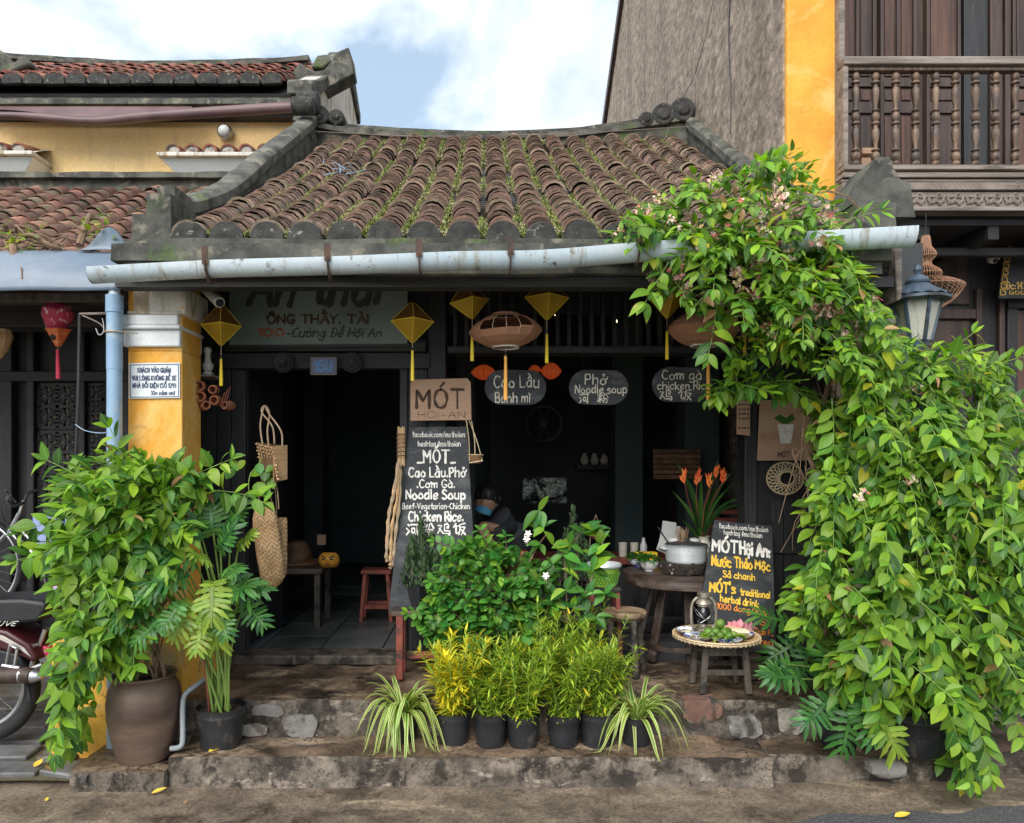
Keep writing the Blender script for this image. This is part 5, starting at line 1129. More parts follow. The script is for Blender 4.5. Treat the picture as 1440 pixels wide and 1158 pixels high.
sB = volume_plant(LV, stem, polyB, 3.98, .40, 430, .096, n=(4, 9), step=.055, ddir=dB, droop=.12, noise_gap=1, seed=4)
volume_plant(LV, stem, polyC, 3.95, .14, 80, .085, n=(3, 5), step=.05, ddir=lambda x, y: V((-.4, -.2, -.6)), droop=.08, seed=6)
# long hanging shoots with leaf pairs in front
for (x, y, d, n_, dx) in ((1165,650,3.72,7,-.2),(1170,560,3.66,9,.1),(1215,600,3.6,10,-.1),(1290,660,3.55,7,.15),(1400,640,3.5,10,.1),(1180,720,3.6,7,-.25),(1290,830,3.46,7,.22),(1310,900,3.42,9,.25),(1345,950,3.4,8,.2),(1360,990,3.42,6,.1),(1250,880,3.46,8,-.1),(1396,800,3.5,10,.1),(1150,790,3.6,6,-.5),(1420,930,3.5,6,.1),(1010,420,3.6,5,-.3),(940,370,3.6,4,-.6)):
    sprig(LV, stem, P(x, y, d), V((dx, -.1, -1)), n_, .058, .105, droop=.04, up=V((0, -.75, .6)))
for (x, y, d, dx, dz, n_) in ((1105,330,3.7,1.0,.18,7),(1190,310,3.7,.8,.25,4),(1100,260,3.75,.1,1,4),(1065,300,3.7,-.5,.8,5),(985,300,3.7,-1,.1,7),(1330,500,3.7,.6,.8,4),(1380,520,3.7,.8,.4,5),(1100,480,3.75,-1,-.5,5)):
    sprig(LV, stem, P(x, y, d), V((dx, -.2, dz)), n_, .04, .08, droop=.06)
# woody stems behind the leaves
wd = MB(); rr = random.Random(9)
for i in range(46):
    x0 = rr.uniform(1170, 1400); x1 = x0 + rr.uniform(-60, 40); y1 = rr.choice((520, 560, 300, 640)); y1 = 560 if x1 > 1215 else y1; d0 = rr.uniform(3.85, 4.0)
    pts = [P(x0, 1060, d0 - .1), P(x0 + rr.uniform(-25, 25), 900, d0), P((x0+x1)/2 + rr.uniform(-30, 30), 760, d0), P(x1 + rr.uniform(-20, 20), 640, d0), P(x1, y1, d0)]
    if y1 == 300: pts += [P(x1 - rr.uniform(20, 180), 330 - rr.uniform(0, 60), 3.85)]
    wd.tube(cr3(pts, 5), rr.choice((.003, .004, .006, .011)), 5, caps=False)
for i in range(40):
    x0, y0 = rr.uniform(1130, 1200), rr.uniform(540, 700); wd.tube(cr3([P(x0, y0, 3.9), P(x0 + rr.uniform(-40, 40), y0 + rr.uniform(-50, 50), 3.85), P(x0 + rr.uniform(-50, 50), y0 + rr.uniform(20, 110), 3.9)], 4), .0022, 4, caps=False)
for i in range(22):
    x0 = rr.uniform(1040, 1120); wd.tube(cr3([P(x0, rr.uniform(380, 520), 3.9), P(x0 + rr.uniform(-60, 60), 430, 3.85), P(x0 + rr.uniform(-90, 90), rr.uniform(300, 460), 3.85)], 4), .0035, 4, caps=False)
wd.build('woody_stems', M['twine'], cre); stem.build('shoots', M['greenstem'], cre)
LV.finish(cre, 300)
rr = random.Random(12); fl = 0
def in_hot(x, y): return (y < 480 and x < 1230) or rr.random() < .16
while fl < 130:
    x, y = rr.uniform(866, 1420), rr.uniform(225, 700)
    if not (inpoly(x, y, polyA) or inpoly(x, y, polyB)) or not in_hot(x, y): continue
    e = min(1, min(edgedist(x, y, polyA), edgedist(x, y, polyB) if y > 470 else 1e9) / 90); d = 3.93 - (.34 if y < 480 else .40) * math.sqrt(1 - (1-e)**2) - .065
    o = mesh_obj('flower_cluster', FLW[fl % 6], None, cre); o.location = P(x, y, d) - org(cre); o.rotation_euler = (rr.uniform(-.5, .5), rr.uniform(-3, 3), rr.uniform(-.5, .5)); s_ = rr.uniform(.5, .95); o.scale = (s_,)*3; fl += 1
# ---- pots
def pot_black(r, h, wall=.003): 
    mb = MB(); mb.lathe([(r*.80, 0), (r*.82, .004), (r*.86, h*.3), (r*.87, h*.32), (r*.88, h*.36), (r*.95, h*.80), (r*.97, h*.82), (r*.96, h*.86), (r*1.0, h*.97), (r*1.02, h), (r*.99, h+.001), (r*.97, h*.97), (r*.93, h*.8), (r*.85, h*.78)], n=28, cap0=True); return mb
def soil_mb(r, h):
    mb = MB(); mb.grid(lambda u, v: (r*v*math.cos(2*math.pi*u), r*v*math.sin(2*math.pi*u), h + .008*noise.noise(V((u*9, v*7, r)))), 20, 5, True); return mb
M['potsoil'] = mat('pot_soil', (.02, .014, .01), (.06, .045, .03), sc=30, rough=.95, bump=.9)
# nursery pots in front
def croton(root, n, h, r, mats, w, z0, ls=.06):
    LV = Leaves(NARROW, mats, w); st = MB()
    for i in range(n):
        a = rnd(0, 6.28); rr0 = rnd(0, .45) * r; out = rnd(.2, 1) ; p = V((rr0*math.cos(a), rr0*math.sin(a), z0)); pts = [p]
        hh = h * rnd(.5, 1); d = V((math.cos(a)*out*.9, math.sin(a)*out*.9, 1.3)).normalized(); q = p; k = 6
        for j in range(k):
            d = (d + V((rnd(-.1,.1), rnd(-.1,.1), rnd(-.02, .12)))).normalized(); q = q + d * hh / k; pts.append(q)
            if j < 0: continue
            for m in range(11 if j > 1 else 8):
                b = rnd(0, 6.28); dd = V((math.cos(b), math.sin(b), rnd(-.35 if j < 3 else -.1, 1.1) + (.5 if j == k-1 else 0)))
                LV.add(root_w(root, q - d * rnd(0, hh/k)), dd, V((-math.cos(b)*.3, -math.sin(b)*.3, 1)), ls * rnd(.7, 1.25), rnd(.8, 1.4))
        st.tube([root_w(root, x) for x in pts], [.0022]*len(pts), 4, caps=False)
    st.build('stems', M['greenstem'], root); LV.finish(root, 60 if n < 20 else 80)
def root_w(root, p): return org(root) + V(p)
lab = ['bright yellow croton bush in a black pot, behind the left striped spider plant', 'small dark green croton in a black pot, right of the yellow croton bush', 'narrow-leaved green and yellow croton with low drooping tips, in the third black croton pot',
       'tall green croton in the middle black pot of the row, beside the drooping one', 'full green and yellow croton in a black pot beside the right spider plant']
zst = .148
specs = [(637, 3.80, .098, .16, 34, .46, 0), (690, 3.78, .098, .165, 16, .30, 1), (736, 3.77, .095, .155, 26, .42, 1), (794, 3.78, .098, .16, 30, .50, 1), (841, 3.78, .098, .165, 34, .42, 1)]
for i, (x, d, r, h, n_, hh, kind) in enumerate(specs):
    t = thing('croton_plant', lab[i], 'potted plant', (px(x, d), d + .04, zst), group='crotons in black nursery pots on the step', rz=0)
    pot_black(r*.92, h).build('pot', M['blackplastic'], t, world=False); soil_mb(r*.84, h*.88).build('soil', M['potsoil'], t, world=False)
    croton(t, n_, hh, r*1.15, [M['lf_croton'], M['lf_croton_y']], [.30, .70] if kind == 0 else [.96, .04], h*.85)
# extra crotons standing a row behind
for i, (x, d, hh) in enumerate(((700, 3.98, .40), (760, 4.0, .60), (815, 4.02, .56))):
    t = thing('croton_plant', ['green croton in the back row, behind the small dark croton', 'tallest green croton in the back row, below the white-flowered shrub', 'wide green and yellow croton in the back row, left of the round stool'][i], 'potted plant', (px(x, d), d + .03, .14), group='crotons in black nursery pots on the step')
    pot_black(.085, .16).build('pot', M['blackplastic'], t, world=False); croton(t, 30, hh, .12, [M['lf_croton'], M['lf_croton_y']], [.95, .05], .14)
# spider plants
def strap(root, LVs, p, a, ln, rise, fall, w):
    n = 10; mb = LVs; b = len(mb.v); tw = rnd(-.3, .3)
    for i in range(n + 1):
        t = i / n; rad = ln * t; z = rise * ln * math.sin(min(t*1.35, 1.57)*1.0) * 1.0 - fall * ln * t ** 2.4
        q = V(p) + V((math.cos(a + tw*t) * rad * .75, math.sin(a + tw*t) * rad * .75, z)); s = V((-math.sin(a), math.cos(a), 0)); ww = w * (1 - t ** 3) * (.5 + .5*min(1, t*4))
        for k in (-1, 0, 1): mb.v.append(q + s * ww * k + V((0, 0, .25 * ww * abs(k))))
    for i in range(n):
        for k in range(2): z_ = b + i*3 + k; mb.face((z_, z_+1, z_+4, z_+3), ((i/n, k/2), (i/n, (k+1)/2), ((i+1)/n, (k+1)/2), ((i+1)/n, k/2)))
for i, (x, d, lb, r) in enumerate(((566, 3.84, 'striped spider plant at the left end of the row of black pots', .085), (898, 3.76, 'striped spider plant at the right end of the row of black pots', .085))):
    t = thing('spider_plant', lb, 'potted plant', (px(x, d), d + .05, zst))
    pot_black(.082, .15).build('pot', M['blackplastic'], t, world=False); soil_mb(.072, .13).build('soil', M['potsoil'], t, world=False)
    for j in range(72):
        mb = MB(); a = rnd(0, 6.28); u = random.random(); ln = rnd(.24, .40)
        if u < .25: strap(t, mb, (0, 0, .13), a, ln*.75, .85, .25, rnd(.009, .014))
        else: strap(t, mb, (rnd(-.03,.03), rnd(-.03,.03), .13), a, ln, rnd(.25, .85), rnd(.7, 1.3) if math.sin(a) < .3 else rnd(.3, .6), rnd(.008, .0145))
        o = mb.build('leaf', M['lf_spider'] if random.random() > .04 else M['lf_dry'], t, world=False, recalc=False)
        for v in o.data.vertices:
            if v.co.z < .002: v.co.z = .002 + abs(v.co.z) * .02
# ---- bush in front of the opening, herb like leaves
hb = thing('leafy_bush', 'low dark green bush of small round leaves in the middle, behind the crotons', 'bush', P(690, 930, 4.1))
LV = Leaves(LEAFR, [M['lf_herb'], M['lf_bush']], [.82, .18]); stem = MB()
polyD = [(612,835),(618,800),(636,775),(665,757),(700,764),(735,788),(772,806),(782,850),(760,890),(740,915),(690,905),(650,925),(612,900),(590,872),(604,846)]
volume_plant(LV, stem, polyD, 4.25, .22, 235, .062, n=(3, 5), step=.03, ddir=lambda x, y: V(((x-690)/150.0, -.5, .4)), droop=.02, seed=8)
for (x, y, dx, dz, n_) in ((668,785,-.9,.45,7),(690,778,-.3,.9,4),(640,822,-1,.2,4),(710,790,.1,1,4),(600,860,-.9,.0,3)):
    sprig(LV, stem, P(x, y, 4.05), V((dx, -.1, dz)), n_, .035, .055, droop=.0)
stem.build('shoots', M['twine'], hb); 
mb = MB()
for i in range(14): 
    a = V((rnd(-.04,.04), rnd(-.04,.04), 0)); mb.tube(cr3([org(hb) + V((a.x, a.y + .1, -.2)), org(hb) + V((a.x*4, a.y*3 + .1, .15)), org(hb) + V((rnd(-.25, .25), rnd(-.05, .15), rnd(.3, .6)))], 4), .004, 5, caps=False)
mb.build('branches', M['twine'], hb); LV.finish(hb, 300)
t = thing('terracotta_bowl_pot', 'round brown clay pot half hidden inside the leafy bush', 'pot', P(700, 812, 4.42)); MB().lathe([(.09, 0), (.15, .06), (.17, .13), (.185, .15), (.17, .155)], n=24, cap0=True).build('body', M['terracotta'], t, world=False)
# white-flowered shrub, taller, right of it
ws = thing('white_flowered_shrub', 'slender shrub with larger leaves and white flowers beside the lime green bucket', 'bush', P(800, 880, 4.0))
LV = Leaves(LEAF, [M['lf_herb'], M['lf_vine']], [.6, .4]); stem = MB()
st = [[(800,880),(797,850),(795,800),(792,780),(780,768),(762,742),(757,718)], [(792,780),(815,752),(830,745)], [(800,865),(820,840),(832,815),(833,790)], [(740,800),(755,770),(770,750)], [(800,880),(785,840),(770,820)], [(800,880),(815,858),(840,870)]]
for q in st: stem.tube(cr3([P(x, y, 4.02) for x, y in q], 5), .004, 6, caps=False)
for (x, y, s_) in ((757,718,1.3),(765,742,1.0),(778,766,1.1),(792,780,1.3),(820,750,1.2),(836,744,1.0),(843,765,1.1),(832,800,1.3),(838,780,1.2),(790,800,1.3),(795,830,1.1),(825,840,1.2),(805,855,1.1),(770,820,1.0),(745,800,.9),(760,765,.9),(775,790,.9),(838,868,1),(815,870,1),(780,850,1.0),(850,835,1.2),(800,765,1.1)):
    for k in range(4):
        a = random.random()*6.28; LV.add(P(x, y, 4.02 + rnd(-.03, .03)), V((math.cos(a), -.35, math.sin(a)*.7 + .1)), V((0, -.6, .8)), .085 * s_ * rnd(.75, 1.15))
stem.build('branches', M['twine'], ws); LV.finish(ws, 300)
wf = flower_mb(2, .012, 3, .022).mesh('flower', M['whitepetal'], smooth=False, recalc=False)
for x, y in ((744, 753), (742, 760), (769, 812)):
    o = mesh_obj('flower', wf, None, ws); o.location = P(x, y, 3.93) - org(ws)
# ---- two small conifers in dark pots
def conifer(name, lb, x, y0, y1, d, w, potz):
    zb_ = pz(y0, d); h = pz(y1, d) - zb_; t = thing(name, lb, 'potted plant', (px(x, d), d, potz)); LV = Leaves(NARROW, [M['lf_conifer']])
    stm = MB(); zb0 = zb_ - potz; spires = [(0, 0, 1.0), (.06, .02, .75), (-.05, -.03, .7), (.02, -.06, .62), (-.08, .03, .5), (.09, -.03, .5)]
    for sx, sy, hh in spires:
        for i in range(190):
            u = random.random(); a = rnd(0, 6.28); rr = w * (1 - u) ** .8 * rnd(.3, 1) * .75; p = V((sx*w/.1*.9 + rr*math.cos(a), sy + rr*math.sin(a)*.8, zb0 + h*hh*u))
            for k in range(3): LV.add(root_w(t, p), V((math.cos(a)*.5 + rnd(-.4,.4), math.sin(a)*.5 + rnd(-.4,.4), 1.2)), V((math.cos(a), math.sin(a), .2)), .034 * rnd(.6, 1.2), 1.5)
        stm.tube([(sx, sy, zb0 - .05), (sx*w/.1*.9, sy, zb0 + h*hh*.9)], [.005, .002], 4)
    stm.build('stems', M['twine'], t, world=False); LV.finish(t, 0)
    return t
c1 = conifer('conifer_shrub', 'bushy grey-green conifer in a tall dark pot in front of the tall menu board', 592, 830, 728, 4.46, .115, pz(858, 4.46))
MB().lathe([(.08, 0), (.085, .005), (.11, .19), (.115, .21), (.10, .21), (.09, .17)], n=4, cap0=True).build('pot', M['blackplastic'], c1, world=False)
c2 = conifer('conifer_shrub', 'grey-green conifer between the lime bucket and the menu board, behind the shrub', 806, 815, 716, 4.70, .10, .66)
MB().lathe([(.07, -.02), (.10, .16), (.105, .17), (.09, .17)], n=20, cap0=True).build('pot', M['blackplastic'], c2, world=False)
# ---- big glazed jar with the left bush
jar = thing('jar_plant', 'large brown stoneware jar holding a tall spreading green bush in front of the yellow pillar', 'potted plant', (px(199, 3.74), 3.77, .10))
jp = [(.115,0),(.122,.003),(.13,.04),(.150,.12),(.167,.22),(.171,.30),(.163,.36),(.145,.40),(.135,.412),(.140,.42),(.148,.43),(.146,.438),(.130,.436),(.125,.42),(.13,.38)]
MB().lathe([(r_*1.05, z*.97) for r_, z in jp], n=48, cap0=True).build('jar', M['claypot'], jar, world=False)
soil_mb(.125, .36).build('soil', M['potsoil'], jar, world=False)
LV = Leaves(LEAF, [M['lf_bush'], M['lf_vine'], M['lf_dry']], [.62, .36, .01]); stem = MB()
polyE = [(72,745),(92,715),(88,690),(124,660),(160,640),(195,640),(220,668),(248,655),(270,668),(290,695),(276,730),(258,760),(245,790),(235,840),(225,900),(200,940),(150,935),(128,980),(118,1040),(92,1050),(92,1010),(88,950),(92,880),(102,830),(78,795),(60,768)]
volume_plant(LV, stem, polyE, 3.80, .30, 250, .100, n=(3, 6), step=.05, ddir=lambda x, y: V(((x-190)/160.0, -.5, (770-y)/260.0)), droop=.10, seed=10)
for (x, y, d, dx, dz, n_) in ((120,720,3.55,-1,-.15,5),(110,760,3.5,-.9,-.2,5),(118,850,3.5,-.3,-.7,6),(112,900,3.48,-.1,-1,8),(110,940,3.46,-.1,-1,7),(300,690,3.6,1,.05,5),(270,670,3.6,.8,.4,4),(180,660,3.6,-.4,.9,4),(125,680,3.6,-.7,.6,4),(140,850,3.44,-.2,-.7,5),(190,740,3.42,-.2,-.3,4),(150,780,3.42,-.5,-.3,5)):
    sprig(LV, stem, P(x, y, d), V((dx, -.15, dz)), n_, .055, .105, droop=.05, up=V((0, -.6, .8)))
stem.build('shoots', M['greenstem'], jar)
mb = MB()
for i in range(12):
    a = rnd(0, 6.28); b = org(jar) + V((.08*math.cos(a), .08*math.sin(a), .33)); mb.tube(cr3([b, b + V((rnd(-.05,.05), rnd(-.05,.02), .18)), P(rnd(110, 290), rnd(680, 830), 3.72)], 5), rnd(.004, .009), 6, caps=False)
mb.build('woody_stems', M['twine'], jar); LV.finish(jar, 300)
# ---- philodendrons with lobed leaves
LOB = [lobed_mb(8, 1, .95, .30, 1), lobed_mb(9, 1, 1.05, .45, 2), lobed_mb(8, 1, .85, .15, 3), lobed_mb(7, 1, 1.0, .6, 4)]
def philo(name, lb, loc, leaves, mats, w, potr, poth, base=None, stems=True, redst=0):
    t = thing(name, lb, 'potted plant', loc); pot_black(potr, poth).build('pot', M['blackplastic'], t, world=False); soil_mb(potr*.88, poth*.9).build('soil', M['potsoil'], t, world=False)
    LV = Leaves(LOB, mats, w); b0 = V(loc) + V((0, 0, poth*.85))
    for i, (x, y, d, dx, dy, dz, s_) in enumerate(leaves):
        tip = P(x, y, d); dr = V((dx, dy, dz)); st = MB(); a = b0 + V((rnd(-.05, .05), rnd(-.04, .04), 0)); mid = a.lerp(tip, .5) + V((0, .03, .06)) - dr.normalized()*.04
        st.tube(cr3([a, mid, tip], 7), [.007 - .003*k/14 for k in range(15)], 7); st.build('stalk', M['redstem'] if i == redst else M['greenstem'], t)
        LV.add(tip, dr, V((-dx*.3, -.75, .8)), s_ * .86)
    LV.finish(t, 300, 'leaf'); return t
philo('philodendron', 'philodendron with deeply cut leaves in a black pot beside the brown jar', (px(305, 3.74), 3.80, .148),
      [(310,775,3.55,.3,-.3,.9,.17),(335,770,3.6,.6,-.2,.6,.15),(295,790,3.4,-.2,-.5,.3,.17),(320,800,3.4,.3,-.5,.1,.16),(345,825,3.45,.6,-.4,.1,.14),(255,850,3.36,-.4,-.5,-.6,.17),(230,835,3.36,-.9,-.4,.1,.16),(310,860,3.38,.3,-.5,-.6,.16),(280,760,3.45,-.5,-.4,.6,.16),(262,815,3.38,-.5,-.5,.2,.2),(230,870,3.4,-.7,-.4,-.5,.2),(200,860,3.4,-.9,-.3,-.1,.2),(285,870,3.4,.0,-.5,-.7,.2),(318,835,3.45,.4,-.4,.3,.2),(240,800,3.42,-.4,-.4,.7,.2),(275,790,3.5,-.4,-.5,.4,.22),(250,810,3.45,-.8,-.5,-.1,.22),(215,845,3.42,-.9,-.4,-.3,.21),(300,820,3.42,.1,-.6,-.5,.22),(330,805,3.48,.5,-.6,-.4,.19),(270,850,3.4,-.4,-.5,-.8,.21),(300,750,3.6,-.1,-.2,1,.2),(190,825,3.45,-1,-.3,.1,.22),(345,850,3.5,.7,-.5,-.5,.18),(240,760,3.6,-.7,-.3,.5,.25),(300,850,3.45,.2,-.6,-.8,.22),(215,790,3.5,-.8,-.5,.2,.22),(325,740,3.6,.3,-.3,.9,.17),(280,740,3.6,-.2,-.5,.7,.25)],
      [M['lf_phil'], M['lf_phil_y']], [.78, .22], .123, .20, redst=6)
philo('philodendron', 'low philodendron with cut leaves in a black pot at the foot of the big creeper', (px(1198, 3.72), 3.86, .14),
      [(1128,955,3.75,-.9,-.3,.25,.24),(1165,985,3.6,-.7,-.5,-.35,.24),(1210,985,3.55,.1,-.6,-.9,.25),(1232,1000,3.5,.4,-.6,-.8,.24),(1110,935,3.8,-.9,-.2,-.3,.20),(1175,950,3.7,-.3,-.4,.8,.2),(1195,1000,3.55,-.3,-.6,-.8,.22)],
      [M['lf_phil'], M['lf_phil_y']], [.55, .45], .12, .19, redst=-1)
philo('philodendron', 'dark cut-leaved philodendron standing just right of the low herbal drink board', (px(1150, 4.3), 4.35, .335),
      [(1110,880,4.2,-.8,-.3,.6,.24),(1120,905,4.15,-.9,-.4,-.2,.22),(1150,890,4.15,.1,-.5,.8,.24),(1170,905,4.1,.7,-.4,.1,.22),(1135,915,4.1,-.3,-.6,-.6,.2)], [M['lf_phil']], [1], .11, .17, redst=-1)
# creeper's pots
for x, d, r, lb in ((1296, 3.72, .16, 'wide low black pot at the foot of the big creeper'), (1365, 3.95, .14, 'black pot in the shade of the creeper at its right foot')):
    t = thing('plant_pot', lb, 'pot', (px(x, d), d + .05, .135)); pot_black(r, .21).build('body', M['blackplastic'], t, world=False); soil_mb(r*.86, .18).build('soil', M['potsoil'], t, world=False)
# small hanging vine by the bags
hv = thing('small_vine', 'small trailing vine with heart leaves beside the upper straw bag', 'plant', P(365, 660, 4.4))
LV = Leaves(LEAFR, [M['lf_bush'], M['lf_herb']], [.5, .5]); stem = MB()
stem.tube(cr3([P(372, 640, 4.4), P(362, 655, 4.35), P(352, 668, 4.3), P(350, 690, 4.3), P(358, 710, 4.35)], 5), .003, 5, caps=False)
for x, y, s_ in ((331,660,.08),(345,648,.07),(352,665,.075),(363,652,.07),(375,660,.08),(362,678,.10),(378,672,.075),(370,690,.07),(350,690,.06),(385,655,.06)):
    LV.add(P(x, y, 4.32), V((rnd(-.8, .8), -.3, rnd(-.7, .2))), V((0, -.8, .6)), s_)
LV.finish(hv, 100); stem.build('stem', M['greenstem'], hv)
# dry vine on the left neighbour's roof
dv = thing('roof_vine', 'dry woody vine with a few leaves sprawling on the left roof above the awning', 'plant', P(60, 345, 4.1)); mb = MB(); rr = random.Random(4)
for i in range(26):
    x, y = rr.uniform(-10, 60), rr.uniform(325, 355); mb.tube(cr3([P(x, y, 4.2), P(x + rr.uniform(-30, 40), y + rr.uniform(-16, 14), 4.12), P(x + rr.uniform(-30, 70), y + rr.uniform(-8, 18), 4.1)], 4), rr.uniform(.002, .007), 5)
mb.tube([P(112, 345, 4.1), P(120, 318, 4.15), P(126, 302, 4.2)], [.022, .016, .012], 7); mb.tube([P(118, 325, 4.12), P(106, 318, 4.1)], [.012, .008], 6); mb.tube([P(20, 372, 4.0), P(18, 346, 4.05)], [.022, .02], 7); mb.tube([P(30, 376, 3.9), P(31, 392, 3.88)], .004, 5)
mb.tube(cr3([P(10, 350, 4.1), P(40, 330, 4.1), P(70, 345, 4.05), P(85, 350, 4.1)], 5), .011, 7)
mb.build('woody_stems', M['twine'], dv); LV = Leaves(LEAFR, [M['lf_phil_y'], M['lf_vine_y'], M['lf_bush']], [.5, .2, .3])
for i in range(90):
    cx_, cy_ = rr.choice(((30, 350), (20, 335), (135, 320), (145, 312), (45, 330))); LV.add(P(cx_ + rr.gauss(0, 12), cy_ + rr.gauss(0, 7), 4.08 + rr.uniform(-.05, .08)), V((rr.uniform(-1, 1), -.4, rr.uniform(-.2, 1))), V((0, -.5, 1)), rr.uniform(.02, .045))
LV.finish(dv, 60)
# ---------------------------------------------------------------- signs
def board_px(t, name, poly, d, th, m, bevel=.002, M_=None):
    mb = MB(); mb.prism([(px(a, d), pz(b, d)) for a, b in poly], d, d + th, M_); return mb.build(name, m, t, bevel=bevel)
def T(t, s, x0, x1, yb, h, d, m, **k):
    return text(t, s, P(x0, yb, d), px(x1, d) - px(x0, d), h * d / F, m, **k)
sg = thing('shop_signboard', 'faded green signboard reading ONG THAY TAI above the doorway, top cut by the gutter', 'sign', P(448, 486, 4.6))
d = 4.585
board_px(sg, 'board', [(322,486),(573,484),(573,385),(322,385)], d, .02, M['signgreen']); board_px(sg, 'frame_rail', [(318,490),(577,488),(577,484),(318,486)], d - .01, .03, M['blackwood_h'])
T(sg, 'An thái', 350, 534, 428, 46, d-.004, M['paintdark'], th=1.5, slant=.25, jit=.6, name='lettering')
T(sg, 'ÔNG THẦY. TÀI', 376, 519, 455, 12, d, M['paintbrown'], th=2.0, jit=.05, name='lettering')
T(sg, '100', 363, 401, 473, 10, d, M['paintred'], th=2.4, jit=.05, name='lettering')
T(sg, '-Cường Để Hội An', 403, 536, 474, 12, d, M['paintdark'], th=1.3, slant=.3, jit=.3, name='lettering')
sg = thing('wooden_sign', 'tan square sign reading MOT HOI-AN above the tall menu board', 'sign', P(619, 592, 4.55))
d = 4.55; board_px(sg, 'board', [(577,592),(663,591),(662,538),(657,532),(582,534),(577,539)], d, .012, M['cardboard'])
T(sg, 'MÓT', 586, 652, 574, 26, d, M['paintbrown'], th=1.1, jit=.08); T(sg, 'HOI-AN', 588, 655, 588, 9, d, M['paintbrown'], th=.6, jit=.05)
for x in (590, 650): MB().tube([P(x, 534, 4.555), P(x, 520, 4.6)], .0015, 5).build('wire', M['steel'], sg)
# tall menu board leaning on the bench
tb = thing('menu_board', 'tall tapered chalkboard menu with white lettering leaning beside the doorway', 'menu board', P(615, 858, 4.42))
mb = MB(); q = [P(575, 601, 4.60), P(657, 600, 4.60), P(672, 860, 4.42), P(546, 862, 4.42)]; bk = [p + V((0, .018, 0)) for p in q]
mb.add(q + bk, [(3,2,1,0),(4,5,6,7),(0,1,5,4),(1,2,6,5),(2,3,7,6),(3,0,4,7)]); mb.build('board', M['board'], tb, bevel=.003)
upv = (P(616, 601, 4.60) - P(616, 861, 4.42)).normalized()
def TB(s, x0, x1, yb, h, th=1.0, m='chalk', **k):
    t = (861 - yb) / 260.0; d = 4.42 + .18 * t - .002
    text(tb, s, P(x0, yb, d), px(x1, d) - px(x0, d), h * d / F, M[m], th=th, up=tuple(upv), **k)
TB('facebook.com/mothoian', 580, 654, 615, 7.5, .95, seed=1); TB('hashtag #mothoian', 588, 648, 628, 7.5, .95, seed=2); TB('_MÓT_', 587, 640, 651, 18, 1.15, seed=3)
TB('Cao Lầu.Phở', 575, 655, 671, 13, 1.25, seed=4); TB('.Cơm Gà.', 587, 640, 686, 11, 1.25, seed=5); TB('Noodle Soup', 571, 655, 702, 13, 1.35, seed=6)
TB('Beef-Vegetarian-Chicken', 566, 661, 716, 8, 1.05, seed=7); TB('Chicken Rice.', 575, 652, 733, 13, 1.35, seed=8); TB('河粉鸡饭', 572, 656, 752, 14, 1.1, seed=9, sp=2.2)
# three oval hanging boards
def oval(lb, cx, cy, w, h, d, lines, tilt=0):
    t = thing('oval_chalkboard', lb, 'sign', P(cx, cy + h/2, d), group='oval chalkboards hanging over the counter'); r = h/2*.96; poly = []
    for k in range(24):
        a = 2*math.pi*k/24; poly.append((cx + (w/2-r)*(1 if math.cos(a) >= 0 else -1) + r*math.cos(a), cy + r*math.sin(a)))
    board_px(t, 'board', poly[::-1], d, .012, M['board'])
    for x in (cx - w*.25, cx + w*.25): MB().tube([P(x, cy - h/2 + 2, d+.006), P(x, 488, d+.1)], .0012, 4).build('wire', M['steel'], t)
    for i, (s, x0, x1, yb, hh, th) in enumerate(lines): T(t, s, x0, x1, yb, hh, d, M['chalkcream'], th=th, seed=i+3, jit=.5)
oval('oval chalkboard reading Cao Lau, Banh mi, behind the orange tassel', 725, 545, 87, 52, 4.52, [('Cao Lầu', 695, 759, 545, 16, .85), ('Bánh mì', 697, 746, 566, 13, .95)])
oval('oval chalkboard reading Pho Noodle soup, middle of the three oval signs', 842, 545, 84, 52, 4.52, [('Phở', 823, 853, 541, 14, .9), ('Noodle soup', 809, 882, 553, 11, 1.0), ('河', 815, 829, 567, 12, .9), ('粉', 840, 857, 567, 12, .9)])
oval('oval chalkboard reading Com ga chicken Rice, rightmost of the three oval signs', 960, 541, 86, 52, 4.52, [('Cơm gà', 931, 987, 534, 13, .95), ('chicken Rice', 925, 999, 548, 11, 1.0), ('鸡', 928, 946, 563, 13, .9), ('饭', 954, 974, 563, 13, .9)])
# low herbal drink board
hb_ = thing('drink_board', 'low black board with white, yellow and orange herbal drink lettering behind the fruit tray', 'menu board', P(1040, 918, 4.42))
q = [P(1005, 732, 4.52), P(1086, 740, 4.52), P(1092, 921, 4.34), P(975, 912, 4.34)]; mb = MB(); mb.add(q + [p + V((0, .018, 0)) for p in q], [(3,2,1,0),(4,5,6,7),(0,1,5,4),(1,2,6,5),(2,3,7,6),(3,0,4,7)]); mb.build('board', M['board'], hb_, bevel=.003)
n_ = (q[1]-q[0]).cross(q[3]-q[0]).normalized(); n_ = n_ if n_.y < 0 else -n_; upb = (P(1040, 736, 4.52) - P(1040, 917, 4.34)).normalized()
def TH(s, x0, x1, ya, yb, h, th, m, **k):
    t = (915 - ya) / 180.0; d = 4.34 + .18*t - .003; a = P(x0, ya, d); t2 = (915 - yb) / 180.0; b = P(x1, yb, 4.34 + .18*t2 - .003)
    text(hb_, s, a, (b-a).length, h*d/F, M[m], th=th, right=tuple(b-a), up=tuple(upb), **k)
TH('facebook.com/mothoian', 1011, 1080, 743, 749, 7, .9, 'chalk', seed=1); TH('hashtag #mothoian', 1018, 1072, 752, 757, 7, .9, 'chalk', seed=2)
TH('MÓT', 1002, 1037, 775, 778, 16, 1.7, 'chalk', seed=3); TH('Hội An:', 1041, 1083, 779, 784, 17, 1.6, 'chalk', seed=4)
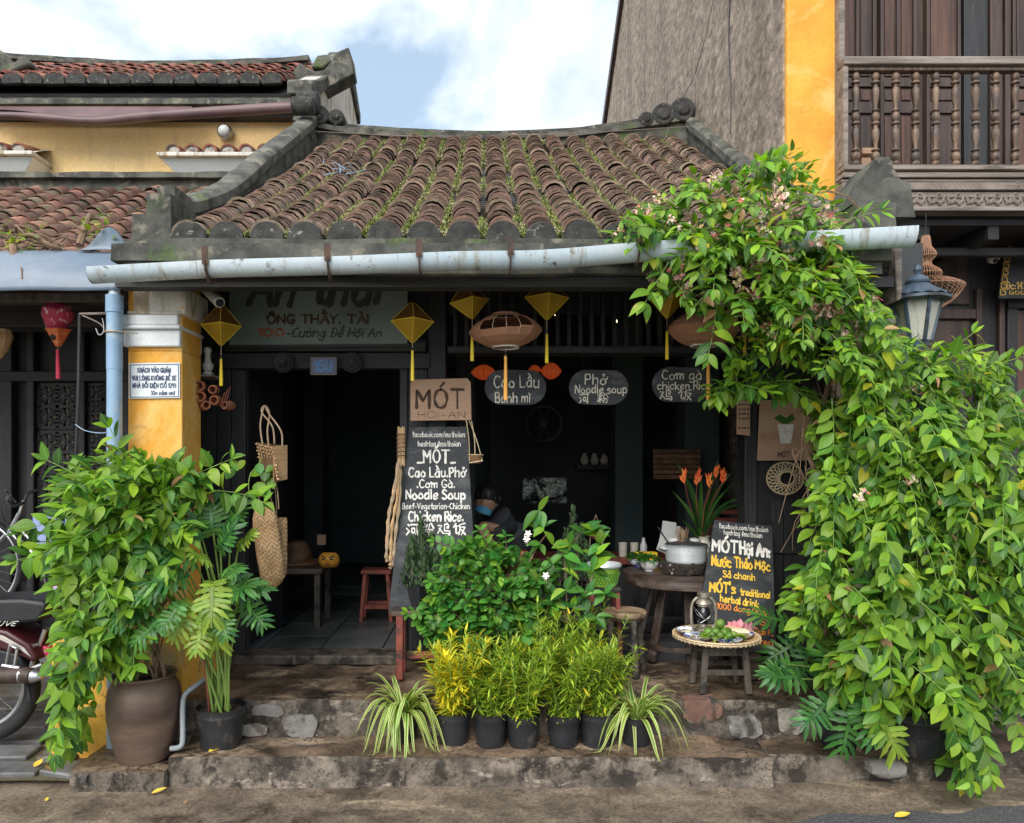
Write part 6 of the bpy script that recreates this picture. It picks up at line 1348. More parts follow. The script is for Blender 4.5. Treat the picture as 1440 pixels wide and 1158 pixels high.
TH('Nước', 1001, 1028, 795, 799, 14, 1.4, 'paintyellow', seed=5); TH('Thảo', 1033, 1058, 798, 801, 14, 1.4, 'paintyellow', seed=6); TH('Mộc', 1062, 1083, 800, 804, 13, 1.4, 'paintyellow', seed=7)
TH('Sả chanh', 1017, 1062, 812, 817, 9, 1.4, 'paintyellow', seed=8); TH("MÓT's", 998, 1034, 832, 835, 13.5, 1.6, 'paintyellow', seed=9); TH('traditional', 1041, 1083, 837, 842, 9, 1.5, 'paintyellow', seed=10)
TH('herbal drink', 1013, 1067, 846, 855, 9.5, 1.5, 'paintyellow', seed=11); TH('1000 dong/1cup', 1008, 1081, 856, 866, 8, 1.3, 'paintorange', seed=12)
TH('15k', 1067, 1083, 879, 881, 8, 1.5, 'paintorange', seed=13); TH('Trần P...', 1062, 1088, 892, 895, 8, 1.3, 'paintorange', seed=14); TH('Street', 1061, 1087, 905, 908, 8, 1.3, 'paintorange', seed=15)
# tan sign with a cup, right wall
sg = thing('cup_sign', 'square tan sign with a painted drink cup on the black wall, partly behind creeper leaves', 'sign', P(1104, 648, 4.64)); d = 4.645
board_px(sg, 'board', [(1065,648),(1142,648),(1143,562),(1069,563)], d, .012, M['cardboard'])
board_px(sg, 'painted_cup', [(1098,624),(1112,624),(1117,597),(1094,597)], d - .003, .002, M['chalk'], 0); board_px(sg, 'painted_leaf', [(1100,596),(1088,588),(1096,583),(1106,588),(1114,582),(1118,590),(1108,596)], d - .004, .002, M['lf_herb'], 0)
T(sg, 'MÓT', 1094, 1110, 643, 7, d, M['paintbrown'], th=1.2, jit=.1)
sg = thing('narrow_menu_sign', 'narrow tan menu strip fixed to the right post of the opening', 'sign', P(1045, 612, 4.6)); d = 4.62
board_px(sg, 'board', [(1036,611),(1055,613),(1055,548),(1037,546)], d, .01, M['cardboard'])
for k in range(8):
    if k != 6: T(sg, '- -- -', 1039, 1053, 558 + k*6.6, 5, d, M['paintbrown'], th=3.2, seed=k, jit=.3)
# pillar notice
sg = thing('parking_notice', 'small white notice with navy print on the yellow pillar', 'sign', P(217, 561, 3.99)); d = 3.988
board_px(sg, 'plate', [(181,561),(253,560),(253,510),(181,511)], d, .006, M['whitesign'], .001)
for a, b in (((183,513.5),(251,512.5)), ((251,512.5),(251,558)), ((251,558),(183,559)), ((183,559),(183,513.5))): MB().beam(P(*a, d-.001), P(*b, d-.001), .001, .004, (0, 0, 1) if a[1] == b[1] or abs(a[1]-b[1]) < 3 else (1, 0, 0)).build('border', M['signink'], sg)
for s, x0, x1, yb, h in (('KHÁCH VÀO QUÁN', 194, 240, 524, 6), ('VUI LÒNG KHÔNG ĐỂ XE', 186, 248, 535, 6), ('NHÀ ĐỐI DIỆN (SỐ 129)', 187, 247, 545.5, 6), ('Xin cảm ơn!', 213, 246, 555.5, 5.5)):
    T(sg, s, x0, x1, yb, h, d, M['signink'], th=1.7, jit=.06, sp=2.2)
# gold framed sign at the right
sg = thing('gold_framed_sign', 'black sign with gold key border and address on the right house front', 'sign', P(1440, 418, 5.8)); d = 5.8
board_px(sg, 'board', [(1404,420),(1500,420),(1500,346),(1414,346)], d, .02, M['blackwood'])
mb = MB()
def gp(x, y, dd=5.797): return P(x, y, dd)
for k in range(7):
    y = 415 - k*9.5; x = 1407 + k*1.2
    for a, b in (((x,y),(x+7,y)), ((x+7,y),(x+7,y-5)), ((x+7,y-5),(x+3,y-5)), ((x,y-7.5),(x+7,y-7.5)), ((x,y),(x,y-7.5))): mb.tube([gp(*a), gp(*b)], .0045, 4)
for k in range(10):
    for yy in (350, 414):
        x = 1420 + k*8; 
        for a, b in (((x,yy),(x+5,yy)), ((x+5,yy),(x+5,yy-4)), ((x,yy-4),(x+2,yy-4)), ((x,yy),(x,yy-4))): mb.tube([gp(*a), gp(*b)], .0045, 4)
mb.build('key_border', M['gold'], sg, kind='stuff'); T(sg, 'Đc:148', 1415, 1444, 407, 10, 5.797, M['gold'], th=1.1, jit=.1)
# little blue card behind the left bush
o = MB().box((px(46, 4.4), 4.4, pz(772, 4.4)), (px(104, 4.4), 4.41, pz(724, 4.4))).build('blue_card', M['signblue']); tag(o, 'pale blue card half hidden behind the left bush', 'sign')
# ---------------------------------------------------------------- lanterns
def tassel(t, top, bot, r, m, cord_from=None, cm=None):
    if cord_from is not None: MB().tube([cord_from, top], .0016, 5).build('cord', cm or M['bamboo'], t)
    mb = MB(); mb.tube([top, top.lerp(bot, .04), top.lerp(bot, .1), top.lerp(bot, .5), bot], [r*.5, r*.9, r*.7, r*.95, r*1.05], 8); mb.build('tassel', m, t)
def diamond(lb, cx, ytop, ymid, ybot, yt0, yt1, hw, d, rot=0, tilt=0):
    t = thing('yellow_lantern', lb, 'lantern', P(cx, ytop, d), group='yellow diamond silk lanterns under the eave'); w = hw * d / F
    zt, zm, zb = pz(ytop, d), pz(ymid, d), pz(ybot, d); c = V((px(cx, d), d, 0)); T_ = Matrix.Translation(V((c.x, d, zm))) @ Matrix.Rotation(tilt, 4, 'Y') @ Matrix.Rotation(rot, 4, 'Z'); n = 4
    ring = [T_ @ V((w*math.cos(2*math.pi*k/n), w*math.sin(2*math.pi*k/n), 0)) for k in range(n)]; top = [T_ @ V((.012*math.cos(2*math.pi*k/n), .012*math.sin(2*math.pi*k/n), zt-zm)) for k in range(n)]; bot = [T_ @ V((.006*math.cos(2*math.pi*k/n), .006*math.sin(2*math.pi*k/n), zb-zm)) for k in range(n)]
    mb = MB(); mb.add(ring + top, [(k, (k+1) % n, n+(k+1) % n, n+k) for k in range(n)]); mb.build('upper_shade', M['silkshade'], t, smooth=False)
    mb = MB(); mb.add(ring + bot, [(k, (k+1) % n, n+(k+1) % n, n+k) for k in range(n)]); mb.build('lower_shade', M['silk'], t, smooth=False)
    mb = MB()
    for k in range(n): mb.tube([ring[k], ring[(k+1) % n]], .0028, 5); mb.tube([ring[k], bot[k]], .002, 4); mb.tube([ring[k], top[k]], .002, 4)
    mb.build('frame', M['tassel'], t); bp_ = T_ @ V((0, 0, zb-zm)); tp_ = T_ @ V((0, 0, zt-zm))
    MB().tube([tp_, tp_ + V((0, 0, .16))], .0015, 4).build('hanging_cord', M['blackwood'], t)
    MB().ball(bp_.lerp(P(cx, yt0, d), .8), .007, 8, 6).build('bead', M['blackwood'], t)
    xx = CX + bp_.x*F/bp_.y; tassel(t, P(xx, yt0, d), P(xx, yt1, d), .010, M['tassel'], bp_)
diamond('yellow diamond lantern beside the pillar, left of the green signboard', 311, 428, 458, 486, 505, 543, 27, 4.2, .3)
diamond('yellow diamond lantern at the right end of the green signboard', 580, 426, 452, 482, 493, 536, 30, 4.2, .15)
diamond('tilted yellow diamond lantern above the left peach lantern', 660, 396, 424, 449, 470, 508, 28, 4.2, .2, -.16)
diamond('yellow diamond lantern between the two peach lanterns, right of the torn one', 769, 392, 419, 450, 470, 511, 31, 4.2, .05)
diamond('yellow diamond lantern just left of the intact peach lantern', 938, 392, 416, 448, 466, 506, 30, 4.2, .1)
diamond('yellow diamond lantern almost hidden in the creeper leaves', 1047, 392, 418, 450, 468, 500, 28, 4.2, .2)
def peach(lb, cx, cy, hw, hh, d, torn, tt0, tt1, tx):
    t = thing('peach_lantern', lb, 'lantern', P(cx, cy - hh, d), group='peach cloth lanterns'); w = hw*d/F; h = hh*d/F; n = 16; c = P(cx, cy, d); Mt = Matrix.Rotation(-.05 if torn else 0, 4, 'Y')
    pf_ = [(.36, 1.0), (.40, .98), (.62, .80), (.85, .48), (.985, .12), (1.0, 0), (.985, -.12), (.85, -.48), (.62, -.80), (.38, -.98), (.36, -1.0)]
    mb = MB()
    def pt(r_, z_, k): 
        a = 2*math.pi*k/n; f = 1 - .035*(1 if k % 2 else 0); return c + Mt @ V((w*r_*f*math.cos(a), w*r_*f*math.sin(a), h*z_))
    for i in range(len(pf_) - 1):
        for k in range(n):
            if torn and k in (10, 11, 12, 13) and 2 <= i <= 5 and not (k == 13 and i > 4) and not (k == 10 and i < 3): continue
            mb.add([pt(*pf_[i], k), pt(*pf_[i], k+1), pt(*pf_[i+1], k+1), pt(*pf_[i+1], k)], [(0, 1, 2, 3)])
    sk = mb.build('cloth', M['peach'], t, smooth=False); sk.modifiers.new('s', 'SOLIDIFY').thickness = .002
    if torn:
        mb = MB()
        for i in range(len(pf_)-1):
            for k in range(n//2): mb.add([c + (pt(*pf_[i], k) - c)*.97, c + (pt(*pf_[i], k+1)-c)*.97, c + (pt(*pf_[i+1], k+1)-c)*.97, c + (pt(*pf_[i+1], k)-c)*.97], [(0, 1, 2, 3)])
        mb.build('shaded_inside', M['peachin'], t)  # darkened copy of the cloth paints the shade inside the tear
    for k in range(n):
        MB().tube([pt(r_*1.005, z_, k) for r_, z_ in pf_], .0016, 4, caps=False).build('rib', M['peach' if not torn or k not in (11,12,13) else 'bamboo'], t)
    for z_ in (1, -1): MB().lathe([(w*.36, h*z_-.008), (w*.38, h*z_-.008), (w*.38, h*z_+.008), (w*.36, h*z_+.008)], c, 20).build('hoop', M['chalkcream' if z_ < 0 else 'peach'], t)
    MB().tube([c + V((0, 0, h)), c + V((0, 0, 2.80 - c.z))], .0015, 4).build('hanging_cord', M['blackwood'], t)
    MB().ball(P(tx, tt0 - 4, d), .008, 8, 6).build('bead', M['blackwood'], t); tassel(t, P(tx, tt0, d), P(tx, tt1, d), .011, M['tasselo'], P(tx, cy + hh, d))
peach('torn peach cloth lantern with an open dark hole, left of the two', 711, 466, 51, 22, 4.15, True, 501, 563, 711)
peach('intact peach cloth lantern partly behind the creeper leaves', 990, 463, 50, 23, 4.15, False, 504, 566, 996)
def redl(lb, cx, cy, hw, hh, d):
    t = thing('red_lantern', lb, 'lantern', P(cx, cy-hh, d), group='small lit red lanterns indoors'); w = hw*d/F; h = hh*d/F; c = P(cx, cy, d)
    MB().lathe([(w*.3, h), (w*.7, h*.6), (w, 0), (w*.7, -h*.6), (w*.3, -h)], c, 12).build('shade', M['redsilk'], t, smooth=False)
    for k in range(12): a = k*math.pi/6; MB().tube([c + V((w*r_*math.cos(a), w*r_*math.sin(a), h*z_)) for r_, z_ in ((.3,1),(.71,.6),(1.01,0),(.71,-.6),(.3,-1))], .0015, 4, caps=False).build('rib', M['tasselr'], t)
    MB().tube([c + V((0, 0, h)), c + V((0, 0, 2.9 - c.z))], .0015, 4).build('cord', M['blackwood'], t)
redl('small glowing red lantern left of the Cao Lau oval sign', 680, 524, 18, 10, 5.3); redl('dim red lantern just right of the Cao Lau oval sign', 775, 522, 15, 11, 5.4); redl('farthest tiny red lantern, between two others above the Cao Lau sign', 752, 520, 9, 6, 6.3)
# crimson lantern left
t = thing('crimson_lantern', 'crimson flowered lantern with orange lower basket hanging before the left house', 'lantern', P(82, 424, 4.3)); d = 4.3; c = P(82, 455, d); k = d/F
MB().lathe([(5*k, 30*k), (15*k, 27*k), (21*k, 18*k), (20*k, 8*k), (14*k, -3*k), (10*k, -10*k)], c + V((-3*k, 0, 0)), 14, Matrix.Rotation(.18, 3, 'Y')).build('silk_body', M['crimson'], t)
MB().lathe([(19*k, -9*k), (17*k, -10*k), (9*k, -24*k), (4*k, -32*k), (2*k, -33*k)], c, 6).build('lower_basket', M['orangefab'], t, smooth=False)
MB().ball(c + V((-2*k, -.03, -20*k)), .02, 8, 6).build('ball', M['blackwood'], t); tassel(t, P(81, 492, d), P(82, 533, d), .012, M['tasselr'], c + V((0, 0, -32*k)))
t = thing('straw_lantern', 'straw lantern cut by the left edge of the photo', 'lantern', P(-5, 460, 4.4)); MB().lathe([(18*.0042, 0), (20*.0042, -.04), (14*.0042, -.12), (6*.0042, -.17)], P(-4, 464, 4.4), 14).build('shade', M['wicker'], t, smooth=False)
# bulbs
for x, y, d_, lb in ((782, 443, 5.6, 'small lit bulb glowing right of the middle yellow lantern'), (866, 452, 5.6, 'small lit bulb glowing in the dark between the ceiling bars')):
    t = thing('light_bulb', lb, 'bulb', P(x, y, d_)); MB().ball((0, 0, 0), (.009, .009, .013), 10, 8).build('glass', M['bulb'], t, world=False); MB().tube([(0, 0, .012), (0, 0, .03)], .009, 8).build('socket', M['blackwood'], t, world=False); MB().tube([(0, 0, .03), (0, 0, .22)], .002, 4).build('cable', M['blackwood'], t, world=False)
# ---------------------------------------------------------------- street lamp and fish-trap lamp
t = thing('street_lamp', 'blue-black iron street lamp with dusty glass rising out of the creeper', 'lamp', P(1290, 1000, 3.95)); d = 3.95; k = d/F; c = P(1290, 490, d)
def yy(y): return (490 - y)*k
MB().tube([P(1290, 1060, d), P(1290, 500, d)], .03, 12).build('post', M['lampblue'], t)
MB().lathe([(.030, yy(512)), (.034, yy(500)), (.05, yy(494)), (.05, yy(490)), (.058, yy(488)), (.058, yy(484)), (.062, yy(480)), (.0, yy(479))], c, 20).build('collar', M['lampblue'], t)
n = 6; GL = Matrix.Rotation(R(30), 4, 'Z')
MB().lathe([(.064, yy(480)), (.108, yy(430)), (.104, yy(424))], c, n, GL).build('glass', M['lampglass'], t, smooth=False)
for i in range(6):
    a = i*math.pi/3 + R(30) ; f = lambda r_, z_: c + V((r_*math.cos(a), r_*math.sin(a), z_)); MB().beam(f(.066, yy(481)), f(.112, yy(425)), .018, .012, (math.cos(a), math.sin(a), 0)).build('glazing_bar', M['lampblue'], t, bevel=.002)
def scall(u, v):
    a = 2*math.pi*u; r_ = .050 + (.158-.050)*v; z_ = yy(398) + (yy(420) - yy(398))*v**.8; z_ += .008*abs(math.sin(8*a))*v; return c + V((r_*math.cos(a), r_*math.sin(a), z_))
mb = MB(); mb.grid(scall, 64, 6, True); mb.build('cap', M['lampblue'], t); MB().lathe([(.156, yy(420)), (.158, yy(424)), (.13, yy(426)), (.10, yy(425)), (.0, yy(424))], c, 32).build('cap_rim', M['lampblue'], t)
MB().lathe([(.06, yy(399)), (.062, yy(396)), (.045, yy(391)), (.03, yy(388)), (.012, yy(386)), (.014, yy(383)), (.020, yy(380)), (.016, yy(375)), (.0, yy(371))], c, 20).build('finial', M['lampblue'], t)
M['rattan'] = mat('brown_rattan_cane', (.26, .13, .07), (.40, .22, .13), sc=8, rough=.6, bump=.1)
t = thing('rattan_lamp', 'tall pear-shaped cane lampshade of thin ribs hanging behind the street lamp', 'lampshade', P(1302, 332, 4.9)); d = 4.9; k = d/F
pf2 = [(5, 333), (6, 340), (7, 348), (12, 355), (13, 361), (7, 368), (8, 374), (16, 380), (20, 386), (18, 390), (16, 392), (30, 396), (46, 404), (46, 408), (38, 420), (26, 430), (18, 434)]
for i in range(34):
    a = 2*math.pi*i/34; MB().tube(cr3([P(1302, y, d) + V((r_*k*math.cos(a), r_*k*math.sin(a), 0)) for r_, y in pf2], 2), .0022, 4, caps=False).build('rib', M['rattan'], t)
for r_, y in ((5, 333), (13, 361), (20, 386), (46, 406), (18, 434)): MB().tube([P(1302, y, d) + V((r_*k*math.cos(a), r_*k*math.sin(a), 0)) for a in [j*math.pi/12 for j in range(24)]], .003, 5, close=True).build('hoop', M['rattan'], t)
MB().tube([P(1302, 333, d), P(1302, 300, d)], .0025, 5).build('cord', M['blackwood'], t); MB().tube([P(1302, 425, d), P(1302, 400, d)], .03, 12).build('bulb_holder', M['chalkcream'], t)
# cameras
def camera_dome(lb, x, y, d):
    t = thing('dome_camera', lb, 'security camera', P(x, y, d)); MB().lathe([(.05, .05), (.052, .03), (.045, .0), (.03, -.03), (.0, -.04)], (0, 0, 0), 16, Matrix.Rotation(R(25), 4, 'X')).build('housing', M['cctv'], t, world=False); MB().ball((0, -.03, -.02), .02, 10, 8).build('lens', M['darkglass'], t, world=False)
camera_dome('white dome camera under the balcony near the gold framed sign', 1396, 364, 5.7)
t = thing('spot_light', 'small pale spotlight fixed under the balcony beams', 'lamp', P(1385, 325, 5.6)); MB().tube([(0, 0, 0), (-.05, -.03, -.03)], [.02, .03], 10).build('head', M['cctv'], t, world=False); MB().tube([(0, 0, 0), (.02, 0, .06)], .008, 6).build('arm', M['cctv'], t, world=False)
t = thing('bullet_camera', 'beige bullet camera pointing down under the eave by the pillar', 'security camera', P(292, 406, 4.1)); a, b = P(289, 406, 4.15), P(309, 426, 3.98)
MB().tube([a, b], .030, 14).build('housing', M['cctv'], t, bevel=.004); MB().tube([b, b + (b-a).normalized()*.004], .022, 12).build('lens', M['darkglass'], t); MB().tube([a.lerp(b, .2), a.lerp(b, .2) + V((0, .05, .1))], .008, 6).build('bracket', M['cctv'], t)
# ---------------------------------------------------------------- hanging things by the door
t = thing('oil_lamp', 'small glass oil lamp on a tiny shelf beside the yellow pillar', 'lamp', P(292, 528, 4.35)); c = P(292, 527, 4.35); k = 4.35/F
MB().lathe([(8*k, 0), (8*k, 2*k), (5*k, 4*k), (8*k, 9*k), (8*k, 14*k), (5*k, 18*k), (4*k, 28*k), (6*k, 34*k), (4*k, 38*k)], c, 14).build('glass', M['lampglass'], t); MB().box((px(276, 4.35), 4.30, pz(531, 4.35)), (px(302, 4.35), 4.5, pz(528, 4.35))).build('shelf', M['greywood'], t)
t = thing('clay_cup_cluster', 'cluster of small terracotta cups hung on the yellow pillar side', 'cups', P(295, 560, 4.25))
for i, (x, y, r_, yaw) in enumerate(((280, 543, .030, .2), (299, 548, .026, .1), (281, 558, .032, .3), (301, 563, .028, 0), (316, 570, .024, -.4), (290, 570, .026, .6))):
    Mx = Matrix.Rotation(R(90) , 4, 'X') @ Matrix.Rotation(yaw, 4, 'Y'); o = MB().lathe([(.0, -.07), (r_*.8, -.07), (r_*1.15, -.045), (r_*1.1, -.02), (r_*.8, -.004), (r_*.95, .004), (r_*.7, .005), (r_*.6, -.01), (r_*.75, -.05), (0, -.055)], P(x, y, 4.2 + .02*(i % 2)), 16, Mx).build('cup', M['terracotta'], t)
mb = MB(); [mb.tube([P(310 + 4*i, 572 - 3*i, 4.2), P(316 + 4*i, 552 - 4*i, 4.2)], .002, 4) for i in range(3)]; mb.build('sticks', M['redstem'], t)
# woven bags
def strip_face(mb, o, u, v, nu, nv, wu, wv, n, amp=.003):
    """crossing strips over the face o + u,v"""
    for i in range(nu):
        t0 = (i + .5) / nu; pts = []
        for j in range(nv*2 + 1): pts.append(o + u*t0 + v*(j/(nv*2)) + n*(amp*(1 if (i + j//1) % 2 else -1)))
        b = len(mb.v); du = u.normalized()*wu/2
        for p in pts: mb.v += [p - du, p + du]
        for j in range(len(pts)-1): mb.face((b+2*j, b+2*j+1, b+2*j+3, b+2*j+2))
    for j in range(nv):
        t0 = (j + .5) / nv; pts = []
        for i in range(nu*2 + 1): pts.append(o + v*t0 + u*(i/(nu*2)) + n*(amp*(-1 if (i + j) % 2 else 1)))
        b = len(mb.v); dv_ = v.normalized()*wv/2
        for p in pts: mb.v += [p - dv_, p + dv_]
        for i in range(len(pts)-1): mb.face((b+2*i, b+2*i+1, b+2*i+3, b+2*i+2))
t = thing('square_straw_bag', 'boxy openwork straw bag with long looped handles, hung highest beside the doorway', 'bag', P(380, 676, 4.4))
A = P(359, 622, 4.42); B_ = P(384, 628, 4.30); C_ = P(404, 626, 4.40); hz = .185; slx = 0
dn = V((.035, 0, -.20)); dn2 = V((.0, 0, -.205))
mb = MB(); strip_face(mb, A, B_ - A, dn, 6, 10, .0075, .009, V((-.5, -.85, 0))); mb.build('openwork_side', M['wicker'], t, smooth=False, recalc=False)
mb = MB(); strip_face(mb, B_, C_ - B_, dn2, 14, 24, .0072, .0075, V((.6, -.8, 0)), .0015); mb.build('woven_side', M['wicker'], t, smooth=False, recalc=False)
mb = MB(); q = [A, B_, C_, C_ + V((-.05, .12, 0))]; q2 = [A + dn, B_ + dn2 + V((.01,0,-.01)), C_ + dn2, C_ + V((-.05, .12, 0)) + dn2]; inn = lambda L_: [p.lerp(sum(L_, V()) / 4, .06) for p in L_]
mb.add(inn(q) + inn(q2), [(4,5,6,7),(0,1,5,4),(1,2,6,5),(2,3,7,6),(3,0,4,7)]); mb.build('inner_shade_box', M['wickerdark'], t, smooth=False)  # dark box painted in for the shade seen through the open weave
for xs in ((369, 377, 373), (386, 396, 372)): MB().tube(cr3([P(xs[0], 624, 4.35), P(xs[0]-3, 600, 4.35), P(xs[2]-4, 580, 4.38), P(xs[2], 571, 4.4), P(xs[2]+6, 582, 4.38), P(xs[1]-1, 606, 4.35), P(xs[1]+1, 628, 4.35)], 5), .005, 7).build('handle', M['rope'], t)
def soft_bag(t, outline, d, th, m, nu=34, nv=60, name='body'):
    """outline: list of (y, xl, xr) px"""
    ys = [o_[0] for o_ in outline]
    def ed(v):
        y = ys[0] + (ys[-1]-ys[0])*v
        for a, b in zip(outline[:-1], outline[1:]):
            if a[0] <= y <= b[0] + 1e-6: f = (y - a[0])/(b[0]-a[0]); return y, a[1]+(b[1]-a[1])*f, a[2]+(b[2]-a[2])*f
        return outline[-1]
    for s in (-1, 1):
        mb = MB()
        def fn(u, v):
            y, a, b = ed(v); e = math.sin(math.pi*max(.0, min(1, u)))**.5; e2 = min(1, math.sin(math.pi*min(1, v*.98+.02))*2.2)**.5
            wv = .0035 * (1 if (int((u*nu + (v*nv)*(.5 if int(u*8) % 2 else -.5))) % 4) < 2 else 0)
            return P(a + (b-a)*u, y + 3*math.sin(u*3.1)*(v > .5), d) + V((0, s*(th*e*e2 + wv*e) + .012*noise.noise(V((u*3, v*5, 1))), 0))
        mb.grid(fn, nu, nv); mb.m = [1 if ((q % nu) // 2 + (q // nu) * (1 if ((q % nu) // 6) % 2 else -1)) % 3 == 0 else 0 for q in range(len(mb.f))]
        mb.build(name + ('_front' if s < 0 else '_back'), [m, M['wickershade']], t, smooth=False)
t = thing('long_straw_bag', 'long limp herringbone straw bag hanging below the boxy bag', 'bag', P(380, 824, 4.35))
soft_bag(t, [(706,364,384),(716,358,386),(730,355,390),(760,357,394),(790,362,399),(812,366,400),(822,372,394),(826,378,388)], 4.34, .035, M['wicker'])
for xs in ((362, 366, 372), (374, 372, 380), (384, 380, 390)): MB().tube(cr3([P(xs[0], 716, 4.33), P(xs[1], 690, 4.36), P(xs[1]+4, 668, 4.4), P(xs[2], 690, 4.36), P(xs[2]+2, 716, 4.36)], 5), .0032, 6).build('handle', M['rope'], t)
t = thing('flat_straw_bag', 'flat straw bag hanging just behind the long limp one', 'bag', P(392, 800, 4.45)); soft_bag(t, [(728,386,403),(732,385,404),(790,386,404),(806,390,403),(812,394,400)], 4.44, .02, M['wicker'], 16, 40)
MB().tube(cr3([P(389, 732, 4.43), P(388, 700, 4.45), P(384, 672, 4.45)], 4), .003, 6).build('handle', M['rope'], t)
# bamboo roll, straw hanks left of the tall board
t = thing('bamboo_roll', 'upright roll of split bamboo strips at the left edge of the tall menu board', 'bamboo roll', P(567, 656, 4.55))
for i in range(5): MB().tube([P(560 + 2.1*i, 656 - (i % 2)*2, 4.55), P(560+2.1*i, 600 + (i % 3), 4.55)], .0046, 6).build('strip', M['bamboo' if i % 2 else 'wicker'], t)
mb = MB(); [mb.lathe([(.028, 0), (.030, .002), (.030, .006), (.028, .008)], P(564, y, 4.55), 12) for y in (612, 618, 624, 630, 636, 642)]; mb.build('binding', M['wickerdark'], t, kind='stuff')
t = thing('straw_hank', 'twisted hank of straw rope hanging left of the tall menu board', 'straw hank', P(555, 800, 4.45)); rr = random.Random(3)
for k, (m_, pts) in enumerate((('rope', [(566,650),(560,690),(553,720),(550,760),(548,785),(552,790)]), ('wicker', [(567,655),(563,700),(557,740),(555,780),(553,796)]), ('rope', [(568,660),(566,705),(562,745),(557,790),(554,800)]), ('wicker', [(565,652),(557,700),(551,735),(549,770)]))):
    MB().tube(cr3([P(x - 5 + rr.uniform(-1, 1), y, 4.46 + .01*k) for x, y in pts], 6), [.010 + .004*math.sin(i*1.7) for i in range(6*(len(pts)-1)+1)], 7).build('strand', M[m_], t)
t = thing('balance_basket', 'tiny hanging wicker scale basket on thin canes right of the tan MOT sign', 'basket', P(662, 590, 4.5)); d = 4.5
for a, b in (((656,592),(660,649)), ((660,592),(678,648)), ((663,592),(668,640)), ((655,592),(656,600))): MB().tube(cr3([P(*a, d), P((a[0]+b[0])/2+1.5, (a[1]+b[1])/2, d-.01), P(*b, d-.02)], 4), .0028, 5).build('cane', M['bamboo'], t)
MB().lathe([(.030, 0), (.040, .03), (.046, .055), (.043, .055), (.036, .025), (.02, .008)], P(669, 652, d), 18, cap0=True).build('bowl', M['wickerdark'], t); MB().tube([P(669, 640, d) + V((.046*math.cos(a), .046*math.sin(a), 0)) for a in [j*math.pi/9 for j in range(18)]], .004, 5, close=True).build('rim', M['bamboo'], t); MB().beam(P(660, 651, d-.04), P(679, 648, d-.03), .006, .006).build('base_cane', M['bamboo'], t)
# woven ring
t = thing('woven_ring', 'round open woven bamboo ring basket on the black wall below the cup sign', 'basket', P(1104, 698, 4.62)); c = P(1104, 673, 4.61); k = 4.61/F
for r_, tr in ((25.5, .006), (10.5, .004)): MB().tube([c + V((r_*k*math.cos(a), -.0 if r_ > 20 else -.03, r_*k*math.sin(a)*.88)) for a in [j*math.pi/18 for j in range(36)]], tr, 6, close=True).build('hoop', M['bamboo'], t)
mb = MB()
for i in range(22):
    for s_ in (-1, 1):
        a = 2*math.pi*i/22; b = a + s_*.62; mb.beam(c + V((25*k*math.cos(a), -.002, 22*k*math.sin(a))), c + V((11*k*math.cos(b), -.03, 9.7*k*math.sin(b))), .005, .0016, (0, -1, .01))
mb.build('lattice', M['bamboo'], t, kind='stuff')
t = thing('woven_fan', 'reddish woven panel glimpsed through the creeper leaves', 'woven panel', P(1180, 735, 4.3)); mb = MB(); strip_face(mb, P(1166, 735, 4.2), V((.095, 0, .03)), V((.03, 0, .15)), 10, 16, .008, .009, V((0, -1, 0))); mb.build('weave', mat('red_brown_cane', (.34, .13, .07), (.46, .20, .11), sc=9, rough=.7, bump=.2), t, smooth=False, recalc=False)
# ---------------------------------------------------------------- tables, stools and what stands on them
def tri_stool(lb, x, ytop, yfoot, r, d, mt, ml, group=None):
    zt = pz(ytop, d); zf = .338; t = thing('round_stool', lb, 'stool', (px(x, d), d, zf), group=group); h = zt - zf
    MB().lathe([(0, h), (r*.94, h), (r, h-.008), (r, h-.022), (r*.95, h-.032), (0, h-.032)], n=28).build('seat', mt, t, world=False)
    MB().lathe([(r*.86, h-.05), (r*.9, h-.033), (r*.84, h-.033), (r*.8, h-.05)], n=24).build('apron', ml, t, world=False)
    for i in range(4):
        a = i*math.pi/2 + .35; p0 = V((r*.98*math.cos(a), r*.98*math.sin(a), 0)); p1 = V((r*.72*math.cos(a), r*.72*math.sin(a), h-.035)); n = 26
        rad = [.017 + .0055*abs(math.sin(j*.9)) - .003*(j % 5 == 0) for j in range(n)]; MB().tube([p0.lerp(p1, j/(n-1)) for j in range(n)], rad, 10).build('leg', ml, t, world=False)
    for i in range(4):
        a, b = i*math.pi/2 + .35, (i+1)*math.pi/2 + .35; MB().tube([(r*.93*math.cos(a), r*.93*math.sin(a), h*.18), (r*.93*math.cos(b), r*.93*math.sin(b), h*.18)], .008, 7).build('stretcher', ml, t, world=False)
    return t
tri_stool('round-topped bamboo style stool left of the big round table', 879, 858, 945, .128, 4.40, M['stooltop'], M['stoolwood'])
# big round table
d = 4.80; zt = pz(803, d); tbz = .338; RT = .365
tb_ = thing('round_table', 'big dark round wooden table on thick slanted legs behind the stools', 'table', (px(958, d), d + .02, tbz)); h = zt - tbz
MB().lathe([(0, h), (RT*.96, h), (RT, h-.01), (RT*.99, h-.03), (RT*1.0, h-.04), (RT*.99, h-.075), (RT*.93, h-.085), (0, h-.085)], n=48).build('table_top', M['tabletop'], tb_, world=False)
for i in range(7):
    a = 2*math.pi*i/7 + .25; c_, s_ = math.cos(a), math.sin(a); MB().beam((.29*c_, .22*s_, 0), (.17*c_, .15*s_, h-.087), .055, .03, (c_, s_, .1)).build('leg', M['tabletop'], tb_, world=False, bevel=.004)
MB().lathe([(.25, .08), (.27, .08), (.27, .11), (.25, .11)], n=20).build('foot_ring', M['tabletop'], tb_, world=False, smooth=False)
TT = zt + .0005
